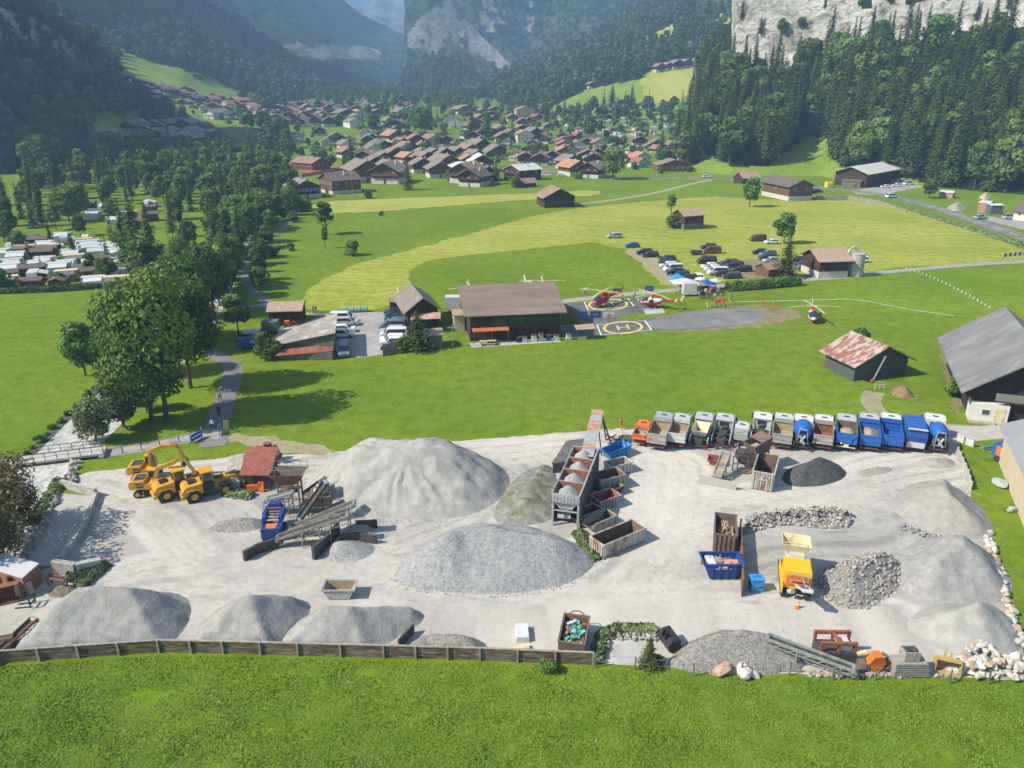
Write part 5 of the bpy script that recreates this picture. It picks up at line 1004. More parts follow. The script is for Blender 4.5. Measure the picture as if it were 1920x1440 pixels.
for s in (-1,1):
    mb = MB(); mb.prism([(.2,.1),(.4,0),(3.6,0),(3.8,.15),(3.6,.55),(.4,.55)], s*.95-.22, s*.95+.22, axis='x'); mb.build('track', TYRE, sc_); mb = MB(); mb.bar((s*1.2,.2,1.7),(s*1.2,4,3.2),.06); mb.bar((s*1.2,.2,1.2),(s*1.2,.2,2.3),.06); mb.bar((s*1.2,2.2,1.9),(s*1.2,2.2,2.9),.06); mb.build('guard_rail', BLUE, sc_)
hp = thing('feed_hopper', 'rusty feed hopper standing high on steel legs behind the red shed', 'hopper', tuple(P(547,948)), .03); mb = MB(); mb.tray(-1.9,1.9,-1.0,1.2,2.9,4.2,.08,tx=.9,ty=.5,mi=0,mi_in=1); mb.build('hopper_bowl', [RUST, BINB], hp)
for x, y in ((-1.1,-.6),(1.1,-.6),(-1.1,.8),(1.1,.8)): mb = MB(); mb.bar((x,y,0),(x,y,3.4),.16); mb.build('leg', BINB, hp)
mb = MB(); mb.bar((-1.1,-.6,1.2),(1.1,-.6,1.2),.1); mb.bar((-1.1,-.6,2.6),(1.1,-.6,2.6),.12); mb.box(-1.0,1.0,-.5,.7,1.9,2.1); mb.bar((-1.1,-.6,1.2),(1.1,-.6,2.6),.07); mb.build('brace', BINB, hp)
mb = MB()
for x in np.linspace(-1.9,1.9,6): mb.bar((x,-1.0,4.2),(x,-1.0,4.9),.05); mb.bar((x,1.2,4.2),(x,1.2,4.9),.05)
mb.bar((-1.9,-1,4.9),(1.9,-1,4.9),.05); mb.bar((-1.9,1.2,4.9),(1.9,1.2,4.9),.05); mb.build('guard_rail', STEEL, hp)
sp2 = thing('separator', 'rusty separator frame with white motor behind the rear lattice conveyor', 'separator', tuple(P(600,962)), .15); mb = MB(); mb.box(-1.4,1.4,-.5,.9,1.0,2.1,tx=.1); mb.build('separator_box', BINB, sp2); mb = MB(); mb.cyl((-.5,.2,2.4),(.5,.2,2.4),.42,.42,12); mb.build('motor', CREAM, sp2)
for x, y in ((-1.2,-.4),(1.2,-.4),(-1.2,.8),(1.2,.8)): mb = MB(); mb.bar((x,y,0),(x,y,1.0),.14); mb.build('leg', BINB, sp2)
mb = MB(); mb.bar((-1.4,-.5,2.1),(-1.4,-.5,2.9),.06); mb.bar((1.4,-.5,2.1),(1.4,-.5,2.9),.06); mb.bar((0,-.5,2.1),(0,-.5,2.9),.06); mb.bar((-1.4,-.5,2.9),(1.4,-.5,2.9),.06); mb.build('guard_rail', RUST, sp2)
ld = thing('ladder_frame', 'pale steel frame with a ladder between the lattice conveyors and the bay wall', 'steel frame', tuple(P(612,1012)), .1); mb = MB(); [mb.bar((x,0,0),(x,0,2.4),.09) for x in (-.6,0,.5)]; mb.bar((-.6,0,2.3),(.5,0,2.3),.09); mb.build('frame', GALV, ld); mb = MB(); [mb.bar((0,-.02,.4+.3*i),(.5,-.02,.4+.3*i),.05) for i in range(6)]; mb.build('ladder', GALV, ld)
pl = thing('snow_plough', 'orange snow plough blade in front of the red roofed hut', 'snow plough', tuple(P(462,923)), .05); mb = MB(); mb.box(0,1.5,0,.25,.25,.85,tx=.05); mb.add([(1.4,-.1,.1),(2.0,-.2,.1),(2.0,.1,1.2),(1.4,0,1.2),(1.4,.1,.1),(2.0,0,.1),(2.0,.3,1.2),(1.4,.2,1.2)], [(0,1,2,3),(7,6,5,4),(0,4,5,1),(1,5,6,2),(2,6,7,3),(3,7,4,0)]); mb.build('blade', ORANGE, pl); mb = MB(); mb.bar((.3,.2,.3),(.3,1.0,.5),.12); mb.build('mount', DARKST, pl)
cr_ = thing('pallet_stack', 'white slatted crate against the hut wall', 'crate', tuple(P(431,918)), .05); mb = MB(); [mb.box(0,1.2,0,.9,.12+.2*i,.26+.2*i) for i in range(5)]; mb.build('slats', WHITEP, cr_); mb = MB(); [mb.box(x,x+.1,.05,.85,0,1.1) for x in (.05,.55,1.05)]; mb.build('uprights', WHITEP, cr_)
# ---------------------------------------------------------------- silo row
so_ = P(1034,985); e1 = (P(1073,838,3.9)-P(1032,926,3.9)); e1.z = 0; Ls = e1.length; ang = math.atan2(e1.y, e1.x)-PI/2
sl_ = thing('silo_row', 'row of four open steel gravel silos on legs with dark corrugated side wall', 'silo', (so_.x, so_.y, 0), ang); Wd = 2.9; H0 = 3.9
mb = MB()
for i in range(4):
    y0, y1 = Ls*i/4, Ls*(i+1)/4; mb.tray(0,Wd,y0,y1-.02,H0-1.9,H0,.07,tx=.75,ty=.25,mi=0,mi_in=1)
mb.build('bins', [GALV, RUST], sl_)
mb = MB(); mb.box(-.07,0,0,Ls,H0-.18,H0+.04); mb.box(Wd,Wd+.07,0,Ls,H0-.18,H0+.04); mb.box(0,Wd,-.07,0,H0-.18,H0+.04); mb.box(0,Wd,Ls,Ls+.07,H0-.18,H0+.04); mb.build('rim', GALV, sl_)
mb = MB()
for i in range(8): mb.box(.08+i*.35,.26+i*.35,-.1,-.02,H0-1.0,H0-.2)
mb.box(0,Wd,-.06,.02,H0-1.05,H0-.15); mb.build('front_ribs', GALV, sl_)
mb = MB(); n = int(Ls/.3)
for i in range(n): mb.box(Wd+.08,Wd+(.17 if i % 2 else .12),i*Ls/n,(i+.96)*Ls/n,.05,H0-.2)
mb.build('side_wall', mt('corrugated_dark', (.10,.105,.12), (.16,.16,.17), scale=1.5, rough=.6), sl_)
mb = MB(); mb.box(-.12,-.04,.6,Ls,.0,H0-1.2); mb.build('back_wall', CONC, sl_)
for x in (.1, Wd-.1):
    for i in range(5): mb = MB(); mb.bar((x,Ls*i/4+.06,0),(x,Ls*i/4+.06,H0-1.0),.2); mb.build('leg', GALV, sl_)
mb = MB(); mb.bar((.1,.05,1.9),(Wd-.1,.05,1.9),.12); mb.bar((.1,.05,H0-1),(1.45,.05,1.95),.07); mb.bar((Wd-.1,.05,H0-1),(1.45,.05,1.95),.07); mb.build('brace', GALV, sl_)
for i, mm in enumerate((G2, G2, G3, G1)):
    y0, y1 = Ls*i/4+.1, Ls*(i+1)/4-.12; n = 14; X, Y = np.meshgrid(np.linspace(.1,Wd-.1,n), np.linspace(y0,y1,n)); r = np.hypot((X-Wd/2)/1.35, (Y-(y0+y1)/2)/((y1-y0)/2)); Z = H0-.75+1.15*np.clip(1-r,-.35,1)+.08*fbm(X*2,Y*2,2,i); j = np.arange((n-1)*(n-1)); a = (j//(n-1))*n+j%(n-1)
    link('gravel_fill', npmesh('gravel_fill', np.stack([X,Y,Z],-1).reshape(-1,3), np.stack([a,a+1,a+n+1,a+n],1), mm), sl_)
pk = thing('parked_trailer', 'small trailer parked in the shade under the first silo', 'trailer', tuple(P(1057,980)), ang); mb = MB(); mb.tray(-.7,.7,0,2.2,.5,.95,.06); mb.build('bed', GREYL, pk); mb = MB(); mb.box(-.6,.6,2.2,3.0,.5,1.5,tx=.1,ty=.1); mb.build('cab', SILVER, pk); [wheel(pk, s*.6, y, .3, .2) for s in (-1,1) for y in (.5,2.5)]
# covered elevator over the silos
a_ = P(1100,858,3.6); Yt = 92.0; b_2 = PY(1121,771,Yt)
ev = thing('covered_elevator', 'steep conveyor roofed with patchy rusted sheets, highest point of the yard', 'conveyor', (a_.x, a_.y, 0)); A = a_-Vector((a_.x,a_.y,0)); B = b_2-Vector((a_.x,a_.y,0)); d = B-A; n = Vector((d.y,-d.x,0)).normalized()*.62; up = Vector((0,0,.35))
mb = MB(); mb.loft([[A-n-up, A+n-up, A+n+up*.3, A-n+up*.3],[B-n-up, B+n-up, B+n+up*.3, B-n+up*.3]]); mb.build('conveyor_case', DARKST, ev)
cs_ = [GALV, RUSTP, GALV, GALV, RUSTP, RUSTP, GALV, RUSTP]
for i in range(8):
    m_ = MB(); q0 = A+d*(i/8-.0); q1 = A+d*((i+1.03)/8); e = n*1.25; z = Vector((0,0,.14+.012*(i%2))); m_.loft([[q0-e+z, q0+e+z, q0+e+z*1.3, q0-e+z*1.3],[q1-e+z, q1+e+z, q1+e+z*1.3, q1-e+z*1.3]]); m_.build('roof_sheet', cs_[i], ev)
for t_, s, off in ((.95,1,(1.2,.4)),(.95,-1,(-.3,1.2)),(.6,1,(.9,.2)),(.6,-1,(0,.3)),(.9,1,(2.4,-1.5))):
    c = A+d*t_+n*s; mb = MB(); mb.bar(c, (c.x+off[0]*.6, c.y+off[1], 0), .14); mb.build('support_leg', DARKST, ev)
# low shed with a dark sheet roof behind the silos
def roofed(name, label, cat, quad, hs, wall, roof, over=.25, th=.12, rname='roof'):
    # quad: ground corners (world), hs: wall heights at them
    o = Vector(quad[0]); root = thing(name, label, cat, (o.x,o.y,0)); q = [Vector(p)-Vector((o.x,o.y,0)) for p in quad]; mb = MB(); mb.loft([[Vector((p.x,p.y,0)) for p in q],[Vector((p.x,p.y,h)) for p, h in zip(q, hs)]]); mb.build('walls', wall, root)
    c = sum(q, Vector())/4; mb = MB(); r = [Vector((p.x,p.y,h+.03))+(p-c).normalized()*over for p, h in zip(q, hs)]; mb.loft([r, [p+Vector((0,0,th)) for p in r]]); mb.build(rname, roof, root); return root
roofed('low_shed', 'low shed with a dark flat sheet roof behind the silos', 'shed', [P(1036,888),P(1073,884),P(1103,846),P(1062,850)], [1.3,1.5,1.7,1.5], DARKST, mt('dark_sheet_roof', (.11,.10,.10), (.16,.15,.14), scale=1))
hu = roofed('yard_hut', 'red sheet roofed plank hut beside the wheel loaders', 'hut', [P(458,917),P(507,918),P(522,884),P(472,882)], [1.9,1.9,2.9,2.9], WOODD, RUSTR, .45)
mb = MB(); q = hu.location; mb.box(.55,1.15,-.06,.02,.1,1.8); mb.build('door', WOODB, hu); mb = MB(); mb.box(1.9,2.4,-.06,.02,1.0,1.5); mb.build('window', GLASS, hu)
h2 = roofed('hut_annex', 'small hut annex with corrugated roof and white window', 'hut', [P(431,907),P(455,909),P(462,884),P(436,883)], [1.6,1.9,2.2,1.9], mt('brown_wall', (.20,.14,.11)), BING, .15); mb = MB(); mb.box(.45,1.1,-.06,.02,.4,1.4,mi=0); mb.box(.55,1.0,-.08,-.055,.5,1.3,mi=1); mb.build('window', [WHITEP, GLASSL], h2)
bh = roofed('brown_hut', 'plain brown box hut with a pale flat roof at the left edge', 'hut', [P(-30,1095),P(51,1120),P(81,1092),P(15,1072)], [2.0,2.0,2.0,2.0], mt('brown_panel', (.26,.13,.09), (.30,.16,.12), scale=1), mt('pale_flat_roof', (.52,.53,.55)), .06, .08)
mb = MB(); mb.bar((1.2,-.1,.2),(1.2,-.1,1.8),.04); mb.build('drainpipe', BING, bh)
tl = thing('steel_trestle', 'rusty steel trestle beam beside the brown hut', 'trestle', tuple(P(84,1102)), -.1); mb = MB(); mb.bar((0,.3,.9),(2.1,0,.9),.14); mb.bar((0,.8,.9),(2.1,.5,.9),.14); mb.build('beam', RUST, tl)
for x, y in ((.2,.3),(1.9,.05),(.2,.75),(1.9,.5)): mb = MB(); mb.bar((x,y,0),(x,y,.85),.12); mb.build('leg', RUST, tl)
def bucket(name, label, u, v, rz, s, mat, cat='bucket', teeth=0, inn=None):
    root = thing(name, label, cat, tuple(P(u, v)), rz); root.scale = (s,s,s); mb = MB(); pr = [(0,.05),(.7,0),(1.05,.25),(1.1,.7),(.8,1.05),(.2,1.1),(.25,1.02),(.75,.97),(1.0,.68),(.95,.3),(.68,.08),(0,.12)]; mb.prism(pr, -.8, .8); mb.build('bowl', mat, root)
    for y in (-.82,.78): mb = MB(); mb.prism([(0,.05),(.7,0),(1.05,.25),(1.1,.7),(.8,1.05),(.2,1.1)], y, y+.05); mb.build('side_plate', mat, root)
    mb = MB(); mb.box(.75,1.15,-.25,-.15,.9,1.4,tx=.1); mb.box(.75,1.15,.15,.25,.9,1.4,tx=.1); mb.build('bracket', mat, root)
    for k in range(teeth): mb = MB(); y = -.7+1.4*k/(teeth-1); mb.box(-.25,.02,y-.07,y+.07,.04,.14); mb.build('tooth', STEEL, root)
    return root
bucket('digger_bucket','black bucket lying beside the broken rock pile',1268,1208,.3+PI,1.15,BLACKP); bucket('digger_bucket','yellow digging bucket with teeth beside the corner boulders',1776,1268,1.2,1.1,mt('worn_yellow',(.55,.36,.10),(.38,.28,.14),scale=2),teeth=5)
bucket('digger_bucket','brown rounded loader bucket lying against the brown hut',12,1134,2.0,1.5,RUST); 
st_ = thing('block_stack','stack of grey ribbed machine blocks in front of the brown hut','stack',tuple(P(30,1122)),.4); [MB().box(0,1.5-.1*i,i*.28,i*.28+.24,.1,1.4-.12*i,tx=.1).build('block',mt('grey_block',(.40,.36,.31),(.28,.25,.21),scale=4),st_) for i in range(4)]
fk = thing('pallet_fork','black pallet fork attachment lying near the brown hut','fork',tuple(P(60,1136)),.1); mb = MB(); mb.bar((-1.3,-.3,.08),(.1,-.2,.08),.12,.06); mb.build('tine',DARKST,fk); mb = MB(); mb.bar((-1.3,.3,.08),(.1,.4,.08),.12,.06); mb.build('tine',DARKST,fk); mb = MB(); mb.bar((.1,-.4,.1),(.1,-.4,1.0),.1); mb.bar((.1,.5,.1),(.1,.5,1.0),.1); mb.bar((.1,-.4,.95),(.1,.5,.95),.1); mb.bar((.1,-.4,.4),(.1,.5,.4),.1); mb.build('carriage',BLACKP,fk)
# old conveyor at the left edge and feed conveyor at the front
conveyor('rusty orange belt conveyor lying at the left picture edge', P(-25,1245,.4), P(64,1162,1.3), .7, [(.3,.1)], RUST, truss=.3)
mo = thing('engine_unit','rusty drum motor unit on the orange conveyor','motor',tuple(P(18,1215)),.4); mb = MB(); mb.cyl((-.5,0,.9),(.5,0,.9),.4,.4,12); mb.build('drum',BINB,mo); mb = MB(); mb.box(-.6,.6,-.3,.3,.3,.6); mb.bar((-.8,0,0),(-.8,0,2.4),.1); mb.build('stand',RUST,mo)
conveyor('long grey green feed conveyor sloping down from the broken rock pile', P(1440,1196,1.9), P(1602,1256,.9), .75, [(.35,.05),(.85,.1)], mt('grey_green_steel',(.25,.27,.23),(.36,.37,.33),scale=2), truss=.35)
rf = thing('red_frame_machine','rusty red frame machine standing over a dark drum container','machine',tuple(P(1533,1248)),-.02); mb = MB(); mb.box(0,3.0,0,1.6,.3,1.3); mb.build('dark_tub',DARKST,rf)
mb = MB(); [mb.bar((x,y,1.3),(x,y,2.1),.2) for x in (.1,1.5,2.8) for y in (.1,1.5)]; mb.bar((0,.1,2.1),(2.9,.1,2.1),.25); mb.bar((0,1.5,2.1),(2.9,1.5,2.1),.25); mb.bar((1.5,.1,2.1),(1.5,1.5,2.1),.2); mb.build('red_frame',RUSTR,rf)
mb = MB(); mb.box(1.7,2.6,.2,1.4,1.32,1.7); mb.build('white_panel',WHITEP,rf)
om = thing('orange_machine','bright orange hopper machine with pale hood beside the plank stack','machine',tuple(P(1642,1264)),.05); mb = MB(); mb.loft([[(-.75,0,.9),(.75,0,.9),(.6,.9,1.0),(-.6,.9,1.0)],[(-.35,-.1,1.7),(.35,-.1,1.7),(.3,.6,1.8),(-.3,.6,1.8)]]); mb.loft([[(-.2,0,.1),(.2,0,.1),(.2,.3,.1),(-.2,.3,.1)],[(-.7,0,.95),(.7,0,.95),(.5,.6,.95),(-.5,.6,.95)]]); mb.build('orange_hopper',ORANGE,om)
mb = MB(); mb.cyl((-1.2,.5,.5),(-.8,.5,.5),.5,.5,14); mb.cyl((.8,.5,.5),(1.2,.5,.5),.5,.5,14); mb.build('drum',BINB,om); mb = MB(); mb.bar((-.6,.8,1.5),(-1.3,.9,1.3),.35,.2); mb.bar((.5,.8,1.5),(1.3,.9,.9),.3,.2); mb.build('hood',CREAM,om)
ps = thing('plank_stack','neat stack of long grey planks beside the orange machine','plank stack',tuple(P(1675,1272)),0)
for i in range(6): MB().box(0,2.75-.05*i,0,1.15,.12+.22*i,.24+.22*i).build('plank_layer',mt('grey_planks',(.36,.34,.30),(.26,.25,.22),scale=2),ps); mb = MB(); [mb.box(x,x+.12,.05,1.1,.02+.22*i,.12+.22*i) for x in (.2,1.3,2.4)]; mb.build('spacer',WOODB,ps)
gc = thing('grey_crate','square grey crate with lumpy filling on top of the plank stack','crate',(P(1675,1272).x+.7,P(1675,1272).y+.25,1.4),0); mb = MB(); mb.tray(0,1.2,0,.9,0,.85,.07); mb.build('crate_shell',BING,gc); mb = MB(); [mb.ball((.3+.3*i,.45+.1*(i%2),.8),(.22,.3,.15)) for i in range(3)]; mb.build('filling',DARKST,gc)
# yellow mobile crusher
yc = thing('mobile_crusher','yellow mobile crusher with cream feed hopper','crusher',tuple(P(1490,1122)),-.27); mb = MB(); mb.box(-1.2,1.25,.2,2.7,.9,2.6,tx=.05,ty=.12); mb.box(-1.3,-1.2,-.4,3.8,.7,1.5); yb = mb.build('engine_housing',YELLOW2,yc); mb = MB(); mb.box(-.95,1.0,.08,.14,1.3,2.3); mb.build('panel',ORANGE,yb); mb = MB(); [mb.bar((x,.02,2.1),(x,.02,2.5),.05) for x in (-.6,.9)]; mb.bar((-.6,.02,2.5),(.9,.02,2.5),.06); mb.bar((-.6,-.05,1.9),(.9,-.05,1.9),.08); mb.build('guard_rail',GALV,yb)
mb = MB(); mb.tray(-1.35,1.25,2.9,5.1,2.3,3.7,.08,tx=.75,ty=.5,mi=0,mi_in=1); h_ = mb.build('feed_hopper',[CREAM,CREAM],yc); mb = MB(); mb.ball((-.05,4.0,2.45),(.65,.75,.12)); mb.build('rust_patch',mt('hopper_rust',(.30,.17,.12)),h_); mb = MB(); mb.bar((-1.3,3.5,3.6),(1.2,3.5,3.6),.09); mb.build('cross_bar',CREAM,h_)
mb = MB(); mb.box(-.9,.85,2.7,4.0,1.6,2.4); mb.box(-.6,.7,2.6,3.3,2.4,2.9); mb.build('crusher_box',GREYL,yc)
for s in (-1,1): mb = MB(); mb.prism([(-.2,.15),(.2,0),(4.8,0),(5.2,.2),(5.2,.6),(4.9,.8),(.1,.8),(-.2,.6)], s*1.0-.25, s*1.0+.25, axis='x'); mb.build('track',TYRE,yc)
mb = MB(); mb.bar((.3,.8,.9),(.55,-2.6,2.7),.85,.1,mi=0); mb.bar((.3-.45,.8,1.0),(.55-.45,-2.6,2.8),.08,.25,mi=1); mb.bar((.3+.45,.8,1.0),(.55+.45,-2.6,2.8),.08,.25,mi=1); mb.cyl((.1,-2.6,2.7),(1.0,-2.6,2.7),.18,mi=1); mb.build('discharge_belt',[BELT,GREYL],yc)
mb = MB(); mb.bar((.55,-1.8,2.2),(.4,.2,2.3),.06); mb.cyl((-.6,-.2,.8),(-.3,-.5,1.1),.25); mb.build('belt_strut',GALV,yc)
def cone(label, u, v, s=1.0):
    r = thing('traffic_cone', label, 'traffic cone', tuple(P(u, v))); r.scale=(s,s,s); MB().box(-.22,.22,-.22,.22,0,.05).build('base',ORANGE,r); MB().cyl((0,0,.05),(0,0,.75),.16,.03,10).build('cone_body',ORANGE,r); MB().cyl((0,0,.35),(0,0,.5),.108,.078,10).build('white_band',WHITEP,r)
cone('orange traffic cone in front of the yellow crusher', 1496, 1140)
# rusty stationary crusher before the trucks
rc = thing('rusty_crusher','rusty stationary crusher with big brown feed box in front of the trucks','crusher',tuple(P(1405,880)),0.0)
mb = MB(); mb.T = Matrix.Translation((1.2,.8,1.9)) @ Matrix.Rotation(.5,4,'Z') @ Matrix.Rotation(-.25,4,'Y'); mb.tray(-1.5,1.5,-1.0,1.0,0,1.9,.1,tx=.5,ty=.3,mi=0,mi_in=1); mb.box(-.2,1.5,-1.02,1.02,1.85,1.98,mi=0); mb.build('feed_box',[BINB,BINB],rc)
for x, y in ((.3,0),(2.2,.3),(.2,1.7),(2.2,1.9)): mb = MB(); mb.bar((x,y,0),(x,y,2.2),.18); mb.build('leg',BINB,rc)
mb = MB(); mb.box(-1.6,.2,-.3,1.0,1.2,2.3,tx=.15); mb.cyl((-.9,-.4,1.6),(-.9,1.1,1.6),.75,.75,16); mb.cyl((.3,-.5,1.4),(.3,-.3,1.4),.55,.55,14); mb.build('crusher_body',DARKST,rc)
mb = MB(); [mb.bar((x,-.4,0),(x,-.4,2.0),.1) for x in (-2.2,-1.6,-.4,.4)]; mb.bar((-2.2,-.4,2.0),(.4,-.4,2.0),.08); mb.bar((-2.2,-.4,1.0),(.4,-.4,1.4),.08); mb.bar((-2.2,1.0,0),(-2.2,1.0,2.6),.1); mb.bar((-2.2,-.4,2.6),(-2.2,1.0,2.6),.08); mb.bar((-1.2,-1.2,.3),(.6,-1.0,.6),.3,.2); mb.bar((.2,-1.6,.2),(1.8,-.9,1.0),.15); mb.build('frame',BINB,rc)
mb = MB(); mb.bar((-.5,1.0,2.6),(1.5,1.2,2.9),1.0,.12); mb.build('cover_sheet',GREYP,rc)
conveyor('short tan belt conveyor sloping down from the rusty crusher', P(1345,893,.8), P(1362,848,2.6), 1.0, [(.5,.2)], BING, mt('tan_belt',(.40,.30,.18),(.16,.15,.14),scale=1.0))
vt = bin_('crusher_tray','small rusty V tray under the rusty crusher',(1326,872),(1356,876),1.6,.7,RUST,REDIN,'skip',cat='tray'); MB().box(0,2.6,0,.35,0,.35,tx=.05).build('kerb_block',CONCL,None,tuple(P(1331,896)),-.25); o = bpy.data.objects['kerb_block']; tag(o,'pale concrete kerb block under the tan belt','kerb block')
# scrap frame under the elevator, small items
pp = thing('steel_scrap','tangle of steel beams lying behind the blue trough','steel scrap',tuple(P(1150,830)),0); mb = MB(); [mb.bar((x,y,.1+z),(x+math.cos(a)*2.4,y+math.sin(a)*1.8,.25+z),.12) for x,y,z,a in ((-.8,-.5,0,.3),(-.5,.4,.1,-.2),(.2,-.2,.15,1.0),(.6,.5,.05,2.2),(-.9,.2,.2,.9))]; mb.build('beams',DARKST,pp)
# ================================================================ houses
def wallm(n, a, b_): return mt(n, a, b_, scale=.8, rough=.9, stretch=(2.5,2.5,.4))
W_DK = wallm('wall_dark_timber', (.045,.028,.020), (.085,.052,.034)); W_BR = wallm('wall_brown_timber', (.12,.065,.038), (.17,.095,.055)); W_RED = wallm('wall_red_timber', (.14,.045,.03), (.19,.07,.045)); W_WH = mt('wall_plaster', (.62,.60,.54), (.70,.68,.62), scale=1); W_CR = mt('wall_cream', (.58,.47,.33), (.64,.54,.40), scale=1)
W_GR = wallm('wall_grey_timber', (.13,.12,.10), (.20,.18,.15)); W_ST = mt('plinth', (.50,.48,.43), (.60,.57,.52), scale=1)
def roofm(n, a, b_, c=None): return mt(n, a, b_, scale=.5, rough=.85, c3=c or tuple(x*.7 for x in a), scale3=2.5, stretch=(1,4,1))
R_GR = roofm('roof_grey', (.20,.17,.14), (.29,.25,.21)); R_DK = roofm('roof_dark', (.12,.10,.085), (.18,.15,.125)); R_BR = roofm('roof_brown', (.26,.17,.12), (.35,.24,.18)); R_OR = roofm('roof_orange', (.40,.20,.12), (.50,.28,.18)); R_RD = roofm('roof_red', (.30,.11,.075), (.38,.17,.12)); R_WH = roofm('roof_white', (.55,.55,.52), (.64,.63,.60)); R_TAN = roofm('roof_tan', (.38,.27,.19), (.46,.34,.25))
FR_W = mt('window_frame', (.70,.68,.62)); GLD = mt('house_glass', (.05,.065,.08), rough=.2, spec=.7)
def house(label, loc, rz, w, l, h, rise, wall, roof, plinth=0.0, over=.7, wins=(2,3), cat='house', name='chalet', gable_off=0.0, chim=True, balc=False, group=None, door=True, pm_=None, openfront=False, rows=1):
    # ridge runs along local y; gables at y=0 and y=l; x from -w/2 to w/2
    root = thing(name, label, cat, tuple(loc), rz, group); a = w/2; g = gable_off
    mb = MB(); mb.loft([[(-a,y,plinth),(a,y,plinth),(a,y,h),(g,y,h+rise),(-a,y,h)] for y in (0,l)]); mb.build('walls', wall, root)
    if plinth: mb = MB(); mb.box(-a-.06,a+.06,-.06,l+.06,-.6,plinth); mb.build('plinth', pm_ or W_ST, root)
    k1 = rise/(a+g); k2 = rise/(a-g); t = .16
    mb = MB(); L = [(-a-over,h-over*k1),(g,h+rise+.02),(a+over,h-over*k2)]
    mb.loft([[(L[0][0],y,L[0][1]),(L[1][0],y,L[1][1]),(L[2][0],y,L[2][1]),(L[2][0],y,L[2][1]+t),(L[1][0],y,L[1][1]+t*1.3),(L[0][0],y,L[0][1]+t)] for y in (-over,l+over)]); r = mb.build('roof', roof, root)
    if chim: mb = MB(); z = h+rise*.55; mb.box(a*.35,a*.35+.7,l*.55,l*.55+.7,z-.4,h+rise+.55); mb.build('chimney', W_ST, r)
    def win(x, y, z, sx, dirn):
        m = MB()
        if dirn == 'y': m.box(x-sx/2,x+sx/2,y-.05,y+.05,z,z+1.1,mi=0); m.box(x-sx/2+.12,x+sx/2-.12,y-.07,y+.07,z+.12,z+.98,mi=1)
        else: m.box(x-.05,x+.05,y-sx/2,y+sx/2,z,z+1.1,mi=0); m.box(x-.07,x+.07,y-sx/2+.12,y+sx/2-.12,z+.12,z+.98,mi=1)
        m.build('window', [FR_W, GLD], root)
    for rr in range(rows):
        zb = max(plinth+.5, h-1.9-2.6*rr)
        for i in range(wins[0]): x = -a+w*(i+.5)/wins[0]; win(x, 0, zb, 1.0, 'y')
        for i in range(wins[1]):
            y = l*(i+.5)/wins[1]; win(-a, y, zb, 1.0, 'x'); win(a, y, zb, 1.0, 'x')
    if door and plinth+2.2 < h: m = MB(); m.box(-.5,.5,-.08,.05,0,2.0); m.build('door', W_BR, root)
    if balc: m = MB(); m.box(-a-.05,a+.05,-.95,-.02,h-2.25,h-2.12); m.box(-a-.05,a+.05,-.98,-.9,h-2.2,h-1.3); m.build('balcony', wall, root)
    return root
PR = {}
def proto(key, **kw): PR[key] = kw
base = dict(w=11, l=12, h=5.4, rise=2.8, wins=(3,2), over=1.4, balc=True, plinth=2.3)
proto('dkgr', wall=W_DK, roof=R_GR, **base); proto('dkdk', wall=W_DK, roof=R_DK, **base); proto('brgr', wall=W_BR, roof=R_GR, **base); proto('brbr', wall=W_BR, roof=R_BR, **base); proto('dkbr', wall=W_DK, roof=R_BR, **base)
proto('whor', wall=W_WH, roof=R_OR, **base); proto('whgr', wall=W_WH, roof=R_GR, **base); proto('whbr', wall=W_WH, roof=R_BR, **base); proto('bror', wall=W_BR, roof=R_OR, **base); proto('dkwh', wall=W_DK, roof=R_WH, **base); proto('dkrd', wall=W_DK, roof=R_RD, **base)
DESC = dict(dkgr='dark timber chalet with grey roof', dkdk='dark timber chalet with dark roof', brgr='brown timber chalet with grey roof', brbr='brown timber chalet with brown roof', dkbr='dark timber chalet with brown roof', whor='white walled chalet with orange roof', whgr='white walled house with grey roof', whbr='white walled chalet with brown roof', bror='brown timber chalet with orange roof', dkwh='dark timber chalet with pale roof', dkrd='dark timber chalet with red roof')
MADE = {}
def chalet(u, v, key, rz=0.0, sc=1.0, where='in the village', sx=1.0):
    p, n = hit(u, v)
    if p is None: return
    z = gz(p.x, p.y); lab = DESC[key]+' '+where
    if key in MADE: o = dup(MADE[key], (p.x, p.y, z-.2), rz, lab, 'chalets of the village', (sc*sx, sc, sc))
    else: o = house(lab, (p.x, p.y, z-.2), rz, group='chalets of the village', **PR[key]); o.scale = (sc*sx, sc, sc); MADE[key] = o
    return o
rg = random.Random(3)
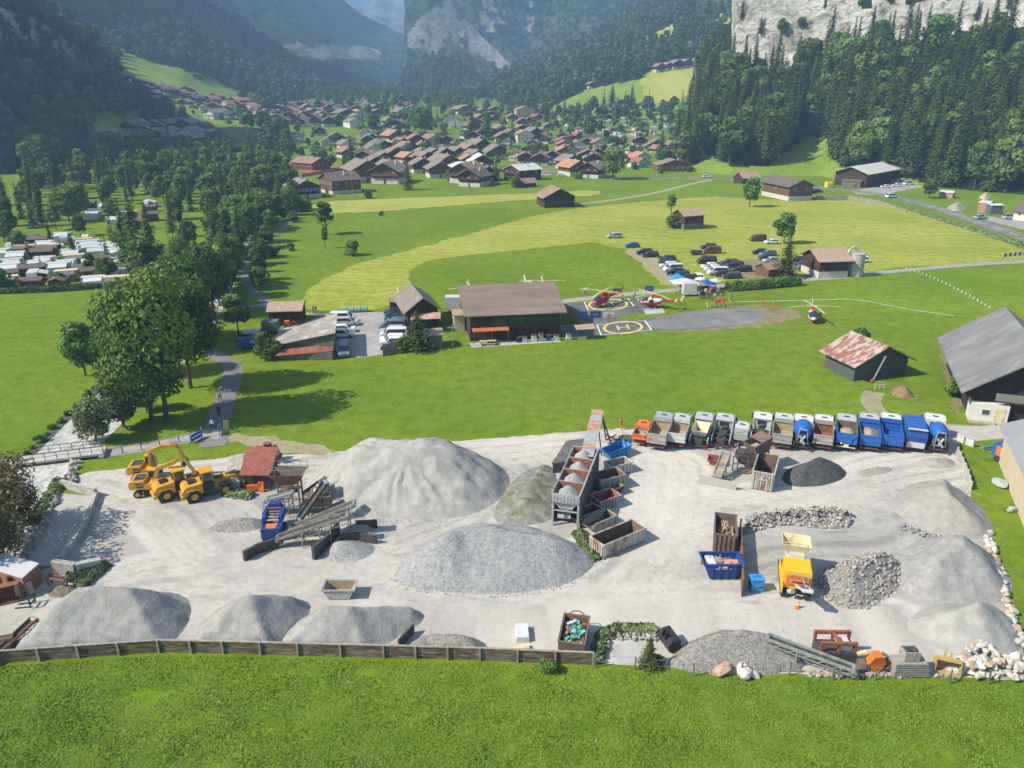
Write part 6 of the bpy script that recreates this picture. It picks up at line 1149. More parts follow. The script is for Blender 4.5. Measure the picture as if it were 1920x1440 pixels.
FRONT = [(690,342,'brgr',.5,1.3),(722,345,'brgr',-.2,1.25),(706,322,'dkgr',.4,1.0),(722,312,'dkgr',.4,1.0),(740,304,'dkgr',.45,1.0),(733,326,'brgr',.5,.9),(795,325,'dkgr',.3,1.0),(803,310,'dkgr',.6,1.0),(826,334,'brgr',.3,1.0),(843,326,'brgr',.5,1.25),(866,344,'brbr',-.4,1.2),(880,350,'dkdk',-.4,1.0),
 (818,303,'dkgr',.4,1.0),(838,305,'dkgr',.3,1.1),(862,300,'dkgr',.5,1.0),(880,318,'bror',.2,1.0),(885,296,'brbr',.5,1.1),(897,306,'dkgr',.5,1.0),(905,322,'dkwh',.2,1.15),(917,340,'dkdk',.1,.9),(745,268,'bror',.6,1.2),(782,275,'dkbr',.3,1.1),(770,288,'brbr',.6,1.0),(757,280,'dkbr',.5,1.0),(722,285,'dkdk',.5,1.0),(703,290,'whgr',.5,.9),(690,272,'dkgr',.2,.9),(686,258,'whbr',.2,.9),(655,272,'whgr',.4,.9),(632,268,'dkgr',.3,1.0),(612,274,'whbr',.3,.7),(600,255,'dkdk',.2,.9),(551,268,'whgr',0,1.0),
 (838,275,'dkgr',0,1.0),(864,280,'dkdk',.3,.9),(905,285,'dkgr',.6,1.1),(935,295,'dkgr',.4,1.0),(925,300,'brgr',.3,.9),(945,268,'brbr',.2,1.0),(960,262,'dkbr',.3,1.0),(1005,258,'dkgr',.5,1.0),(1012,310,'dkbr',-.1,.9),(1035,305,'dkgr',-.1,.9),(985,308,'dkgr',0,.9),(1075,318,'dkgr',.4,1.0),(1085,330,'bror',.5,1.0),(1103,334,'dkgr',-.5,1.0),(1112,310,'dkgr',0,.9),(1085,285,'whgr',.1,1.0),(1120,300,'dkdk',0,.9),(1205,310,'whor',.2,.95),(1188,304,'dkrd',.2,.7),(1150,285,'dkgr',.1,.7),(905,262,'dkbr',.3,.9)]
FAR = [(430,205,'whbr'),(448,208,'bror'),(463,210,'whor'),(478,206,'brbr'),(495,212,'dkrd'),(510,222,'whgr'),(525,214,'dkbr'),(540,206,'brbr'),(553,225,'whgr'),(566,206,'dkrd'),(578,212,'dkbr'),(590,218,'brbr'),(605,222,'dkgr'),(600,205,'dkrd'),(617,210,'dkbr'),(625,218,'brbr'),(640,212,'whgr'),(652,222,'dkgr'),(697,205,'brbr'),(705,213,'dkgr'),(715,205,'dkrd'),(748,212,'whgr'),(757,220,'whwh'),(735,236,'dkgr'),(742,245,'dkdk'),(755,206,'dkbr'),(775,212,'brbr'),(870,213,'brbr'),(880,222,'bror'),(893,212,'brbr'),(905,210,'dkrd'),(912,218,'bror'),(903,230,'dkbr'),(920,226,'brbr'),(930,215,'dkgr'),
 (660,205,'dkgr'),(580,228,'dkdk'),(560,238,'dkgr'),(592,236,'dkgr'),(618,238,'dkdk'),(635,232,'dkgr'),(520,232,'dkdk'),(505,228,'dkbr'),(488,224,'brbr'),(470,222,'dkgr')]
LEFTH = [(222,152,'dkgr'),(238,155,'dkdk'),(252,160,'dkgr'),(262,165,'dkgr'),(275,168,'dkgr'),(288,172,'dkgr'),(268,176,'dkdk'),(282,182,'dkgr'),(300,178,'dkdk'),(322,176,'whbr'),(336,184,'dkbr'),(350,178,'bror'),(358,192,'dkgr'),(372,190,'whbr'),(390,196,'brbr'),(402,190,'bror'),(418,203,'whor'),(436,196,'bror'),(442,206,'bror'),(452,196,'dkbr'),(392,222,'whgr'),(400,208,'dkgr')]
SHADE = [(305,243,'dkgr'),(325,240,'dkdk'),(345,245,'dkgr'),(362,238,'dkgr'),(375,246,'dkdk'),(285,244,'dkgr'),(262,245,'dkgr'),(240,246,'dkdk'),(315,256,'whgr'),(350,260,'whgr'),(180,270,'whbr'),(198,268,'whbr'),(192,282,'dkdk'),(270,258,'dkgr'),(295,265,'dkdk'),(78,350,'dkdk')]
for u, v, k, rz, s in FRONT: chalet(u, v, k, rz, s, 'on the near side of the village')
for i, (u, v, k) in enumerate(FAR): chalet(u, v, k if k in DESC else 'whgr', rg.uniform(-.5,.8), rg.uniform(.9,1.25), 'in the far part of the village', rg.uniform(.9,1.4))
used = [P(a[0], a[1]) for a in FRONT+FAR]
def fill(poly, n, where, smin=14):
    us = [q[0] for q in poly]; vs = [q[1] for q in poly]; t_ = 0; k_ = 0
    while k_ < n and t_ < 900:
        t_ += 1; u, v = rg.uniform(min(us), max(us)), rg.uniform(min(vs), max(vs))
        if not inpoly(u, v, poly): continue
        q, nm = hit(u, v)
        if q is None or any((q.x-o[0])**2+(q.y-o[1])**2 < smin**2 for o in used2): continue
        used2.append((q.x, q.y)); chalet(u, v, rg.choice(['brbr','dkbr','dkbr','dkgr','brgr','whbr','bror','dkrd','whgr']), rg.uniform(-.4,.7), rg.uniform(.75,1.0), where, rg.uniform(.9,1.2)); k_ += 1
used2 = []
for a in FRONT+FAR:
    q, nm = hit(a[0], a[1]); used2.append((q.x, q.y))
fill([(425,198),(700,198),(720,215),(660,232),(560,240),(470,228)], 48, 'packed into the far part of the village')
fill([(870,205),(1030,215),(1035,290),(1120,300),(1110,322),(1000,305),(930,315),(880,290)], 26, 'packed into the right part of the village')
fill([(700,245),(780,250),(880,290),(900,335),(820,330),(760,310),(690,335),(640,290)], 26, 'packed into the middle of the village')
fill([(1000,228),(1050,242),(1130,272),(1250,272),(1290,284),(1200,300),(1120,300),(1040,290)], 16, 'on the gentle slope below the far camping site')
fill([(330,180),(430,198),(480,215),(470,232),(400,215),(345,205)], 14, 'below the sloping left meadow')
for u, v, k in LEFTH: chalet(u, v, k, rg.uniform(-.5,.3), rg.uniform(.85,1.2), 'below the sloping left meadow', rg.uniform(.9,1.3))
for u, v, k in SHADE: chalet(u, v, k, rg.uniform(-.5,.3), rg.uniform(.9,1.2), 'in the shade of the left mountain', rg.uniform(.9,1.4))
def H(u, v): p, n = hit(u, v); return (p.x, p.y, gz(p.x, p.y)-.15)
house('big pale hotel with orange roof at the right of the village', H(985,222), .25, 20, 16, 9, 3.5, W_CR, R_OR, wins=(5,3), name='hotel', cat='hotel', rows=2, balc=True); house('upper wing of the hotel with grey roof', H(1005,212), -.4, 12, 16, 7, 3, W_BR, R_GR, wins=(3,2), name='hotel', cat='hotel')
house('large white chalet with orange roof below the hotel', H(985,268), .3, 13, 12, 7, 2.6, W_WH, R_OR, wins=(4,2), rows=2, balc=True)
house('white villa with a grey hipped roof behind the big dark tree', H(848,240), .1, 15, 13, 8.5, 3, W_WH, R_GR, wins=(4,3), rows=3, name='villa', cat='villa'); house('grey roofed hall with a white gable on the green village slope', H(668,240), .55, 12, 18, 6, 3, W_WH, R_GR, wins=(2,1), name='hall', cat='hall')
house('steep red roofed tower house at the far end of the village', H(682,204), .1, 11, 10, 8, 8, W_WH, R_RD, wins=(2,2), name='tower_house'); house('small red roofed barn alone on the left sloping meadow', H(368,147), 0, 8, 10, 4, 2, W_DK, R_RD, wins=(0,0), name='barn', cat='barn', chim=False)
house('long white roofed hall at the near right of the village', H(905,330), .9, 14, 20, 4.5, 2.2, W_DK, R_WH, wins=(3,4), name='hall', cat='hall'); house('white roofed timber house beside the village road', H(960,338), -.9, 13, 14, 5.5, 2.2, W_DK, R_WH, wins=(3,2), balc=True)
house('front wing of the long farmhouse at the left end of the meadow', H(577,372), .55, 12, 13, 5, 2.6, W_DK, R_GR, plinth=1.8, wins=(7,2), name='farmhouse', cat='farmhouse', balc=False); house('rear wing of the long farmhouse with many shutters', H(612,362), -.9, 13, 14, 6, 2.8, W_BR, R_DK, plinth=1.5, wins=(6,3), name='farmhouse', cat='farmhouse')
house('long red brown schoolhouse behind the red sports court', H(603,318), 1.0, 14, 17, 4.2, 2.6, W_RED, R_BR, wins=(4,3), name='schoolhouse', cat='school'); sheet('sports_court', [(562,322),(640,310),(645,318),(568,331)], mt('court_red', (.42,.13,.08)), .03, 'red sports court surface', it=0)
wallseg('board_fence', 'red board fence around the sports court', [(566,332),(646,318)], 1.6, .15, mt('fence_red', (.45,.16,.11)), 'fence')
house('wide brown farmhouse with balcony above the road, right of the big round tree', H(1265,322), .1, 19, 12, 3.8, 2.8, W_BR, R_BR, wins=(6,2), name='farmhouse', cat='farmhouse'); house('small red roofed cottage beside the long drive', H(1205,314), .7, 8, 9, 3.5, 2, W_WH, R_RD, wins=(2,1), name='cottage', cat='cottage')
house('small brown hut beside the parked vans on the slope', H(1243,285), .1, 7, 6, 2.6, 1.2, W_BR, R_GR, wins=(2,1), name='hut', cat='hut', chim=False); house('small reddish hut beside the parked vans on the slope', H(1262,283), .1, 9, 6, 2.6, 1.0, W_RED, R_GR, wins=(2,1), name='hut', cat='hut', chim=False)
for u, v, k, s in [(1240,135,'dkbr',1.2),(1255,132,'bror',1.1),(1272,130,'dkgr',1.3),(1290,127,'dkgr',1.2),(1112,165,'dkgr',.9),(1165,196,'dkgr',.7),(1213,78,'whbr',.9),(1120,148,'dkgr',.9),(505,180,'dkrd',.9),(557,183,'whgr',.7),(1150,112,'dkgr',.6)]: chalet(u, v, k, .3, s, 'high on the hillside')
# ---------------------------------------------------------------- single barns and sheds in the fields
def barn(label, a, b, depth, h, rise, wall, roof, over=.6, plinth=0, **kw):
    # gable wall runs along the ground edge a -> b
    p, L, r = ax(a, b); c = Vector(((P(*a)+P(*b))/2)); kw.setdefault('wins',(0,0)); kw.setdefault('chim',False); kw.setdefault('door',False); kw.setdefault('name','barn'); kw.setdefault('cat','barn')
    return house(label, tuple(c), r, L, depth, h, rise, wall, roof, plinth, over, **kw)
def gabled(label, a, b, w, h, rise, wall, roof, over=.6, plinth=0, **kw):
    # long (eaves) wall runs along the ground edge a -> b, ridge parallel to it
    p, L, r = ax(a, b); n = Vector((-math.sin(r), math.cos(r), 0)); c = Vector(P(*b))+n*w/2; kw.setdefault('wins',(0,0)); kw.setdefault('chim',False); kw.setdefault('door',False); kw.setdefault('name','barn'); kw.setdefault('cat','barn')
    return house(label, tuple(c), r+PI/2, w, L, h, rise, wall, roof, plinth, over, **kw)
barn('lone dark barn with brown gable roof in the middle of the field', (1021,390), (1077,388), 11, 4.2, 3.0, W_DK, R_BR, 1.2)
gabled('small barn with tan roof and stone base in the hay field', (1282,431), (1318,428), 6.5, 4.6, 1.6, W_DK, R_TAN, .6, 1.9, pm_=W_GR)
gabled('tiny tan roofed hut beside a round tree near the village', (975,352), (1005,350), 5, 2.2, 1.6, W_DK, R_BR, .7)
gabled('brown barn with white plinth by the road', (1428,366), (1478,377), 11, 6.0, 2.4, W_BR, R_DK, 1.0, 1.8, wins=(2,1)); gabled('hut with patchy rusted roof behind the road tree', (1393,345), (1424,343), 7, 2.8, 2.4, W_DK, RUSTP, .5)
gabled('big dark workshop barn with pale roof against the forest', (1622,352), (1692,338), 15, 6.5, 2.6, W_DK, R_WH, 1.4, wins=(2,2)); 
gabled('dark open shelter beside the workshop barn', (1578,349), (1612,352), 5, 2.6, .8, W_GR, R_DK, .3, name='shelter', cat='shelter')
gabled('small low shed with brown roof behind the hedge', (1440,522), (1479,518), 5, 2.2, .9, W_BR, R_BR, .4, name='shed', cat='shed'); 
gabled('barn with orange tan roof beside the round concrete silo', (1534,522), (1588,520), 8.5, 4.4, 1.9, W_DK, R_TAN, .8, 1.6, pm_=W_ST, wins=(1,0))
si = thing('silo_tower', 'round grey concrete silo with a curved pipe beside the tan roofed barn', 'silo', tuple(P(1603,517))); mb = MB(); mb.cyl((0,0,0),(0,0,5.6),1.75,1.75,24); mb.build('silo_body', CONC, si); mb = MB(); mb.cyl((0,0,5.6),(0,0,5.75),1.85,1.7,24); mb.build('cap', CONCL, si)
mb = MB(); pr = [(-2.4,0,4.6),(-2.5,0,5.8),(-2.0,0,6.8),(-1.2,0,7.2),(-.5,0,6.6)]; [mb.cyl(a, b, .3, .3, 10) for a, b in zip(pr[:-1], pr[1:])]; mb.build('pipe', GALV, si); mb = MB(); [mb.bar((x,y,5.7),(x,y,9.0),.06) for x in (-.2,.3) for y in (0,.5)]; mb.build('ladder_mast', GALV, si)
# helicopter base buildings
gabled('long helicopter hangar with a rusty brown sheet roof', (882,640), (1048,632), 21, 5.2, 2.6, W_DK, mt('hangar_roof', (.17,.13,.105), (.25,.20,.165), scale=.25, rough=.8, c3=(.27,.165,.11), scale3=.7, stretch=(3,.35,1)), 1.2, name='hangar', cat='hangar')
hg = bpy.data.objects['hangar']; 
hz_ = P(890,642); dr = (P(1040,634)-hz_).normalized(); rr_ = math.atan2(dr.y, dr.x)
lt = thing('glass_front', 'long row of dark green glass panes along the hangar front', 'glazing', (hz_.x, hz_.y, 0), rr_); [MB().box(3+3.3*i,6.1+3.3*i,-.25,-.1,2.9,4.6).build('pane', mt('green_glass', (.045,.07,.03), (.03,.045,.025), scale=.3, rough=.25), lt) for i in range(5)]; MB().box(2.8,20,-.35,-.02,2.6,2.8).build('sill', W_DK, lt)
aw = thing('awning', 'bright orange awning over the left end of the hangar front', 'awning', (hz_.x, hz_.y, 0), rr_); mb = MB(); mb.slab([(-.5,-1.3,2.4),(6.2,-1.3,2.4),(6.2,-.3,2.8),(-.5,-.3,2.8)], .08); mb.build('canopy', mt('awning_orange', (.50,.15,.05), (.36,.12,.05), scale=1), aw); [MB().box(x-.06,x+.06,-1.5,-1.4,0,2.4).build('post', WOODB, aw) for x in (-.3,3,6)]
tk = thing('lean_to', 'small lean to roof at the right end of the hangar front', 'lean to', (hz_.x, hz_.y, 0), rr_); mb = MB(); mb.slab([(18.5,-2.2,2.1),(22.2,-2.2,2.1),(22.2,-.2,2.5),(18.5,-.2,2.5)], .1); mb.build('roof', R_TAN, tk); [MB().box(x-.06,x+.06,-2.1,-2.0,0,2.1).build('post', WOODB, tk) for x in (18.7,22)]
sheet('terrace', [(880,644),(1050,634),(1050,638),(1052,641),(884,652)], CONCL, .03, 'thin concrete strip in front of the hangar', it=0)
barn('grey roofed gable house with a rusty awning, left of the hangar', (766,622), (822,617), 11, 4.3, 2.1, W_DK, R_GR, .9, gable_off=0, name='workshop', cat='workshop')
wk = P(772,621); mb = MB(); mb.slab([(0,-1.7,2.7),(5.6,-1.7,2.9),(5.6,-.1,3.7),(0,-.1,3.5)], .08); o = mb.build('awning_roof', RUSTP, None, (wk.x, wk.y, 0), .07); tag(o, 'rusty sheet awning on the gable of the grey workshop', 'awning')
gabled('little grey hut with a flat tan roof beside the workshop bushes', (805,655), (830,653), 3.6, 2.6, .5, W_GR, R_TAN, .3, name='hut', cat='hut'); gabled('pale annex with a flat roof against the hangar', (852,622), (872,621), 3.6, 3.2, .5, W_CR, R_TAN, .3, name='hut', cat='hut', wins=(1,0))
gabled('small brown shed behind the parked row of cars', (732,590), (758,589), 3, 2.6, .5, W_BR, R_BR, .2, name='shed', cat='shed')
bt = thing('box_truck', 'white box truck body between workshop and hangar', 'truck', tuple(P(835,588)), .05); MB().box(0,5.5,0,2.3,.8,3.4).build('cargo_box', WHITEP, bt); MB().box(5.5,6.9,.1,2.2,.6,2.5,tx=.15).build('cab', SILVER, bt); [wheel_ for wheel_ in [MB().cyl((x,-.02,.45),(x,.3,.45),.45).build('wheel', TYRE, bt) for x in (1.2,6.2)]]
gabled('small barn with a pinkish sheet roof behind the lean to', (506,612), (566,610), 6.5, 3.0, .9, W_DK, R_TAN, .4, wins=(0,0))
sd = roofed('open_shed', 'big open shed with a sagging patched grey roof', 'shed', [P(505,668),P(628,672),P(632,632),P(530,640)], [1.6,4.6,4.4,1.5], W_GR, mt('patched_roof', (.25,.225,.19), (.33,.30,.26), scale=.3, c3=(.50,.48,.44), scale3=.5), .7)
ln = thing('lean_to_roof', 'low rusty patched lean to roof before the open shed', 'lean to', tuple(P(520,676))); mb = MB(); d_ = P(626,672)-P(520,676); mb.slab([(0,-.6,1.0),(d_.x,d_.y-.6,1.5),(d_.x,d_.y+.6,2.4),(0,.6,1.7)], .08); mb.build('roof', RUSTR, ln); mb = MB(); mb.box(0,d_.x,.2,.5,0,1.3); mb.build('back_wall', W_GR, ln)
wallseg('board_fence', 'vertical board fence beside the parked white cars', [(718,668),(745,662)], 1.3, .1, W_GR, 'fence')
# big barns on the right
_r = -.365; _p = P(1816,783); bb = house('huge dark barn with a wide grey slate roof at the right edge', (_p.x+math.cos(_r)*6.8, _p.y+math.sin(_r)*6.8, 0), _r, 13.6, 23, 5.4, 4.9, wallm('wall_violet_timber', (.035,.022,.026), (.06,.04,.045)), mt('slate_grey_roof', (.16,.16,.165), (.215,.215,.22), scale=.12, rough=.8, c3=(.26,.255,.25), scale3=.25, stretch=(1,2,1)), 0, 1.9, wins=(0,0), chim=False, door=False, name='barn', cat='barn')
lo = P(1815,788); an = thing('milking_room', 'white annex with a wooden door in the corner of the huge barn', 'annex', tuple(lo), -.365); MB().box(0,4.6,-.1,2.5,0,2.7).build('walls', W_WH, an); m = MB(); m.box(2.9,4.2,-.16,-.08,0,2.3); dd = m.build('door', CREAM, an); MB().box(3.0,3.1,-.2,-.16,1,1.15).build('handle', STEEL, dd); m = MB(); m.box(1.3,2.4,-.16,-.08,1.1,2.0,mi=0); m.box(1.4,2.3,-.18,-.14,1.2,1.9,mi=1); m.build('window', [FR_W, GLD], an); MB().box(-.1,3.2,-.7,-.1,0,.35).build('step', CONCL, an)
MB().box(2.6,7.4,-.25,-.15,3.4,4.5).build('skylight_panel', mt('greenish_panel', (.20,.21,.17)), an)
rb = barn('small barn with a patchwork red rusted roof and stone front', (1600,715), (1697,703), 7, 3.0, 2.4, mt('dark_grey_timber', (.07,.075,.08), (.11,.115,.12), scale=1, stretch=(3,3,.4)), mt('patchwork_sheet', (.27,.12,.09), (.44,.37,.32), scale=.45, rough=.8, lo=.46, hi=.52, c3=(.20,.09,.065), scale3=1.0, stretch=(1,2.5,1)), .9)  # walls of streaky dark bluish grey timber
pr_ = thing('drain_spout', 'pale leaning pipe against the front of the red roofed barn', 'pipe', tuple(P(1634,716))); MB().bar((0,-.3,.2),(1.5,-.1,4.3),.16).build('pipe', GALV, pr_); MB().ball((0,-.3,.3),.35).build('red_ball', RUSTR, pr_)
gtt = thing('metal_gate', 'white bent metal gate frame before the small barn', 'gate', tuple(P(1640,730))); m = MB(); [m.bar((x,0,0),(x,.1,1.2),.06) for x in (0,.7,1.4)]; [m.bar((0,0,z),(1.4,0,z),.05) for z in (.4,.8,1.2)]; m.build('bars', WHITEP, gtt)
gh = roofed('grey_hall', 'grey flat roofed hall cut by the right picture edge', 'hall', [Vector((*P(1888,802,4.6)[:2],0)), Vector((*P(1948,935,4.6)[:2],0)), Vector((*P(2200,900,4.6)[:2],0)), Vector((*P(2110,770,4.6)[:2],0))], [4.6,4.6,6.2,6.2], W_CR, mt('grey_hall_roof', (.30,.30,.32), (.35,.35,.36), scale=.3, rough=.7), .9)
sg = thing('trailer_banner', 'blue trailer box with a red white and turquoise stripe beside the grey hall', 'trailer', tuple(P(1866,858)), -1.25); MB().box(0,3.6,-.9,.9,.7,2.2).build('box', BLUE, sg); m = MB(); m.box(.6,1.3,-.96,-.91,.9,2.1,mi=0); m.box(1.3,1.9,-.96,-.91,.9,2.1,mi=1); m.box(1.9,2.5,-.96,-.91,.9,2.1,mi=2); m.build('stripe', [ORANGE, WHITEP, TQ], sg); [MB().cyl((x,-.9,.4),(x,-.6,.4),.4).build('wheel', TYRE, sg) for x in (.8,2.6)]
bm_ = thing('barrier_beam', 'blue steel barrier beam lying on the grass beside the hall', 'beam', tuple(P(1842,844))); MB().bar((0,0,.3),(3.0,.6,.4),.2).build('beam', BLUEL, bm_); MB().bar((0,-.5,.1),(.1,.5,.1),.15).build('foot', STEEL, bm_)
for i, (u, v, s, lb) in enumerate([(1876,905,1.9,'long pale tarpaulin wrapped heap against the grey hall'), (1898,955,1.3,'smaller crumpled pale tarpaulin heap by the hall'), (1826,765,1.0,'yellow straw heap beside the barn annex'), (1838,782,.9,'low tan heap in front of the barn annex')]):
    me = rockmesh(70+i, mt('tarpaulin', (.34,.40,.38), (.44,.48,.46), scale=3, bump=1) if i < 2 else DIRT, 'heap'); o = link('heap', me, None, tuple(P(u, v, s*.2))); o.scale = (s, s*1.5 if i == 0 else s, s*.7); tag(o, lb, 'heap')
# workshops by the road at the right edge
gabled('brick coloured construction shed at the right of the road', (1832,398), (1852,400), 6, 3.6, .4, mt('brick_wall', (.34,.19,.14), (.42,.27,.2), scale=2), R_WH, .2, name='shed', cat='shed'); gabled('blue grey site cabin beside the brick shed', (1856,402), (1878,402), 4, 3.2, .3, mt('blue_grey_wall', (.10,.14,.18)), R_WH, .2, name='cabin', cat='cabin')
gabled('dark roofed house at the far right edge by the road', (1898,412), (1990,425), 10, 3.6, 2.2, W_WH, R_DK, 1.0, wins=(1,4), name='house'); gabled('tumbledown pale sheet shelter by the round bluish tree', (1760,370), (1785,372), 4, 2.2, .5, mt('pinkish_wall', (.42,.28,.22)), R_WH, .3, name='shelter', cat='shelter')
sheet('gravel_lot', [(1600,356),(1692,345),(1740,340),(1800,335),(1790,345),(1720,352),(1650,366),(1600,364)], LOT, .03, 'pale gravel forecourt of the workshop barn'); sheet('gravel_lot', [(1820,402),(1850,405),(1990,428),(2000,450),(1925,432),(1840,412)], LOT, .05, 'pale forecourt beside the road at the right edge'); sheet('gravel_lot', [(1215,290),(1330,282),(1300,296),(1230,300)], LOT, .03, 'pale drive beside the vans on the slope')
ys = thing('yellow_crate', 'bright yellow cube container beside the road', 'container', tuple(P(1550,352)), .1); MB().box(0,3,0,2.4,.1,2.5,tx=.05,ty=.05).build('shell', mt('bright_yellow', (.75,.60,.04)), ys); MB().box(1.2,1.8,-.06,0,.3,2.2).build('door', mt('bright_yellow2', (.60,.46,.04)), ys)
# ---------------------------------------------------------------- camping vans
def caravan(kind, label, loc, rz, sc, group):
    if kind in MADE: return dup(MADE[kind], loc, rz, label, group, sc)
    root = thing('caravan' if kind != 'cabin' else 'cabin', label, 'caravan' if kind != 'cabin' else 'cabin', loc, rz, group)
    if kind == 'cabin': MB().box(-2.4,2.4,-1.6,1.6,0,2.2).build('walls', W_BR, root); mb = MB(); mb.prism([(-1.9,2.15),(0,2.8),(1.9,2.15),(1.9,2.3),(0,2.95),(-1.9,2.3)], -2.8, 2.8, axis='x'); mb.build('roof', R_DK, root)
    else:
        c = {'van':WHITEP,'cream':CREAM,'greyv':GREYL}[kind]; mb = MB(); mb.prism([(-2.7,.5),(-2.9,1.5),(-2.6,2.5),(2.6,2.5),(2.8,1.4),(2.6,.5)], -1.1, 1.1); mb.build('body', c, root)
        mb = MB(); mb.slab([(-2.0,-3.2,1.9),(2.0,-3.2,1.9),(2.0,-1.1,2.4),(-2.0,-1.1,2.4)], .08); mb.box(-2,2,-3.2,-3.1,.1,1.9); mb.build('awning', {'van':WHITEP,'cream':W_GR,'greyv':GREYL}[kind], root)
    for x in (-1.5,1.2): MB().box(x-.5,x+.5,-1.14 if kind != 'cabin' else -1.64,-1.08 if kind != 'cabin' else -1.58,1.2,1.8).build('window', GLD, root)
    MADE[kind] = root; sc and setattr(root, 'scale', (sc,sc,sc)); return root
rg = random.Random(12)
def camp(poly, n, rmin, group, labs, rz0):
    pts = []; us = [p[0] for p in poly]; vs = [p[1] for p in poly]; t_ = 0
    while len(pts) < n and t_ < 6000:
        t_ += 1; u, v = rg.uniform(min(us), max(us)), rg.uniform(min(vs), max(vs))
        if not inpoly(u, v, poly): continue
        p, nm = hit(u, v)
        if all((p.x-q.x)**2+((p.y-q.y))**2 > rmin**2 for q in pts): pts.append(p)
    for p in pts:
        k = rg.choices(['van','cream','greyv','cabin'], [.5,.12,.15,.23])[0]; caravan(k, labs[k], (p.x, p.y, gz(p.x, p.y)), rz0+rg.uniform(-.25,.25)+(PI/2 if rg.random() < .2 else 0), rg.uniform(.85,1.15), group)
LC1 = dict(van='white caravan with white awning on the left camping site', cream='cream caravan with dark awning on the left camping site', greyv='pale grey caravan on the left camping site', cabin='brown holiday cabin on the left camping site')
LC2 = {k: v.replace('left camping site', 'camping site below the hillside meadow') for k, v in LC1.items()}
camp([(0,545),(0,478),(60,455),(140,448),(225,470),(238,500),(225,538),(185,541),(90,545)], 72, 5.6, 'caravans on the left camping site', LC1, .35)
camp([(1040,222),(1100,205),(1150,202),(1215,208),(1245,222),(1262,245),(1210,262),(1120,262),(1060,250)], 62, 7.5, 'caravans on the far camping site', LC2, .2)
LC3 = {k: v.replace('on the left camping site', 'half hidden in the dark trees on the left') for k, v in LC1.items()}
camp([(150,388),(230,378),(345,385),(350,410),(250,430),(160,410)], 12, 9, 'caravans half hidden in the trees', LC3, .3)
def hedge(label, pts, H_, W_, mat, cat='hedge', seed=1, n=2600):
    Wp_ = [P(u, v) for u, v in pts]; rng = np.random.default_rng(seed); C = []; N = []
    Ls = [((b-a).length) for a, b in zip(Wp_[:-1], Wp_[1:])]; T = sum(Ls)
    for _ in range(n):
        s = rng.uniform(0, T); i = 0
        while s > Ls[i] and i < len(Ls)-1: s -= Ls[i]; i += 1
        d = (Wp_[i+1]-Wp_[i]).normalized(); nn = Vector((-d.y, d.x, 0)); c = Wp_[i]+d*s; a = rng.uniform(0, PI); hh = H_*(.85+.3*vnoise(c.x*.5, c.y*.5, seed)); o = nn*math.cos(a)*W_/2+Vector((0,0,1))*math.sin(a)**.5*hh*rng.uniform(.75,1.0)
        C.append(tuple(c+o)); v = nn*math.cos(a)+Vector((0,0,math.sin(a)))+Vector(rng.normal(size=3)*.4); N.append(tuple(v.normalized()))
    V, Fq = quads(np.array(C), np.array(N), rng.uniform(.18,.4,len(C)), rng, .8); o0 = Wp_[0]; V = V-np.array([o0.x, o0.y, 0]); o = link('hedge', npmesh('hedge', V, Fq, mat, smooth_=False), None, (o0.x, o0.y, 0)); tag(o, label, cat); return o
# ================================================================ cars
def paint(n, c): return mt('paint_'+n, c, rough=.25, spec=.6) 
PT = dict(white=paint('white',(.74,.75,.75)), silver=paint('silver',(.42,.44,.46)), dark=paint('dark',(.025,.028,.032)), black=paint('black',(.012,.012,.014)), blue=paint('blue',(.02,.09,.30)), navy=paint('navy',(.012,.03,.09)), steelblue=paint('steel_blue',(.10,.17,.24)), green=paint('green',(.03,.06,.05)), red=paint('red',(.45,.02,.015)), brown=paint('brown',(.16,.05,.025)), grey=paint('grey',(.14,.15,.16)), plum=paint('plum',(.05,.02,.035)))
LAMP = mt('headlamp', (.7,.72,.7), rough=.2)
SH = dict(car=([(-2.1,.35),(-2.15,.75),(-1.9,.95),(2.0,.85),(2.15,.6),(2.1,.3)], [(-1.95,.93),(-1.6,1.42),(.2,1.47),(1.15,.92)], 1.76, .32), wagon=([(-2.3,.35),(-2.35,.9),(-2.2,1.0),(2.1,.95),(2.3,.65),(2.25,.35)], [(-2.25,.98),(-2.0,1.58),(.4,1.62),(1.3,.98)], 1.84, .34),
          suv=([(-2.2,.42),(-2.28,1.0),(-2.15,1.12),(2.05,1.08),(2.25,.8),(2.2,.42)], [(-2.2,1.1),(-1.95,1.72),(.4,1.76),(1.15,1.08)], 1.9, .38), van=([(-2.5,.4),(-2.55,1.15),(-2.5,1.25),(2.1,1.15),(2.5,.8),(2.5,.4)], [(-2.5,1.2),(-2.4,2.0),(1.0,2.02),(1.75,1.18)], 1.95, .36))
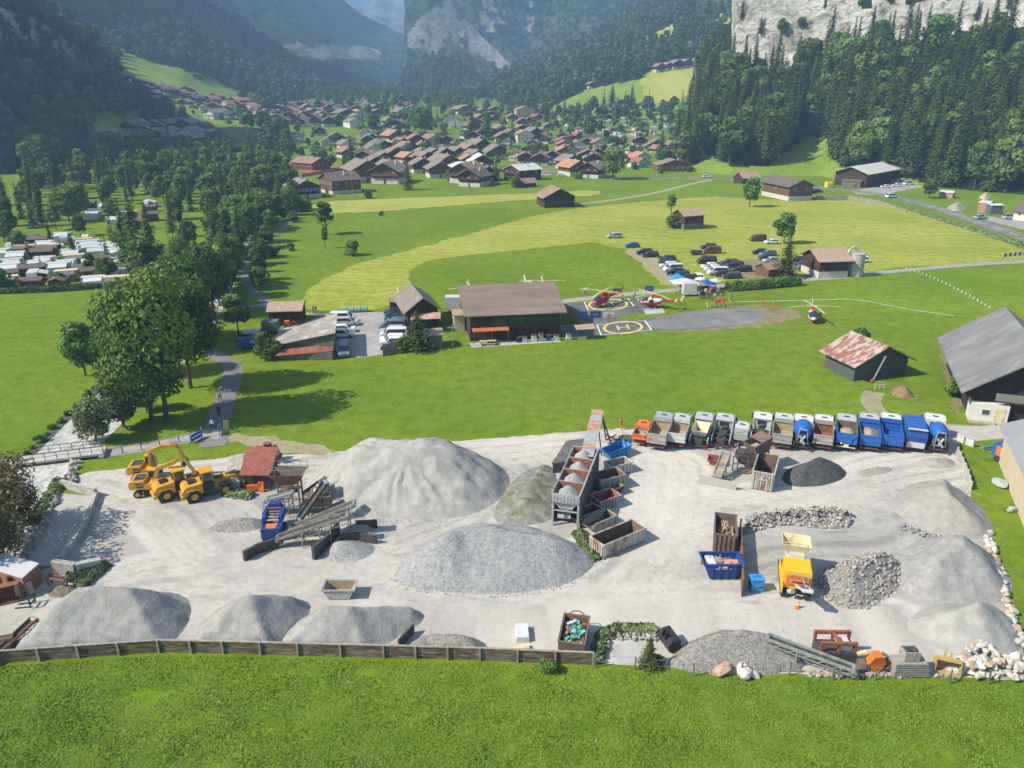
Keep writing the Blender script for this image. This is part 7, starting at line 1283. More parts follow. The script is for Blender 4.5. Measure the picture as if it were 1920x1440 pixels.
def car(kind, col, label, u, v, rz, group=None, z=None):
    p = P(u, v) if z is None else Vector(H(u, v)); key = ('car', kind, col)
    if key in MADE: return dup(MADE[key], tuple(p), rz, label, group)
    lo, up, w_, wr = SH[kind]; root = thing('car' if kind != 'van' else 'van', label, 'car' if kind != 'van' else 'van', tuple(p), rz, group); a = w_/2
    mb = MB(); mb.loft([[(x,-a*s,z_) for x, z_ in lo] for s in (1,.98)]+[[(x,a*s,z_) for x, z_ in lo] for s in (.98,1)]); mb.add([(up[0][0],-a+.06,up[0][1]),(up[1][0],-a+.2,up[1][1]),(up[2][0],-a+.2,up[2][1]),(up[3][0],-a+.06,up[3][1]),(up[0][0],a-.06,up[0][1]),(up[1][0],a-.2,up[1][1]),(up[2][0],a-.2,up[2][1]),(up[3][0],a-.06,up[3][1])], [(0,1,2,3),(7,6,5,4),(0,4,5,1),(1,5,6,2),(2,6,7,3)])
    mb.build('body', PT[col], root)
    g = MB(); (x0,z0),(x1,z1),(x2,z2),(x3,z3) = up
    for s in (-1,1): q = [(x0+.2,z0+.04),(x1+.15,z1-.1),(x2-.1,z2-.1),(x3-.25,z3+.04)]; yb, yt = s*(a-.075), s*(a-.19); g.add([(q[0][0],yb+s*.03,q[0][1]),(q[1][0],yt+s*.03,q[1][1]),(q[2][0],yt+s*.03,q[2][1]),(q[3][0],yb+s*.03,q[3][1])], [(0,1,2,3)])
    g.build('side_windows', GLASS, root)
    for nm, (xa,za),(xb,zb), e in (('windscreen',up[3],up[2],.03),('rear_window',up[0],up[1],-.03)): g = MB(); g.add([(xa+e,-a+.2,za+.06),(xb+e,-a+.28,zb-.06),(xb+e,a-.28,zb-.06),(xa+e,a-.2,za+.06)], [(0,1,2,3)]); g.build(nm, GLASS, root)
    for x in (lo[0][0]+.75, lo[-1][0]-.75):
        for s in (-1,1): m = MB(); m.cyl((x,s*(a-.2),wr),(x,s*(a+.02),wr),wr,wr,12,mi=0); m.cyl((x,s*(a+.0),wr),(x,s*(a+.035),wr),wr*.55,wr*.5,10,mi=1); m.build('wheel', [TYRE, RIM], root)
    for s in (-1,1): MB().box(lo[-2][0]-.12,lo[-2][0]+.01,min(s*a*.85,s*a*.5),max(s*a*.85,s*a*.5),lo[-2][1]-.02,lo[-2][1]+.13).build('headlight', LAMP, root)
    MADE[key] = root; return root
GC = 'cars parked on the field beside the helipads'; NM = dict(dark='dark grey', black='black', steelblue='steel blue', navy='navy blue', plum='plum coloured', brown='red brown')
def cars(lst, where, grp, rz0):
    seen = {}
    for i, (u, v, k, c) in enumerate(lst):
        sfx = ('', ' estate', ' off roader', '')[['car','wagon','suv','van'].index(k)] if k != 'van' else ''
        base = f"{NM.get(c, c)} {'van' if k == 'van' else 'car'}{sfx}"; seen[base] = seen.get(base, 0)+1; w_ = where if isinstance(where, str) else where[i]
        car(k, c, f"{base} {w_}", u, v, rz0+random.uniform(-.08,.08), grp)
cars([(1152,446,'wagon','silver'),(1185,464,'car','blue'),(1208,477,'wagon','black'),(1219,482,'wagon','dark')], ['alone farthest up the worn field track','alone on the corner of the green rectangle','behind its neighbour at the edge of the green rectangle','in front of its neighbour at the edge of the green rectangle'], GC, PI+.12)
cars([(1251,491,'suv','dark'),(1250,497,'wagon','dark'),(1253,502,'wagon','white'),(1262,509,'van','white'),(1266,515,'wagon','black'),(1275,521,'wagon','navy'),(1289,527,'wagon','black')], 'in the slanting line behind the blue tent', GC, PI+.12)
cars([(1328,468,'suv','black'),(1334,475,'van','brown'),(1324,494,'van','plum'),(1330,503,'car','white'),(1337,508,'wagon','white'),(1367,498,'suv','dark'),(1377,502,'suv','plum'),(1391,509,'wagon','black'),(1350,508,'wagon','navy'),(1345,515,'van','white'),(1356,518,'wagon','dark'),(1371,522,'wagon','green')], 'in the middle cluster of the field car park', GC, PI+.12)
cars([(1420,452,'van','brown'),(1447,457,'car','white'),(1424,476,'car','black'),(1439,480,'wagon','steelblue'),(1438,487,'wagon','navy'),(1445,492,'car','silver'),(1462,497,'car','grey'),(1497,492,'wagon','dark'),(1505,499,'car','blue'),(1510,504,'wagon','steelblue'),(1612,492,'wagon','white')], ['beside the round field tree','in front of the round field tree','first of the row before the dark fir','second of the row before the dark fir','third of the row before the dark fir','last of the row before the dark fir','half hidden by the dark fir','behind the tan roofed barn yard','nearest the tan roofed barn','beside the tan roofed barn wall','behind the round concrete silo'], GC, PI+.12)
car('car','white','white car pointing at the umbrellas', 1311, 524, -PI/2, GC)
cars([(741,590,'wagon','green'),(743,596,'wagon','dark'),(742,603,'wagon','navy'),(741,610,'wagon','steelblue'),(737,618,'van','steelblue'),(736,626,'wagon','silver'),(738,634,'van','white'),(735,642,'wagon','white'),(736,649,'suv','white'),(739,657,'wagon','dark')], ['first at the back of the row beside the workshop','second of the row beside the workshop','third of the row beside the workshop','fourth of the row beside the workshop','fifth of the row beside the workshop','in the middle of the row beside the workshop','seventh of the row beside the workshop','eighth of the row beside the workshop','second last of the row beside the workshop','front end of the row beside the workshop'], 'cars in the row beside the workshop', PI+.08)
for a in [(772,648,'car','red','small red car behind the bushes at the workshop',.2),(644,603,'van','white','long white van at the edge of the gravel lot',.05),(652,609,'wagon','silver','silver car beside the long white van',.05),(612,622,'car','white','white car behind the open shed roof',.1),(642,632,'wagon','white','white car peeping out beside the open shed',.1),(646,622,'car','white','second white car behind the shed corner',.1),(646,664,'van','steelblue','light blue van parked nose in before the open shed',-1.4),(468,653,'car','blue','bright blue car on the grass beside the footpath',.05),(470,644,'wagon','navy','navy estate car behind the bright blue one',.05),
          (1671,371,'van','white','white van driving on the grey road',.3),(1608,351,'car','red','red car in front of the workshop barn',.2),(1660,352,'car','white','white car left of two in front of the workshop barn',PI),(1681,350,'wagon','white','white estate car before the workshop barn opening',PI),(1690,345,'van','steelblue','blue van under the eaves of the workshop barn',.1),(1703,347,'van','white','white van right of the workshop barn',.2),(1523,363,'wagon','black','black car behind the barn with the white plinth',.2),(1532,361,'wagon','navy','navy car behind the barn with the white plinth',.2),(1325,333,'wagon','white','white car on the road past the brown farmhouse',.1),(1284,288,'van','white','white van on the drive below the forest',.2),(1279,285,'van','silver','silver van on the drive below the forest',.2),(1024,330,'van','white','white van on the village road',-.2),(1838,411,'suv','silver','silver off roader beside the brick shed',.2),(1893,411,'van','silver','silver pickup at the right edge by the road',.1),(1053,330,'car','white','white car in front of the orange roofed chalet',0),(880,345,'car','white','white car in front of the tan roofed chalet',0)]:
    car(a[2], a[3], a[4], a[0], a[1], a[5])
def cart(label, u, v, rz, m1, W=2.2, h=1.9): r = thing('box_trailer', label, 'trailer', tuple(P(u, v)), rz); MB().box(0,3,0,W,.4,h,tx=.05,ty=.05).build('box', m1, r); [MB().cyl((1.5,y,.3),(1.5,y+.2,.3),.3).build('wheel', TYRE, r) for y in (-.1,W-.1)]; MB().bar((3,W/2,.4),(4,W/2,.4),.1).build('drawbar', STEEL, r); return r
cart('grey green box trailer behind the parked blue cars', 491, 627, .05, mt('grey_green_box',(.12,.17,.16)), h=2.4); cart('long white tank trailer beside the footpath', 456, 633, .1, WHITEP, 1.6, 1.2); cart('dark low trailer beside the dark parked car', 1297, 479, .1, DARKST, 1.8, 1.3); cart('white covered boat trailer before the pinkish barn', 522, 628, .1, WHITEP, 1.5, 1.0)
mc = thing('mini_digger','small red digger in front of the pinkish barn','digger',tuple(P(540,618)),.2); MB().box(-.6,.6,-.5,.5,.1,.5).build('track',TYRE,mc); MB().box(-.6,.5,-.5,.5,.5,1.8,tx=.1,ty=.1).build('cab',ORANGE,mc); m = MB(); m.bar((.4,0,.9),(1.3,0,1.7),.2); m.bar((1.3,0,1.7),(1.9,0,.5),.15); m.build('arm',ORANGE,mc)
for i, lb in enumerate(['leftmost','second','third','rightmost']): p = P(640+13*i, 586-i*.5); m = MB(); m.cyl((0,0,.6),(1.2,0,.6),.62,.62,14); o = m.build('bale', mt('bale_wrap',(.10,.30,.16),(.35,.45,.38),scale=2), None, tuple(p), .1); tag(o, f'{lb} of the four green wrapped bales behind the lot', 'bale')
# ================================================================ helicopters (nose to +X)
def heli(label, u, v, rz, top, belly, rot=.4, sc=1.0, nb=4, z=0.0):
    root = thing('helicopter', label, 'helicopter', tuple(P(u, v)+Vector((0,0,z))), rz); root.scale = (sc,sc,sc); rings = []
    for x, w_, zc, h in [(2.6,.12,1.1,.12),(2.3,.55,1.15,.45),(1.6,.95,1.35,.8),(.6,1.1,1.5,1.0),(-.8,1.05,1.55,.95),(-1.8,.7,1.75,.65),(-2.4,.35,1.9,.35)]: rings.append([(x, w_*math.cos(2*PI*i/14), zc+h*math.sin(2*PI*i/14)) for i in range(14)])
    mb = MB(); mb.loft(rings); n = 14; mb.m = [1 if (j < 84 and (j % n) >= 7) or False else 0 for j in range(len(mb.f))]; mb.build('fuselage', [top, belly], root, smooth_=True)
    g = MB(); g.loft([[(x, w_*math.cos(a), zc+h*math.sin(a)) for a in np.linspace(.25, PI-.25, 9)] for x, w_, zc, h in [(2.32,.57,1.2,.44),(1.62,.98,1.38,.82),(.75,1.1,1.52,.98)]], False); g.build('windscreen', GLASS, root)
    for s in (-1,1): g = MB(); g.box(-.5,.5,s*1.09-.03,s*1.09+.03,1.45,2.05); g.build('door_window', GLASS, root)
    mb = MB(); mb.cyl((-1.9,0,1.85),(-6.2,0,2.15),.38,.16,12); mb.build('tail_boom', belly if top is WHITEP and belly is not WHITEP else top, root); mb = MB(); mb.loft([[(-5.9,-.05,2.1),(-6.6,-.05,3.4),(-7.0,-.05,3.4),(-6.5,-.05,2.0)],[(-5.9,.05,2.1),(-6.6,.05,3.4),(-7.0,.05,3.4),(-6.5,.05,2.0)]]); mb.build('tail_fin', top, root); mb = MB(); mb.box(-5.5,-5.0,-1.1,1.1,2.12,2.2); mb.build('stabiliser', top, root)
    mb = MB(); mb.ball((-.5,0,2.55),(1.3,.55,.35)); mb.build('engine_cowl', belly, root); mb = MB(); mb.cyl((-.3,0,2.7),(-.3,0,3.25),.1); mb.build('rotor_mast', DARKST, root)
    for i in range(nb): a = rot+2*PI*i/nb; mb = MB(); mb.bar((-.3,0,3.25),(-.3+2.7*math.cos(a),2.7*math.sin(a),3.3),.26,.05); mb.bar((-.3+2.7*math.cos(a),2.7*math.sin(a),3.3),(-.3+5.3*math.cos(a),5.3*math.sin(a),3.08),.28,.05); mb.build('rotor_blade', CREAM, root)
    for i in range(2): a = .5+PI*i; mb = MB(); mb.bar((-6.75,.15,2.7),(-6.75+.9*math.cos(a),.15,2.7+.9*math.sin(a)),.12,.04); mb.build('tail_rotor_blade', GREYP, root)
    for s in (-1,1):
        mb = MB(); mb.cyl((-1.7,s*1.05,.08),(1.9,s*1.05,.08),.07,.07,8); mb.bar((1.9,s*1.05,.08),(2.2,s*1.05,.25),.1)
        for x in (-.9,.9): mb.cyl((x,s*1.05,.08),(x,s*.5,.85),.05,.05,8)
        mb.build('skid', STEEL, root)
    return root
RED = pm('heli_red', (.58,.03,.025), .3); WHP = WHITEP
heli('grey white helicopter with long drooping rotor behind the workshop', 748, 578, -PI/2-.15, WHP, GREYP, .35); heli('white helicopter mostly hidden behind the hangar roof', 886, 566, -PI/2+.2, WHP, WHP, .1); heli('white helicopter with dark glass nose behind the hangar right end', 1018, 553, -.9, WHP, GREYP, .9)
heli('bright red helicopter standing on the upper helipad', 1128, 574, PI+.75, RED, RED, .3, 1.0); heli('red and white helicopter with its tail to the tents', 1222, 577, PI-.35, WHP, RED, .9, .95); heli('white and red helicopter standing alone on the grass at the right', 1523, 603, -PI/2-.3, WHP, RED, 1.9, .95)
# ================================================================ people
def person_mesh(seed, walk=0.0, arm=.3):
    me = bpy.data.meshes.new('person'); k = walk
    V = [(0,0,.92),(0,0,1.15),(0,0,1.42),(0,0,1.52),(0,.02,1.66),(0,.01,1.74), (.20,0,1.40),(.27,.06*arm,1.15),(.26,.26*arm,.93),(.26,.34*arm,.84), (-.20,0,1.40),(-.27,-.1*arm,1.15),(-.28,.10*arm,.92),(-.27,.16*arm,.84), (.10,0,.86),(.11,.22*k,.48),(.11,.20*k-.08*abs(k),.08),(.12,.20*k+.12,.04), (-.10,0,.86),(-.11,-.18*k,.48),(-.11,-.38*k,.10),(-.12,-.34*k+.10,.04)]
    E = [(0,1),(1,2),(2,3),(3,4),(4,5),(2,6),(6,7),(7,8),(8,9),(2,10),(10,11),(11,12),(12,13),(0,14),(14,15),(15,16),(16,17),(0,18),(18,19),(19,20),(20,21)]
    R = [.15,.14,.15,.06,.105,.085,.075,.05,.04,.04,.075,.05,.04,.04,.10,.07,.045,.04,.10,.07,.045,.04]
    me.from_pydata(V, E, []); o = bpy.data.objects.new('tmp_person', me); COL.objects.link(o); o.modifiers.new('s', 'SKIN'); sb_ = o.modifiers.new('b', 'SUBSURF'); sb_.levels = 1
    for i, r in enumerate(R): me.skin_vertices[0].data[i].radius = (r, r*(.75 if i < 3 else 1)); 
    me.skin_vertices[0].data[0].use_root = True; bpy.context.view_layer.update(); n = bpy.data.meshes.new_from_object(o.evaluated_get(bpy.context.evaluated_depsgraph_get())); bpy.data.objects.remove(o); return n
SKIN = mt('skin', (.50,.32,.23)); HAIR = mt('hair', (.05,.035,.025)); BASEP = [person_mesh(0, 0, .3), person_mesh(1, 1.0, .8), person_mesh(2, .5, 1.6)]
def cloth(n, c): return mt('cloth_'+n, c, rough=.9)
CL = dict(orange=cloth('orange',(.75,.16,.03)), red=cloth('red',(.50,.05,.04)), white=cloth('white',(.70,.70,.68)), black=cloth('black',(.03,.03,.035)), blue=cloth('blue',(.06,.12,.30)), grey=cloth('grey',(.25,.26,.27)), yellow=cloth('yellow',(.62,.50,.10)), jeans=cloth('jeans',(.08,.11,.18)), khaki=cloth('khaki',(.32,.27,.18)))
PM = {}
def person(label, u, v, rz, top, bot, pose=0, group=None, hair=HAIR, sc=1.0):
    key = (top, bot, pose)
    if key not in PM:
        n = BASEP[pose].copy(); n.name = 'person'; [n.materials.append(m) for m in (CL[bot], CL[top], SKIN, hair, TYRE)]
        for pl_ in n.polygons:
            c = pl_.center; z = c.z; pl_.material_index = 4 if z < .09 else 0 if (z < .95 and abs(c.x) < .22) else 2 if z < .90 else 1 if z < 1.47 else 3 if (z > 1.70 or (z > 1.6 and c.y < -.02)) else 2
        PM[key] = n
    o = link('person', PM[key], None, tuple(P(u, v)), rz); o.scale = (sc,)*3; return tag(o, label, 'person', group)
person('worker in orange walking at the yard edge beside the first truck', 1164, 806, .6, 'orange', 'orange', 1); person('person in a white shirt and dark shorts at the blue gate', 399, 806, 3.0, 'white', 'black', 1); person('person in dark clothes on the shaded footpath', 411, 780, 3.1, 'black', 'black', 0); person('person with a pale top farther up the footpath', 413, 752, 3.1, 'grey', 'black', 1)
person('left of two walkers on the thin path behind the lot', 588, 588, 1, 'khaki', 'jeans', 1); person('right of two walkers on the thin path behind the lot', 593, 588, 1.2, 'black', 'khaki', 0); person('man in white on the upper helipad tarmac left of a pair', 1190, 558, .4, 'white', 'grey', 0)
person('figure in pale clothes left of the red and white helicopter', 1197, 572, 1, 'white', 'khaki', 2); person('second pale figure beside the nose of the red and white helicopter', 1203, 571, 1, 'white', 'grey', 1); person('crew member in orange between the two helipads', 1140, 604, .2, 'orange', 'orange', 0); person('onlooker in white left of the red helicopter', 1097, 552, 0, 'white', 'jeans', 0); person('second onlooker beside the red helicopter tail', 1101, 551, 0, 'white', 'khaki', 1)
person('pilot in black on the upper helipad ring', 1167, 566, 0, 'yellow', 'black', 0); person('orange clad marshal on the grass, left of two', 1428, 576, 3.1, 'orange', 'orange', 0); person('orange clad marshal on the grass, right of two', 1450, 580, 3.1, 'orange', 'orange', 2); person('person in pale yellow crouching by the gravel apron', 1326, 578, 1, 'yellow', 'white', 2)
rg = random.Random(21)
for i in range(30): person('visitor in the crowd between the tents and the lane', rg.uniform(1308,1352), rg.uniform(546,563), rg.uniform(0,6), rg.choice(['white','red','black','blue','grey','red']), rg.choice(['jeans','black','khaki']), rg.randrange(3), 'crowd of visitors by the tents')
for i in range(9): person('visitor in orange or red at the barrier before the apron', 1335+rg.uniform(0,26), rg.uniform(570,576), rg.uniform(0,6), rg.choice(['orange','red']), 'red', rg.randrange(3), 'visitors at the barrier')
for i in range(8): person('onlooker in the shade beside the hangar end wall', 1062+rg.uniform(0,20), rg.uniform(588,602), rg.uniform(0,6), rg.choice(['blue','orange','black','grey']), 'jeans', rg.randrange(3), 'onlookers beside the hangar')
bar = thing('barrier', 'low white barrier around the group in orange', 'barrier', tuple(P(1332,577))); m = MB(); [m.bar((i*.9,0,0),(i*.9,0,1.0),.06) for i in range(6)]; m.bar((0,0,1.0),(4.5,0,1.0),.06); m.bar((0,0,.6),(4.5,0,.6),.06); m.bar((4.5,0,1.0),(4.5,3,1.0),.06); m.build('rail', CREAM, bar)
# tents, umbrellas, banners
def tent(label, u, v, w_, l, h, mat, rz=.05): r = thing('tent', label, 'tent', tuple(P(u, v)), rz); m = MB(); m.loft([[(0,0,h),(w_,0,h),(w_,l,h),(0,l,h)],[(w_*.45,l*.45,h+.9),(w_*.55,l*.45,h+.9),(w_*.55,l*.55,h+.9),(w_*.45,l*.55,h+.9)]]); m.build('canopy', mat, r); [MB().bar((x,y,0),(x,y,h),.06).build('leg', WHITEP, r) for x in (.05,w_-.05) for y in (.05,l-.05)]; return r
tent('bright blue pop up tent behind the white one', 1260, 541, 3.2, 3, 2.2, BLUEL); tent('white marquee tent beside the grey trailer', 1262, 552, 6.0, 4, 2.3, WHITEP); cart('upright pale grey box trailer in front of the white marquee', 1281, 556, .02, GREYL, 2.2, 2.9)
for i, (u, v, m_, lb) in enumerate([(1312,536,WHITEP,'white and blue parasol nearest the white car'),(1322,541,BLUE,'blue parasol above the crowd'),(1331,545,BLUED,'dark blue parasol over the tables'),(1340,539,GREYL,'pale parasol at the lane side')]):
    r = thing('parasol', lb, 'parasol', tuple(P(u, v+4))); MB().cyl((0,0,2.1),(0,0,2.7),1.5,.05,8).build('canopy', m_, r); MB().cyl((0,0,0),(0,0,2.2),.04).build('pole', STEEL, r)
for u, v, w_, m_, lb in [(1091,596,2.2,BLUEL,'pale blue banner in the hangar shadow'),(1117,596,2.2,BLUED,'dark blue banner between the helipads'),(1141,597,2.2,WHITEP,'white banner with blue swoosh between the helipads'),(1157,552,1.9,BLUED,'dark blue banner beside the lane, left one'),(1217,547,1.9,BLUED,'dark blue banner beside the lane, right one')]:
    r = thing('banner', lb, 'banner', tuple(P(u, v)), .05); MB().box(-w_/2,w_/2,-.03,.03,.15,1.35).build('sheet', m_, r); g = WHITEP if m_ is not WHITEP else BLUE; m = MB(); m.bar((-w_*.3,-.05,.55),(0,-.05,.95),.12,.02); m.bar((0,-.05,.95),(w_*.3,-.05,.7),.12,.02); m.bar((-w_*.2,-.05,.5),(w_*.35,-.05,.55),.08,.02); m.build('emblem', g, r); [MB().box(x-.03,x+.03,-.02,.02,0,.2).build('leg', STEEL, r) for x in (-w_*.4,w_*.4)]
for u, v, lb, rz in [(369,826,'left blue and white gate frame on the footpath',1.2),(413,812,'right blue and white gate frame on the footpath',1.9)]:
    r = thing('gate_frame', lb, 'gate', tuple(P(u, v)), rz); MB().box(-1.0,1.0,-.04,.04,.2,1.1).build('board', BLUE, r); MB().box(-.8,.8,-.06,-.045,.55,.8).build('stripe', WHITEP, r); [MB().box(x-.05,x+.05,-.05,.05,0,1.6).build('post', BLUEL, r) for x in (-1.0,1.0)]
bo = thing('notice_board', 'yellow green leaning board beside the right gate frame', 'board', tuple(P(424,812)), .6); m = MB(); m.bar((0,0,0),(.2,0,1.8),.7,.06); m.build('panel', mt('board_yellow',(.42,.45,.12)), bo); m = MB(); m.bar((.9,.3,0),(.2,0,1.6),.08); m.build('prop', WOODB, bo)
def pole(label, u, v, h, cat='pole', arm=False, m_=None, r_=.1): r = thing('utility_pole' if not arm else 'street_lamp', label, cat, H(u, v)); MB().cyl((0,0,0),(0,0,h),r_,r_*.7,8).build('mast', m_ or POSTM, r); (MB().box(-.9,.9,-.06,.06,h-.7,h-.55) if not arm else MB().box(-.15,.8,-.12,.12,h-.1,h+.05)).build('crossarm' if not arm else 'lamp_head', POSTM, r)
for u, v, h, lb in [(662,372,11,'thin pole beside the long farmhouse'),(1162,375,8,'pole standing in the field near the farm lane'),(1330,372,8,'pole standing in the field right of the lane junction'),(1275,320,9,'pole in front of the brown farmhouse'),(1036,332,8,'pole beside the village road'),(1558,352,9,'pole beside the yellow container'),(849,652,4.5,'short leaning post in front of the hangar')]: pole(lb, u, v, h)
for u, v, lb in [(548,318,'left street lamp by the river bend'),(553,314,'right street lamp by the river bend')]: pole(lb, u, v, 9, 'street lamp', True)
pole('dark speaker mast beside the barrier', 1371, 573, 3.0, 'mast', True, BLACKP)
for i in range(22): a = i/21; p = P(1700+155*a, 506+72*a**1.3); o = MB().box(-.12,.12,-.12,.12,0,.55,tx=.06,ty=.06).build('marker', WHITEP, None, tuple(p)); tag(o, 'small white marker in the curved line across the right meadow', 'marker', 'white markers on the right meadow')
for i in range(5): r = thing('flag', 'blue flag on a thin pole beside the lane at the right edge', 'flag', tuple(P(1880+9*i, 491-i)), 0, 'blue flags by the lane'); MB().cyl((0,0,0),(0,0,2.4),.04).build('pole', STEEL, r); MB().box(0,.7,-.02,.02,1.3,2.3).build('cloth', BLUED, r)
ribbon('line_marking', [(1380,566),(1560,562),(1605,560),(1700,580),(1790,592)], .22, WHITE, .02, 'thin white line painted across the right meadow', kind='structure')
# odds and ends along the hangar front
rg = random.Random(31)
for i, (x, m_, lb) in enumerate([(8.2,BLACKP,'black drum beside the orange awning'),(9.2,GREYL,'grey cabinet in front of the hangar panes'),(11,WHITEP,'white tank in front of the hangar'),(12.3,GREYP,'grey generator in front of the hangar'),(13.8,BLUED,'tall blue cabinet against the hangar'),(15.2,CREAM,'cream barrel against the hangar'),(17.5,WHITEP,'white folded ramp beside the lean to')]):
    c = hz_+dr*x; r = thing('equipment_box', lb, 'equipment', (c.x, c.y-1.3, 0), rr_); h = rg.uniform(.9,1.7); MB().box(-.45,.45,-.35,.35,.08,h,tx=.04,ty=.04).build('casing', m_, r); MB().box(-.5,.5,-.4,.4,h,h+.08).build('top', DARKST, r); MB().box(-.4,.4,-.3,.3,0,.08).build('base', BLACKP, r)
pt_ = thing('picnic_bench', 'wooden bench and table under the orange awning', 'bench', ((hz_+dr*2).x, (hz_+dr*2).y-1.8, 0), rr_); MB().box(-1,2,-.4,.4,.7,.78).build('table_top', WOODP, pt_); [MB().box(-1,2,y-.12,y+.12,.4,.46).build('seat', WOODP, pt_) for y in (-.75,.75)]; [MB().box(x-.05,x+.05,-.8,.8,0,.7).build('leg', WOODB, pt_) for x in (-.7,1.7)]
# ================================================================ trees
def leafmat(name, a, b_, rnd=.3, sc=.5):
    m = bpy.data.materials.new(name); m.use_nodes = True; t = m.node_tree; L = t.links; b = t.nodes['Principled BSDF']; out = t.nodes['Material Output']
    b.inputs['Roughness'].default_value = .7; b.inputs['Specular IOR Level'].default_value = .15
    src = _n(t, 'ShaderNodeTexCoord').outputs['Object']; nz = _n(t, 'ShaderNodeTexNoise', Scale=sc, Detail=3, Roughness=.7); L.new(src, nz.inputs[0])
    mr = _n(t, 'ShaderNodeMapRange'); mr.inputs[1].default_value = .35; mr.inputs[2].default_value = .68; L.new(nz.outputs[0], mr.inputs[0])
    x = _n(t, 'ShaderNodeMix', data_type='RGBA'); x.inputs[6].default_value = c4(a); x.inputs[7].default_value = c4(b_); L.new(mr.outputs[0], x.inputs[0])
    oi = _n(t, 'ShaderNodeObjectInfo'); hs = _n(t, 'ShaderNodeHueSaturation'); ma = _n(t, 'ShaderNodeMapRange'); ma.inputs[3].default_value = 1-rnd; ma.inputs[4].default_value = 1+rnd*1.3
    L.new(oi.outputs['Random'], ma.inputs[0]); L.new(ma.outputs[0], hs.inputs['Value']); m7 = _n(t, 'ShaderNodeMath', operation='MULTIPLY'); m7.inputs[1].default_value = 9.7; f2 = _n(t, 'ShaderNodeMath', operation='FRACT')
    mb_ = _n(t, 'ShaderNodeMapRange'); mb_.inputs[3].default_value = .47; mb_.inputs[4].default_value = .525; L.new(oi.outputs['Random'], m7.inputs[0]); L.new(m7.outputs[0], f2.inputs[0]); L.new(f2.outputs[0], mb_.inputs[0]); L.new(mb_.outputs[0], hs.inputs['Hue'])
    L.new(x.outputs[2], hs.inputs['Color']); L.new(hs.outputs[0], b.inputs['Base Color'])
    tr = _n(t, 'ShaderNodeBsdfTranslucent'); L.new(hs.outputs[0], tr.inputs[0]); mx = _n(t, 'ShaderNodeMixShader'); mx.inputs[0].default_value = .22
    L.new(b.outputs[0], mx.inputs[1]); L.new(tr.outputs[0], mx.inputs[2]); L.new(mx.outputs[0], out.inputs[0]); MATS[name] = m; return m
LF = leafmat('broad_leaves', (.065,.12,.026), (.20,.31,.075), rnd=.3); LF2 = leafmat('pale_leaves', (.10,.15,.06), (.26,.32,.15)); LC = leafmat('spruce_needles', (.05,.088,.02), (.155,.21,.05), sc=.35)
LFO = leafmat('brown_green_leaves', (.13,.12,.04), (.36,.31,.14)); LST = leafmat('wood_leaves', (.05,.095,.02), (.165,.235,.055), sc=.06, rnd=.0); LSC = leafmat('wood_needles', (.04,.075,.018), (.135,.185,.05), sc=.06, rnd=.0)
BARK = mt('bark', (.07,.055,.04), (.14,.12,.09), scale=3, rough=.95)
def quads(ctr, nrm, size, rng, asp=1.0, fold=.0):
    n = len(ctr); r = rng.normal(size=(n,3)); t = np.cross(nrm, r); t /= np.linalg.norm(t, axis=1)[:,None]+1e-9; b = np.cross(nrm, t)
    s = size[:,None]; t = t*s; b = b*s*asp
    V = np.stack([ctr-t-b*.6, ctr+t-b, ctr+t*.7+b, ctr-t+b*.8],1).reshape(-1,3)
    return V, np.arange(n*4).reshape(n,4)
def broad_crown(seed, nleaf, leaf, lobes=18, low=.22, wide=.36, upr=1.0):
    rng = np.random.default_rng(seed); C = []
    cz = (1+low)/2; hz_ = (1-low)/2
    for i in range(lobes):
        th = rng.uniform(0, 2*PI); zz = rng.uniform(-.85,.9); rr = math.sqrt(max(0, 1-zz*zz*.8))*rng.uniform(.35,.8)
        C.append((wide*.78*rr*math.cos(th), wide*.78*rr*math.sin(th), cz+hz_*.72*zz*upr, rng.uniform(.10,.17)*wide/.36))
    C.append((0,0,cz,wide*.5)); C.append((0,0,cz+hz_*.6,wide*.35)); C = np.array(C)
    wgt = C[:,3]**2; wgt /= wgt.sum(); k = rng.choice(len(C), nleaf, p=wgt)
    d = rng.normal(size=(nleaf,3)); d[:,2] += .25; d /= np.linalg.norm(d, axis=1)[:,None]
    rad = C[k,3]*rng.uniform(.72,1.12,nleaf); ctr = C[k,:3]+d*rad[:,None]*np.array([1,1,.85])
    nr = d+rng.normal(size=(nleaf,3))*.45; nr /= np.linalg.norm(nr, axis=1)[:,None]
    return quads(ctr, nr, leaf*rng.uniform(.6,1.3,nleaf), rng, .8)
def spruce_crown(seed, nlev, nb, leaf, wide=.17, low=.08, ragged=.25):
    rng = np.random.default_rng(seed); cs = []; ns = []; sz = []
    for i in range(nlev):
        z = low+(1-low)*(i/(nlev-1))**.92; R = wide*(1-z)**.82/(1-low)**.5+.006; n = max(3, int(nb*(.35+.65*R/wide)))
        for j in range(n):
            th = rng.uniform(0, 2*PI); RR = R*rng.uniform(1-ragged*1.6, 1+ragged); m = 3 if R > wide*.3 else 2
            for q in range(m):
                f = (q+.75)/m; cs.append((RR*f*math.cos(th), RR*f*math.sin(th), z-.25*RR*f*f+rng.normal()*.004)); a = rng.normal()*.35
                ns.append((math.cos(th)*.45+rng.normal()*.25, math.sin(th)*.45+rng.normal()*.25, 1)); sz.append(leaf*(1.15-.4*f)*(.5+.6*R/wide))
    cs = np.array(cs); ns = np.array(ns); ns /= np.linalg.norm(ns, axis=1)[:,None]
    return quads(cs, ns, np.array(sz), rng, .6)
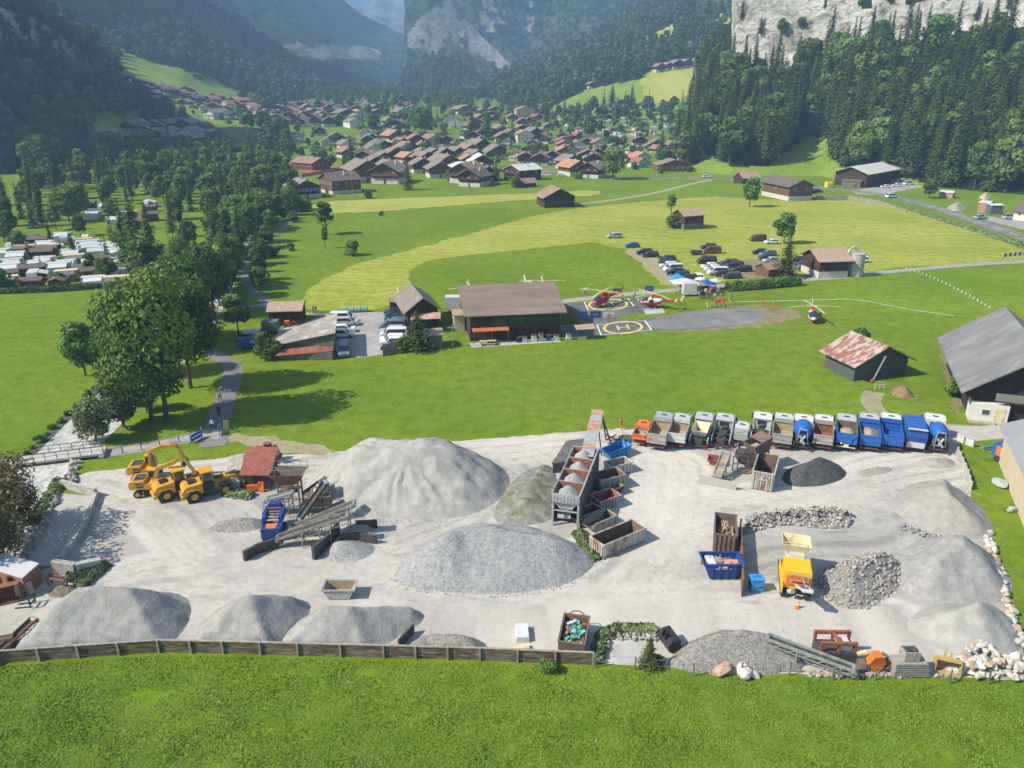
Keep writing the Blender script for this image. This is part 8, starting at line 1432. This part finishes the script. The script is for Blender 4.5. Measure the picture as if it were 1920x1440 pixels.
def trunk_mesh(seed, kind):
    rng = random.Random(seed); mb = MB()
    if kind == 'spruce': mb.cyl((0,0,-.01),(0,0,.9),.012,.002,7); return mb
    p = Vector((0,0,-.01)); r = .022
    for i in range(4):
        q = p+Vector((rng.uniform(-.012,.012), rng.uniform(-.012,.012), .14)); mb.cyl(p, q, r, r*.78, 8, False); p = q; r *= .78
    for i in range(7):
        th = rng.uniform(0, 2*PI); z0 = rng.uniform(.2,.5); L_ = rng.uniform(.18,.3); mb.cyl((0,0,z0), (math.cos(th)*L_*.8, math.sin(th)*L_*.8, z0+L_*.8), .010, .003, 6, False)
    return mb
PROTO = {}
def mkproto(key, crown, mat, kind, seed):
    V, Fq = crown; me = npmesh('crown', V, Fq, mat, smooth_=False); tm = trunk_mesh(seed, kind); tme = bpy.data.meshes.new('trunk'); tme.from_pydata(tm.v, [], tm.f); tme.materials.append(BARK); tme.update()
    PROTO[key] = (me, tme)
for i in range(4): mkproto(('near',i), broad_crown(100+i, 15000, .0125, 34, .12+.02*i, .40, 1.0), LF, 'broad', i)
for i in range(5): mkproto(('broad',i), broad_crown(200+i, 2600, .030, 20, .16, [.30,.38,.34,.42,.26][i], 1.0), LF, 'broad', i)
for i in range(2): mkproto(('pale',i), broad_crown(300+i, 3600, .022, 22, .05, [.42,.36][i], 1.0), LF2, 'broad', i)
for i in range(2): mkproto(('brown',i), broad_crown(330+i, 3000, .014, 26, .05, [.42,.36][i], 1.0), LFO, 'broad', i)
for i in range(2): mkproto(('bush',i), broad_crown(360+i, 1600, .05, 14, -.25, [.55,.7][i], 1.0), LF, 'broad', i)
for i in range(2): mkproto(('slim',i), broad_crown(380+i, 1500, .03, 16, .30, [.16,.2][i], 1.0), LF, 'broad', i)
for i in range(5): mkproto(('spruce',i), spruce_crown(400+i, 44, 15, .024, [.15,.19,.13,.21,.17][i], [.06,.12,.2,.05,.1][i], .3), LC, 'spruce', i)
KIND = dict(near='broadleaf_tree', broad='broadleaf_tree', pale='broadleaf_tree', brown='broadleaf_tree', slim='broadleaf_tree', bush='bush', spruce='spruce_tree')
CATG = dict(broadleaf_tree='tree', spruce_tree='spruce', bush='bush')
TREES = []     # (kind, x, y, z, h, label, group)
def tree(kind, u, v, h, label, group=None, wide=1.0, var=None):
    p, n = hit(u, v)
    if p is None: return
    TREES.append((kind, p.x, p.y, p.z, h, label, group, wide, var, True))
def scatter(poly, n, rmin, kinds, hr, label, group, names=None, excl=(), seed=1):
    rng = random.Random(seed); us = [p[0] for p in poly]; vs = [p[1] for p in poly]; cell = {}; cnt = 0
    U = np.array([rng.uniform(min(us), max(us)) for _ in range(n)]); V = np.array([rng.uniform(min(vs), max(vs)) for _ in range(n)])
    ok = inpoly(U, V, poly)
    for e in excl: ok &= ~inpoly(U, V, e)
    for u, v in zip(U[ok], V[ok]):
        p, nm = hit(u, v)
        if p is None or (names and nm not in names): continue
        k = (int(p.x//rmin), int(p.y//rmin)); bad = False
        for a in (-1,0,1):
            for b in (-1,0,1):
                for q in cell.get((k[0]+a,k[1]+b), ()):
                    if (q[0]-p.x)**2+(q[1]-p.y)**2 < rmin*rmin: bad = True
        if bad: continue
        cell.setdefault(k, []).append((p.x, p.y)); kd = rng.choices([a for a, _ in kinds], [b for _, b in kinds])[0]; cnt += 1
        lab = label[kd] if isinstance(label, dict) else label
        TREES.append((kd, p.x, p.y, p.z, rng.uniform(*hr)*(1.15 if kd == 'spruce' else .85 if kd == 'broad' else 1), lab, group, 1.0, None, False))
    return cnt
NA, NF = slope_right.name, slope_left.name
LA = {'spruce':'dark spruce in the forest on the slope under the pale cliff', 'broad':'green broadleaf tree mixed into the spruce forest under the pale cliff'}
NOTCH = [(1270,345),(1268,322),(1330,290),(1372,312),(1440,312),(1500,262),(1545,248),(1562,300),(1590,318),(1700,332),(1760,350),(1800,420),(1200,420)]
scatter([(1262,330),(1290,150),(1330,130),(1385,165),(1440,165),(1500,140),(1560,120),(1640,105),(1700,112),(1780,120),(1850,95),(1925,105),(1925,385),(1700,360),(1500,330)], 9000, 6.4, [('spruce',.72),('broad',.28)], (21,33), LA, 'trees of the forest under the pale cliff', [NA], [NOTCH])
scatter([(1380,30),(1450,5),(1920,0),(1920,40),(1400,90)], 110, 12, [('spruce',.6),('broad',.4)], (7,14), {'spruce':'small spruce clinging to the pale cliff','broad':'small leafy tree clinging to the pale cliff'}, 'trees growing on the pale cliff', [NA], seed=2)
scatter([(840,0),(1400,0),(1400,260),(840,260)], 9000, 9.5, [('spruce',.25),('broad',.75)], (13,23), {'spruce':'spruce in the woodland above the mown hillside meadow','broad':'round broadleaf tree in the woodland above the mown hillside meadow'}, 'trees of the woodland above the hillside meadows', [hill_right.name], [MEAD1, MOWN2, MOWN3], 3)
scatter([(0,0),(710,0),(710,215),(0,215)], 9000, 9.5, [('spruce',.3),('broad',.7)], (13,23), {'spruce':'spruce on the wooded hillside around the sloping left meadow','broad':'broadleaf tree on the wooded hillside around the sloping left meadow'}, 'trees on the left hillside', [hill_left.name], [MEAD2, [(205,140),(330,165),(450,190),(490,215),(330,222),(210,168)], [(165,48),(200,55),(232,68),(232,76),(200,68),(165,60)]], 4)
scatter([(0,0),(540,180),(560,290),(0,380)], 7000, 7.5, [('spruce',.4),('broad',.6)], (15,25), {'spruce':'shaded spruce on the dark slope left of the valley','broad':'shaded broadleaf tree on the dark slope left of the valley'}, 'trees of the dark left slope', [NF], [[(0,345),(48,345),(48,375),(0,378)], [(175,222),(280,222),(420,236),(520,262),(400,292),(300,292),(160,300)]], 5)
scatter([(700,200),(1000,200),(1000,100),(700,100)], 2600, 12, [('spruce',.5),('broad',.5)], (15,24), {'spruce':'distant spruce on the dark knoll below the rock buttress','broad':'distant tree on the dark knoll below the rock buttress'}, 'trees of the dark knoll', [knoll.name], seed=6)
scatter([(755,200),(1300,0),(1000,0),(820,0),(640,190)], 2600, 15, [('spruce',.8),('broad',.2)], (22,32), {'spruce':'far spruce on the blue shaded mountain flank','broad':'far tree on the blue shaded mountain flank'}, 'trees of the far mountains', [buttress.name], [[(764,62),(790,30),(835,0),(862,-5),(872,35),(905,70),(955,118),(975,132),(935,138),(895,130),(868,112),(830,104),(795,112),(768,134)]], seed=7)
# trees along the left side of the valley: dark belt, camping site, riverside
scatter([(0,352),(120,330),(300,290),(420,285),(540,262),(560,300),(520,350),(470,395),(330,400),(180,420),(0,430)], 1800, 9.5, [('spruce',.35),('broad',.65)], (9,17), {'spruce':'dark spruce in the tree belt above the camping site','broad':'dark broadleaf tree in the tree belt above the camping site'}, 'trees of the belt above the camping site', None, [[(0,345),(48,345),(48,375),(0,378)], [(150,385),(330,385),(330,410),(150,410)]], 8)
scatter([(0,430),(60,422),(200,440),(240,430),(330,400),(470,350),(530,360),(560,385),(480,450),(460,540),(350,560),(250,520),(225,470),(140,445),(60,462),(0,470)], 420, 10.5, [('spruce',.3),('broad',.7)], (8,14), {'spruce':'sunlit spruce between the camping site and the river path','broad':'sunlit broadleaf tree between the camping site and the river path'}, 'trees between the camping site and the river', None, [], 9)
scatter([(505,335),(540,330),(555,370),(560,400),(520,420),(480,440),(470,420)], 200, 7, [('broad',.6),('spruce',.4)], (8,13), {'spruce':'spruce by the river below the village','broad':'leafy tree by the river below the village'}, 'trees by the upper river', None, [], 10)
scatter([(370,610),(395,520),(420,450),(445,395),(485,360),(502,400),(482,440),(456,480),(444,540),(428,590)], 600, 5.8, [('spruce',.12),('broad',.88)], (10,16), {'spruce':'slim spruce in the tree belt beside the footpath','broad':'leafy tree in the belt between river and footpath'}, 'trees of the riverside belt', ['ground'], [], 14)
scatter([(0,550),(0,480),(60,458),(140,450),(225,472),(236,500),(225,540),(90,548)], 240, 9.5, [('broad',.8),('spruce',.2)], (4,8), {'spruce':'small spruce between the caravans on the left','broad':'small tree between the caravans on the left'}, 'trees on the left camping site', ['ground'], [], 15)
scatter([(1045,222),(1150,203),(1250,222),(1262,245),(1120,262),(1060,250)], 120, 17, [('broad',.7),('spruce',.3)], (6,11), {'spruce':'small spruce between the far camping vans','broad':'small tree between the far camping vans'}, 'trees on the far camping site', None, [], 16)
scatter([(478,540),(482,470),(500,436),(530,408),(556,385),(572,398),(545,425),(512,452),(495,490),(490,545)], 200, 8, [('broad',.9),('spruce',.1)], (5,9), {'spruce':'young spruce on the meadow side of the footpath','broad':'leafy young tree on the meadow side of the footpath'}, 'young trees along the footpath', ['ground'], [], 17)
# village greenery
VEX = [[(560,325),(640,325),(640,360),(560,360)], [(600,235),(672,235),(672,262),(600,262)]]
scatter([(500,205),(700,200),(880,190),(1040,185),(1045,215),(1260,245),(1290,262),(1250,300),(1130,318),(1000,305),(900,322),(780,338),(640,325),(560,300),(520,262),(420,235),(330,215)], 1100, 15, [('spruce',.15),('broad',.5),('bush',.5)], (5,10), {'spruce':'small spruce among the village chalets','broad':'leafy tree among the village chalets','bush':'bush among the village chalets'}, 'trees among the village houses', ['ground', hill_left.name], VEX, 11)
scatter([(620,215),(760,205),(900,190),(1040,185),(1040,215),(960,225),(800,240),(700,240)], 260, 17, [('spruce',.2),('broad',.8)], (11,17), {'spruce':'tall spruce at the far edge of the village','broad':'tall leafy tree at the far edge of the village'}, 'trees at the far village edge', ['ground'], [], 12)
scatter([(590,169),(900,169),(880,200),(600,202)], 1500, 12, [('spruce',.3),('broad',.7)], (12,18), {'spruce':'spruce in the wood closing the valley floor','broad':'broadleaf tree in the wood closing the valley floor'}, 'trees closing the valley floor', ['ground'], [], 13)
# single trees
T1 = 'giant round trees by the river'
tree('near', 312, 788, 22.5, 'huge round leafy tree nearest the blue gate, its lit crown facing the field', T1, .92, 0)
tree('near', 284, 792, 17, 'giant leafy tree leaning over the river beside the grey green willow', T1, .85, 1)
tree('near', 358, 728, 18, 'giant dark leafy tree standing between the footpath and the river', T1, .95, 2)
tree('near', 262, 706, 14, 'pale leafy tree rising behind the huge round tree', T1, .8, 3)
tree('near', 350, 655, 17, 'tall leafy tree behind the bend of the footpath', T1, .9, 3)
tree('near', 300, 640, 14, 'yellow green tree at the river bend by the field corner', T1, .9, 1)
tree('near', 400, 590, 15, 'tall bright tree where the footpath meets the track', T1, .85, 2)
tree('near', 352, 560, 14, 'tall riverside tree level with the camping hedge', T1, .85, 3)
tree('near', 432, 540, 13, 'tall riverside tree right of the dark camping spruces', T1, .8, 1)
tree('near', 222, 640, 9, 'round tree standing at the corner of the green field', T1, .8, 2)
tree('spruce', 262, 515, 21, 'dark spruce at the corner of the camping site', None, 1.3, 3); tree('spruce', 240, 505, 18, 'dark broad spruce beside the camping caravans', None, 1.2, 4)
tree('broad', 160, 705, 9.5, 'small round tree alone at the edge of the left field', None, 1.1, 1); tree('bush', 182, 690, 4, 'low bush on the field edge beside the small round tree')
tree('pale', 180, 828, 7.0, 'grey green willow leaning over the river beside the bridge', None, 1.05, 0); tree('pale', 232, 800, 8, 'grey green willow under the giant trees', None, 1.1, 1)
tree('pale', 275, 770, 6, 'pale low willow between the giant trunks', None, 1.1, 0)
tree('brown', 12, 1010, 10.5, 'brownish green tree leaning in over the weir', None, 1.1, 0); tree('brown', -30, 1070, 11, 'brownish tree at the picture edge over the brown hut', None, 1.0, 1); tree('brown', 45, 985, 7, 'low brownish tree hanging over the river bank', None, 1.2, 1)
tree('brown', 12, 1055, 6, 'low yellowish bush tree beside the brown hut', None, 1.2, 0)
tree('broad', 1150, 336, 17, 'big round tree standing alone beside the village road', None, 1.3, 3); tree('broad', 1470, 457, 9.5, 'round field tree behind the white parked car', None, 1.05, 1)
tree('spruce', 1473, 520, 11, 'dark fir beside the parked cars and the low shed', None, 1.5, 3); tree('broad', 1405, 388, 12, 'leafy tree in front of the rust roofed hut by the road', None, .95, 1)
tree('slim', 612, 440, 11, 'thin tree with a bare lower stem standing in the meadow', None, 1.4, 1); tree('slim', 610, 466, 7, 'bare slender young tree in the meadow', None, .8, 0); tree('bush', 660, 478, 4.5, 'grey green bush alone in the hay meadow', None, 1.1, 0)
tree('bush', 545, 470, 2.5, 'low bush in the long grass near the thin trees'); tree('bush', 515, 480, 3, 'low bush beside the long tree shadows'); tree('bush', 567, 395, 6, 'leafy bush at the end of the pale mown strip')
tree('bush', 715, 404, 1.8, 'tiny bush in the middle of the mown strip'); tree('spruce', 765, 356, 14, 'tall spruce in front of the village chalets', None, 1.3, 0)
tree('bush', 968, 352, 6, 'dense round tree beside the tiny field hut', None, .9, 1); tree('slim', 1258, 402, 8, 'thin open tree behind the barn with the stone base', None, 1.2, 1); tree('bush', 1262, 428, 5, 'dense shrub against the barn with the stone base')
tree('spruce', 785, 655, 7.5, 'leafy conifer beside the small grey hut', None, 1.8, 3); tree('bush', 765, 657, 3.2, 'green bush in front of the white parked cars'); tree('bush', 750, 660, 2.4, 'low bush by the board fence')
tree('broad', 448, 628, 8.5, 'small airy tree beside the footpath', None, 1.0, 0); tree('bush', 497, 665, 4.5, 'pale leafy bush on the corner of the open shed'); tree('bush', 512, 672, 3.8, 'dark bush beside the rusty lean-to roof')
tree('spruce', 1216, 1250, 2.9, 'young bright spruce sapling beside the pale pit', None, 1.8, 3); tree('bush', 1030, 1258, 1.3, 'small weed bush against the plank wall'); tree('bush', 1232, 1248, 1.2, 'dark shrub beside the spruce sapling')
tree('bush', 1795, 745, 4.5, 'leafy shrub growing up the side of the dark barn', None, .7, 0); tree('bush', 1612, 655, 4, 'blooming shrub behind the small red roofed barn'); tree('bush', 1588, 690, 3, 'shrub at the corner of the small red roofed barn')
tree('broad', 1742, 372, 8.5, 'round bluish tree alone on the grass above the road', None, 1.1, 1)
for u, v, h, lb in [(1058,226,22,'first tall dark conifer from the left in front of the hillside meadow'), (1080,236,20,'dark conifer next to the first tall one below the hillside meadow'), (1120,208,13,'small dark conifer at the foot of the hillside meadow'), (1147,208,27,'tallest dark conifer in front of the hillside meadow'), (1184,200,22,'narrow pale conifer before the mown hillside'), (1223,206,15,'small conifer beside the camping vans under the mown hillside'),
               (885,262,26,'tall dark conifer behind the pale hotel gable'), (915,262,22,'dark conifer beside the hotel'), (1025,236,26,'tall spruce beside the orange roofed hotel'), (660,318,18,'conifer in front of the long chalet row'), (930,345,11,'spruce beside the white roofed hall'), (1240,290,17,'spruce above the small red hut'), (1060,300,12,'spruce behind the orange chalet roof')]:
    tree('spruce', u, v, h, lb, None, 1.5, 1)
tree('broad', 790, 252, 24, 'big dark round tree in the middle of the village', None, 1.2, 3); tree('broad', 700, 252, 18, 'dark leafy tree behind the village slope', None, 1.1, 1); tree('broad', 1105, 262, 20, 'leafy tree below the camping vans', None, 1.1, 1)
for i, (u, v, h) in enumerate([(620,362,4),(690,372,4),(845,338,5),(880,330,4),(1240,325,4),(1293,322,3.5),(1130,312,6),(1190,318,5),(1085,335,4)]): tree('bush', u, v, h, 'round garden bush beside a chalet near the meadow edge', 'garden bushes along the village edge')
# hedge-like bushes beside the river bank
for i in range(14):
    a = i/13; tree('bush', 206-170*a+random.uniform(-3,3), 706+160*a, random.uniform(.6,1.2), 'dark low bush along the left river bank', 'bushes along the river bank', 1.3)
def finish_trees():
    big = sorted(range(len(TREES)), key=lambda i: (not TREES[i][9], -TREES[i][4]/max(1, TREES[i][2]))); cnt = {}; rest = []
    for i in big:
        k, x, y, z, h, lab, grp, wd, var, single = TREES[i]; nm = KIND[k]
        lim = 296; vis = proj(x, y, z+h*.5); inside = -40 < vis[0] < 1960 and vis[1] > -30 or TREES[i][9]
        if cnt.get(nm, 0) >= lim or not inside: rest.append(i); continue
        cnt[nm] = cnt.get(nm, 0)+1; rng = random.Random(i*31+5); keys = [q for q in PROTO if q[0] == k]; me, tme = PROTO[keys[(var if var is not None else rng.randrange(len(keys))) % len(keys)]]
        r = thing(nm, lab, CATG[nm], (x, y, z-.1), rng.uniform(0, 6.28), grp); wv = wd*rng.uniform(.85,1.15); r.scale = (h*wv, h*wv, h)
        c = link('crown', me, r); c2 = link('trunk', tme, r)
    # the rest of the woods, too many to count: one mass
    VV = []; FF = []; MM = []; off = 0
    low = [broad_crown(500+i, 170, .085, 9, .12, .38) for i in range(4)]; lows = [spruce_crown(520+i, 17, 7, .055, .17, .08) for i in range(3)]
    farb = [broad_crown(540+i, 60, .14, 6, .12, .38) for i in range(3)]; fars = [spruce_crown(560+i, 9, 5, .09, .18, .08) for i in range(3)]
    for i in rest:
        k, x, y, z, h, lab, grp, wd, var, single = TREES[i]; rng = random.Random(i); far = y > 1250
        src = (fars if far else lows) if k == 'spruce' else (farb if far else low); V, Fq = src[rng.randrange(len(src))]
        a = rng.uniform(0, 6.28); R = np.array([[math.cos(a),-math.sin(a),0],[math.sin(a),math.cos(a),0],[0,0,1]]); wv = wd*rng.uniform(.9,1.2)
        W = (V @ R.T)*np.array([h*wv,h*wv,h])+np.array([x,y,z-.5]); VV.append(W); FF.append(Fq+off); off += len(W); MM.append(np.full(len(Fq), 1 if k == 'spruce' else 0))
    o = link('forest', npmesh('forest', np.concatenate(VV), np.concatenate(FF), [LST, LSC], np.concatenate(MM), False)); tag(o, 'distant mixed woods covering the far slopes and hills', kind='stuff')
    print('TREES', len(TREES), 'individual', cnt, 'rest', len(rest), 'faces', off//4)
finish_trees()
hedge('long dark clipped hedge in front of the low shed near the parked cars', [(1362,546),(1420,542),(1498,535)], 2.2, 1.6, LF); hedge('dark hedge between the camping site and the left green field', [(-40,552),(100,547),(195,540)], 1.4, 1.2, LF, n=3000, seed=2)
hedge('ragged green verge along the road wall', [(1700,392),(1800,425),(1920,462)], .8, 2.0, LF2, 'verge', 3, 1800); hedge('weedy grass tufts along the plank hut', [(432,928),(470,932)], .5, 1.2, LF2, 'weeds', 4, 500); hedge('weeds around the pale pit', [(1122,1235),(1128,1195),(1160,1182),(1225,1184)], .45, .9, LF2, 'weeds', 5, 900)
hedge('grassy weeds beside the old concrete block wall', [(130,1085),(195,1062),(150,1100)], .4, 1.2, LF2, 'weeds', 6, 800); hedge('weeds growing between silos and bins', [(1085,1000),(1110,1040),(1120,1050)], .35, 1.3, LF2, 'weeds', 7, 600); hedge('grass fringe along the river bank at the weir', [(60,985),(100,925),(112,905)], .6, 1.2, LF2, 'verge', 8, 700)
# short grass of the front meadow
rng = np.random.default_rng(77); n = 110000
u = rng.uniform(-80, 2000, n); v = 1215+(1470-1215)*rng.random(n)**.85; k = (720-v)/F; dx, dy, dz = (u-960)/F, cp+k*sp, -sp+k*cp; t_ = -CAM_H/dz; X = dx*t_; Y = dy*t_
edge = [(p.x, p.y) for p in [P(a, b) for a, b in [(-200,1252),(2,1250),(150,1240),(300,1229),(420,1231),(560,1236),(720,1240),(900,1245),(1112,1253),(1300,1268),(1500,1272),(1640,1279),(1925,1286),(2100,1290),(2100,1500),(-200,1500)]]]
ok = inpoly(X, Y, edge); X, Y = X[ok], Y[ok]; den = fbm(X/2.3, Y/2.3, 4, 5); ok = den > .2; X, Y, den = X[ok], Y[ok], den[ok]; m = len(X)
hh = (.05+.10*(den-.3))*rng.uniform(.5,1.5,m); a = rng.uniform(0, PI, m); ln = rng.uniform(.03,.10,m); nr = np.stack([np.cos(a), np.sin(a), np.zeros(m)],1); tt = np.stack([-np.sin(a), np.cos(a), np.zeros(m)],1)*ln[:,None]; lean = nr*rng.uniform(-.16,.16,m)[:,None]
c = np.stack([X, Y, np.zeros(m)],1); up = np.stack([np.zeros(m), np.zeros(m), hh],1); V = np.stack([c-tt*.5, c+tt*.5, c+tt*.55+up+lean, c-tt*.55+up*.8+lean],1).reshape(-1,3)
GB1 = mt('grass_blades', (.112,.188,.018), (.175,.262,.03), scale=.35, world=True, rough=.8, c3=(.20,.27,.04), scale3=.22, spec=.1, detail=6)
o = link('grass', npmesh('grass', V, np.arange(m*4).reshape(m,4), GB1, smooth_=False)); tag(o, 'tufty bright grass of the front meadow', kind='stuff')
# ================================================================ haze
hz = MB(); hz.box(-9500, 9500, -420, 12500, -1.0, 880)
hm = bpy.data.materials.new('haze_air'); hm.use_nodes = True; t = hm.node_tree; t.nodes.clear()
ho = t.nodes.new('ShaderNodeOutputMaterial'); hv = t.nodes.new('ShaderNodeVolumePrincipled')
hv.inputs['Color'].default_value = (.37,.63,1.0,1); hv.inputs['Density'].default_value = .00033; hv.inputs['Anisotropy'].default_value = .0
t.links.new(hv.outputs[0], ho.inputs['Volume'])
haze = hz.build('haze', hm); tag(haze, kind='stuff', label='thin blue mountain haze filling the valley air')
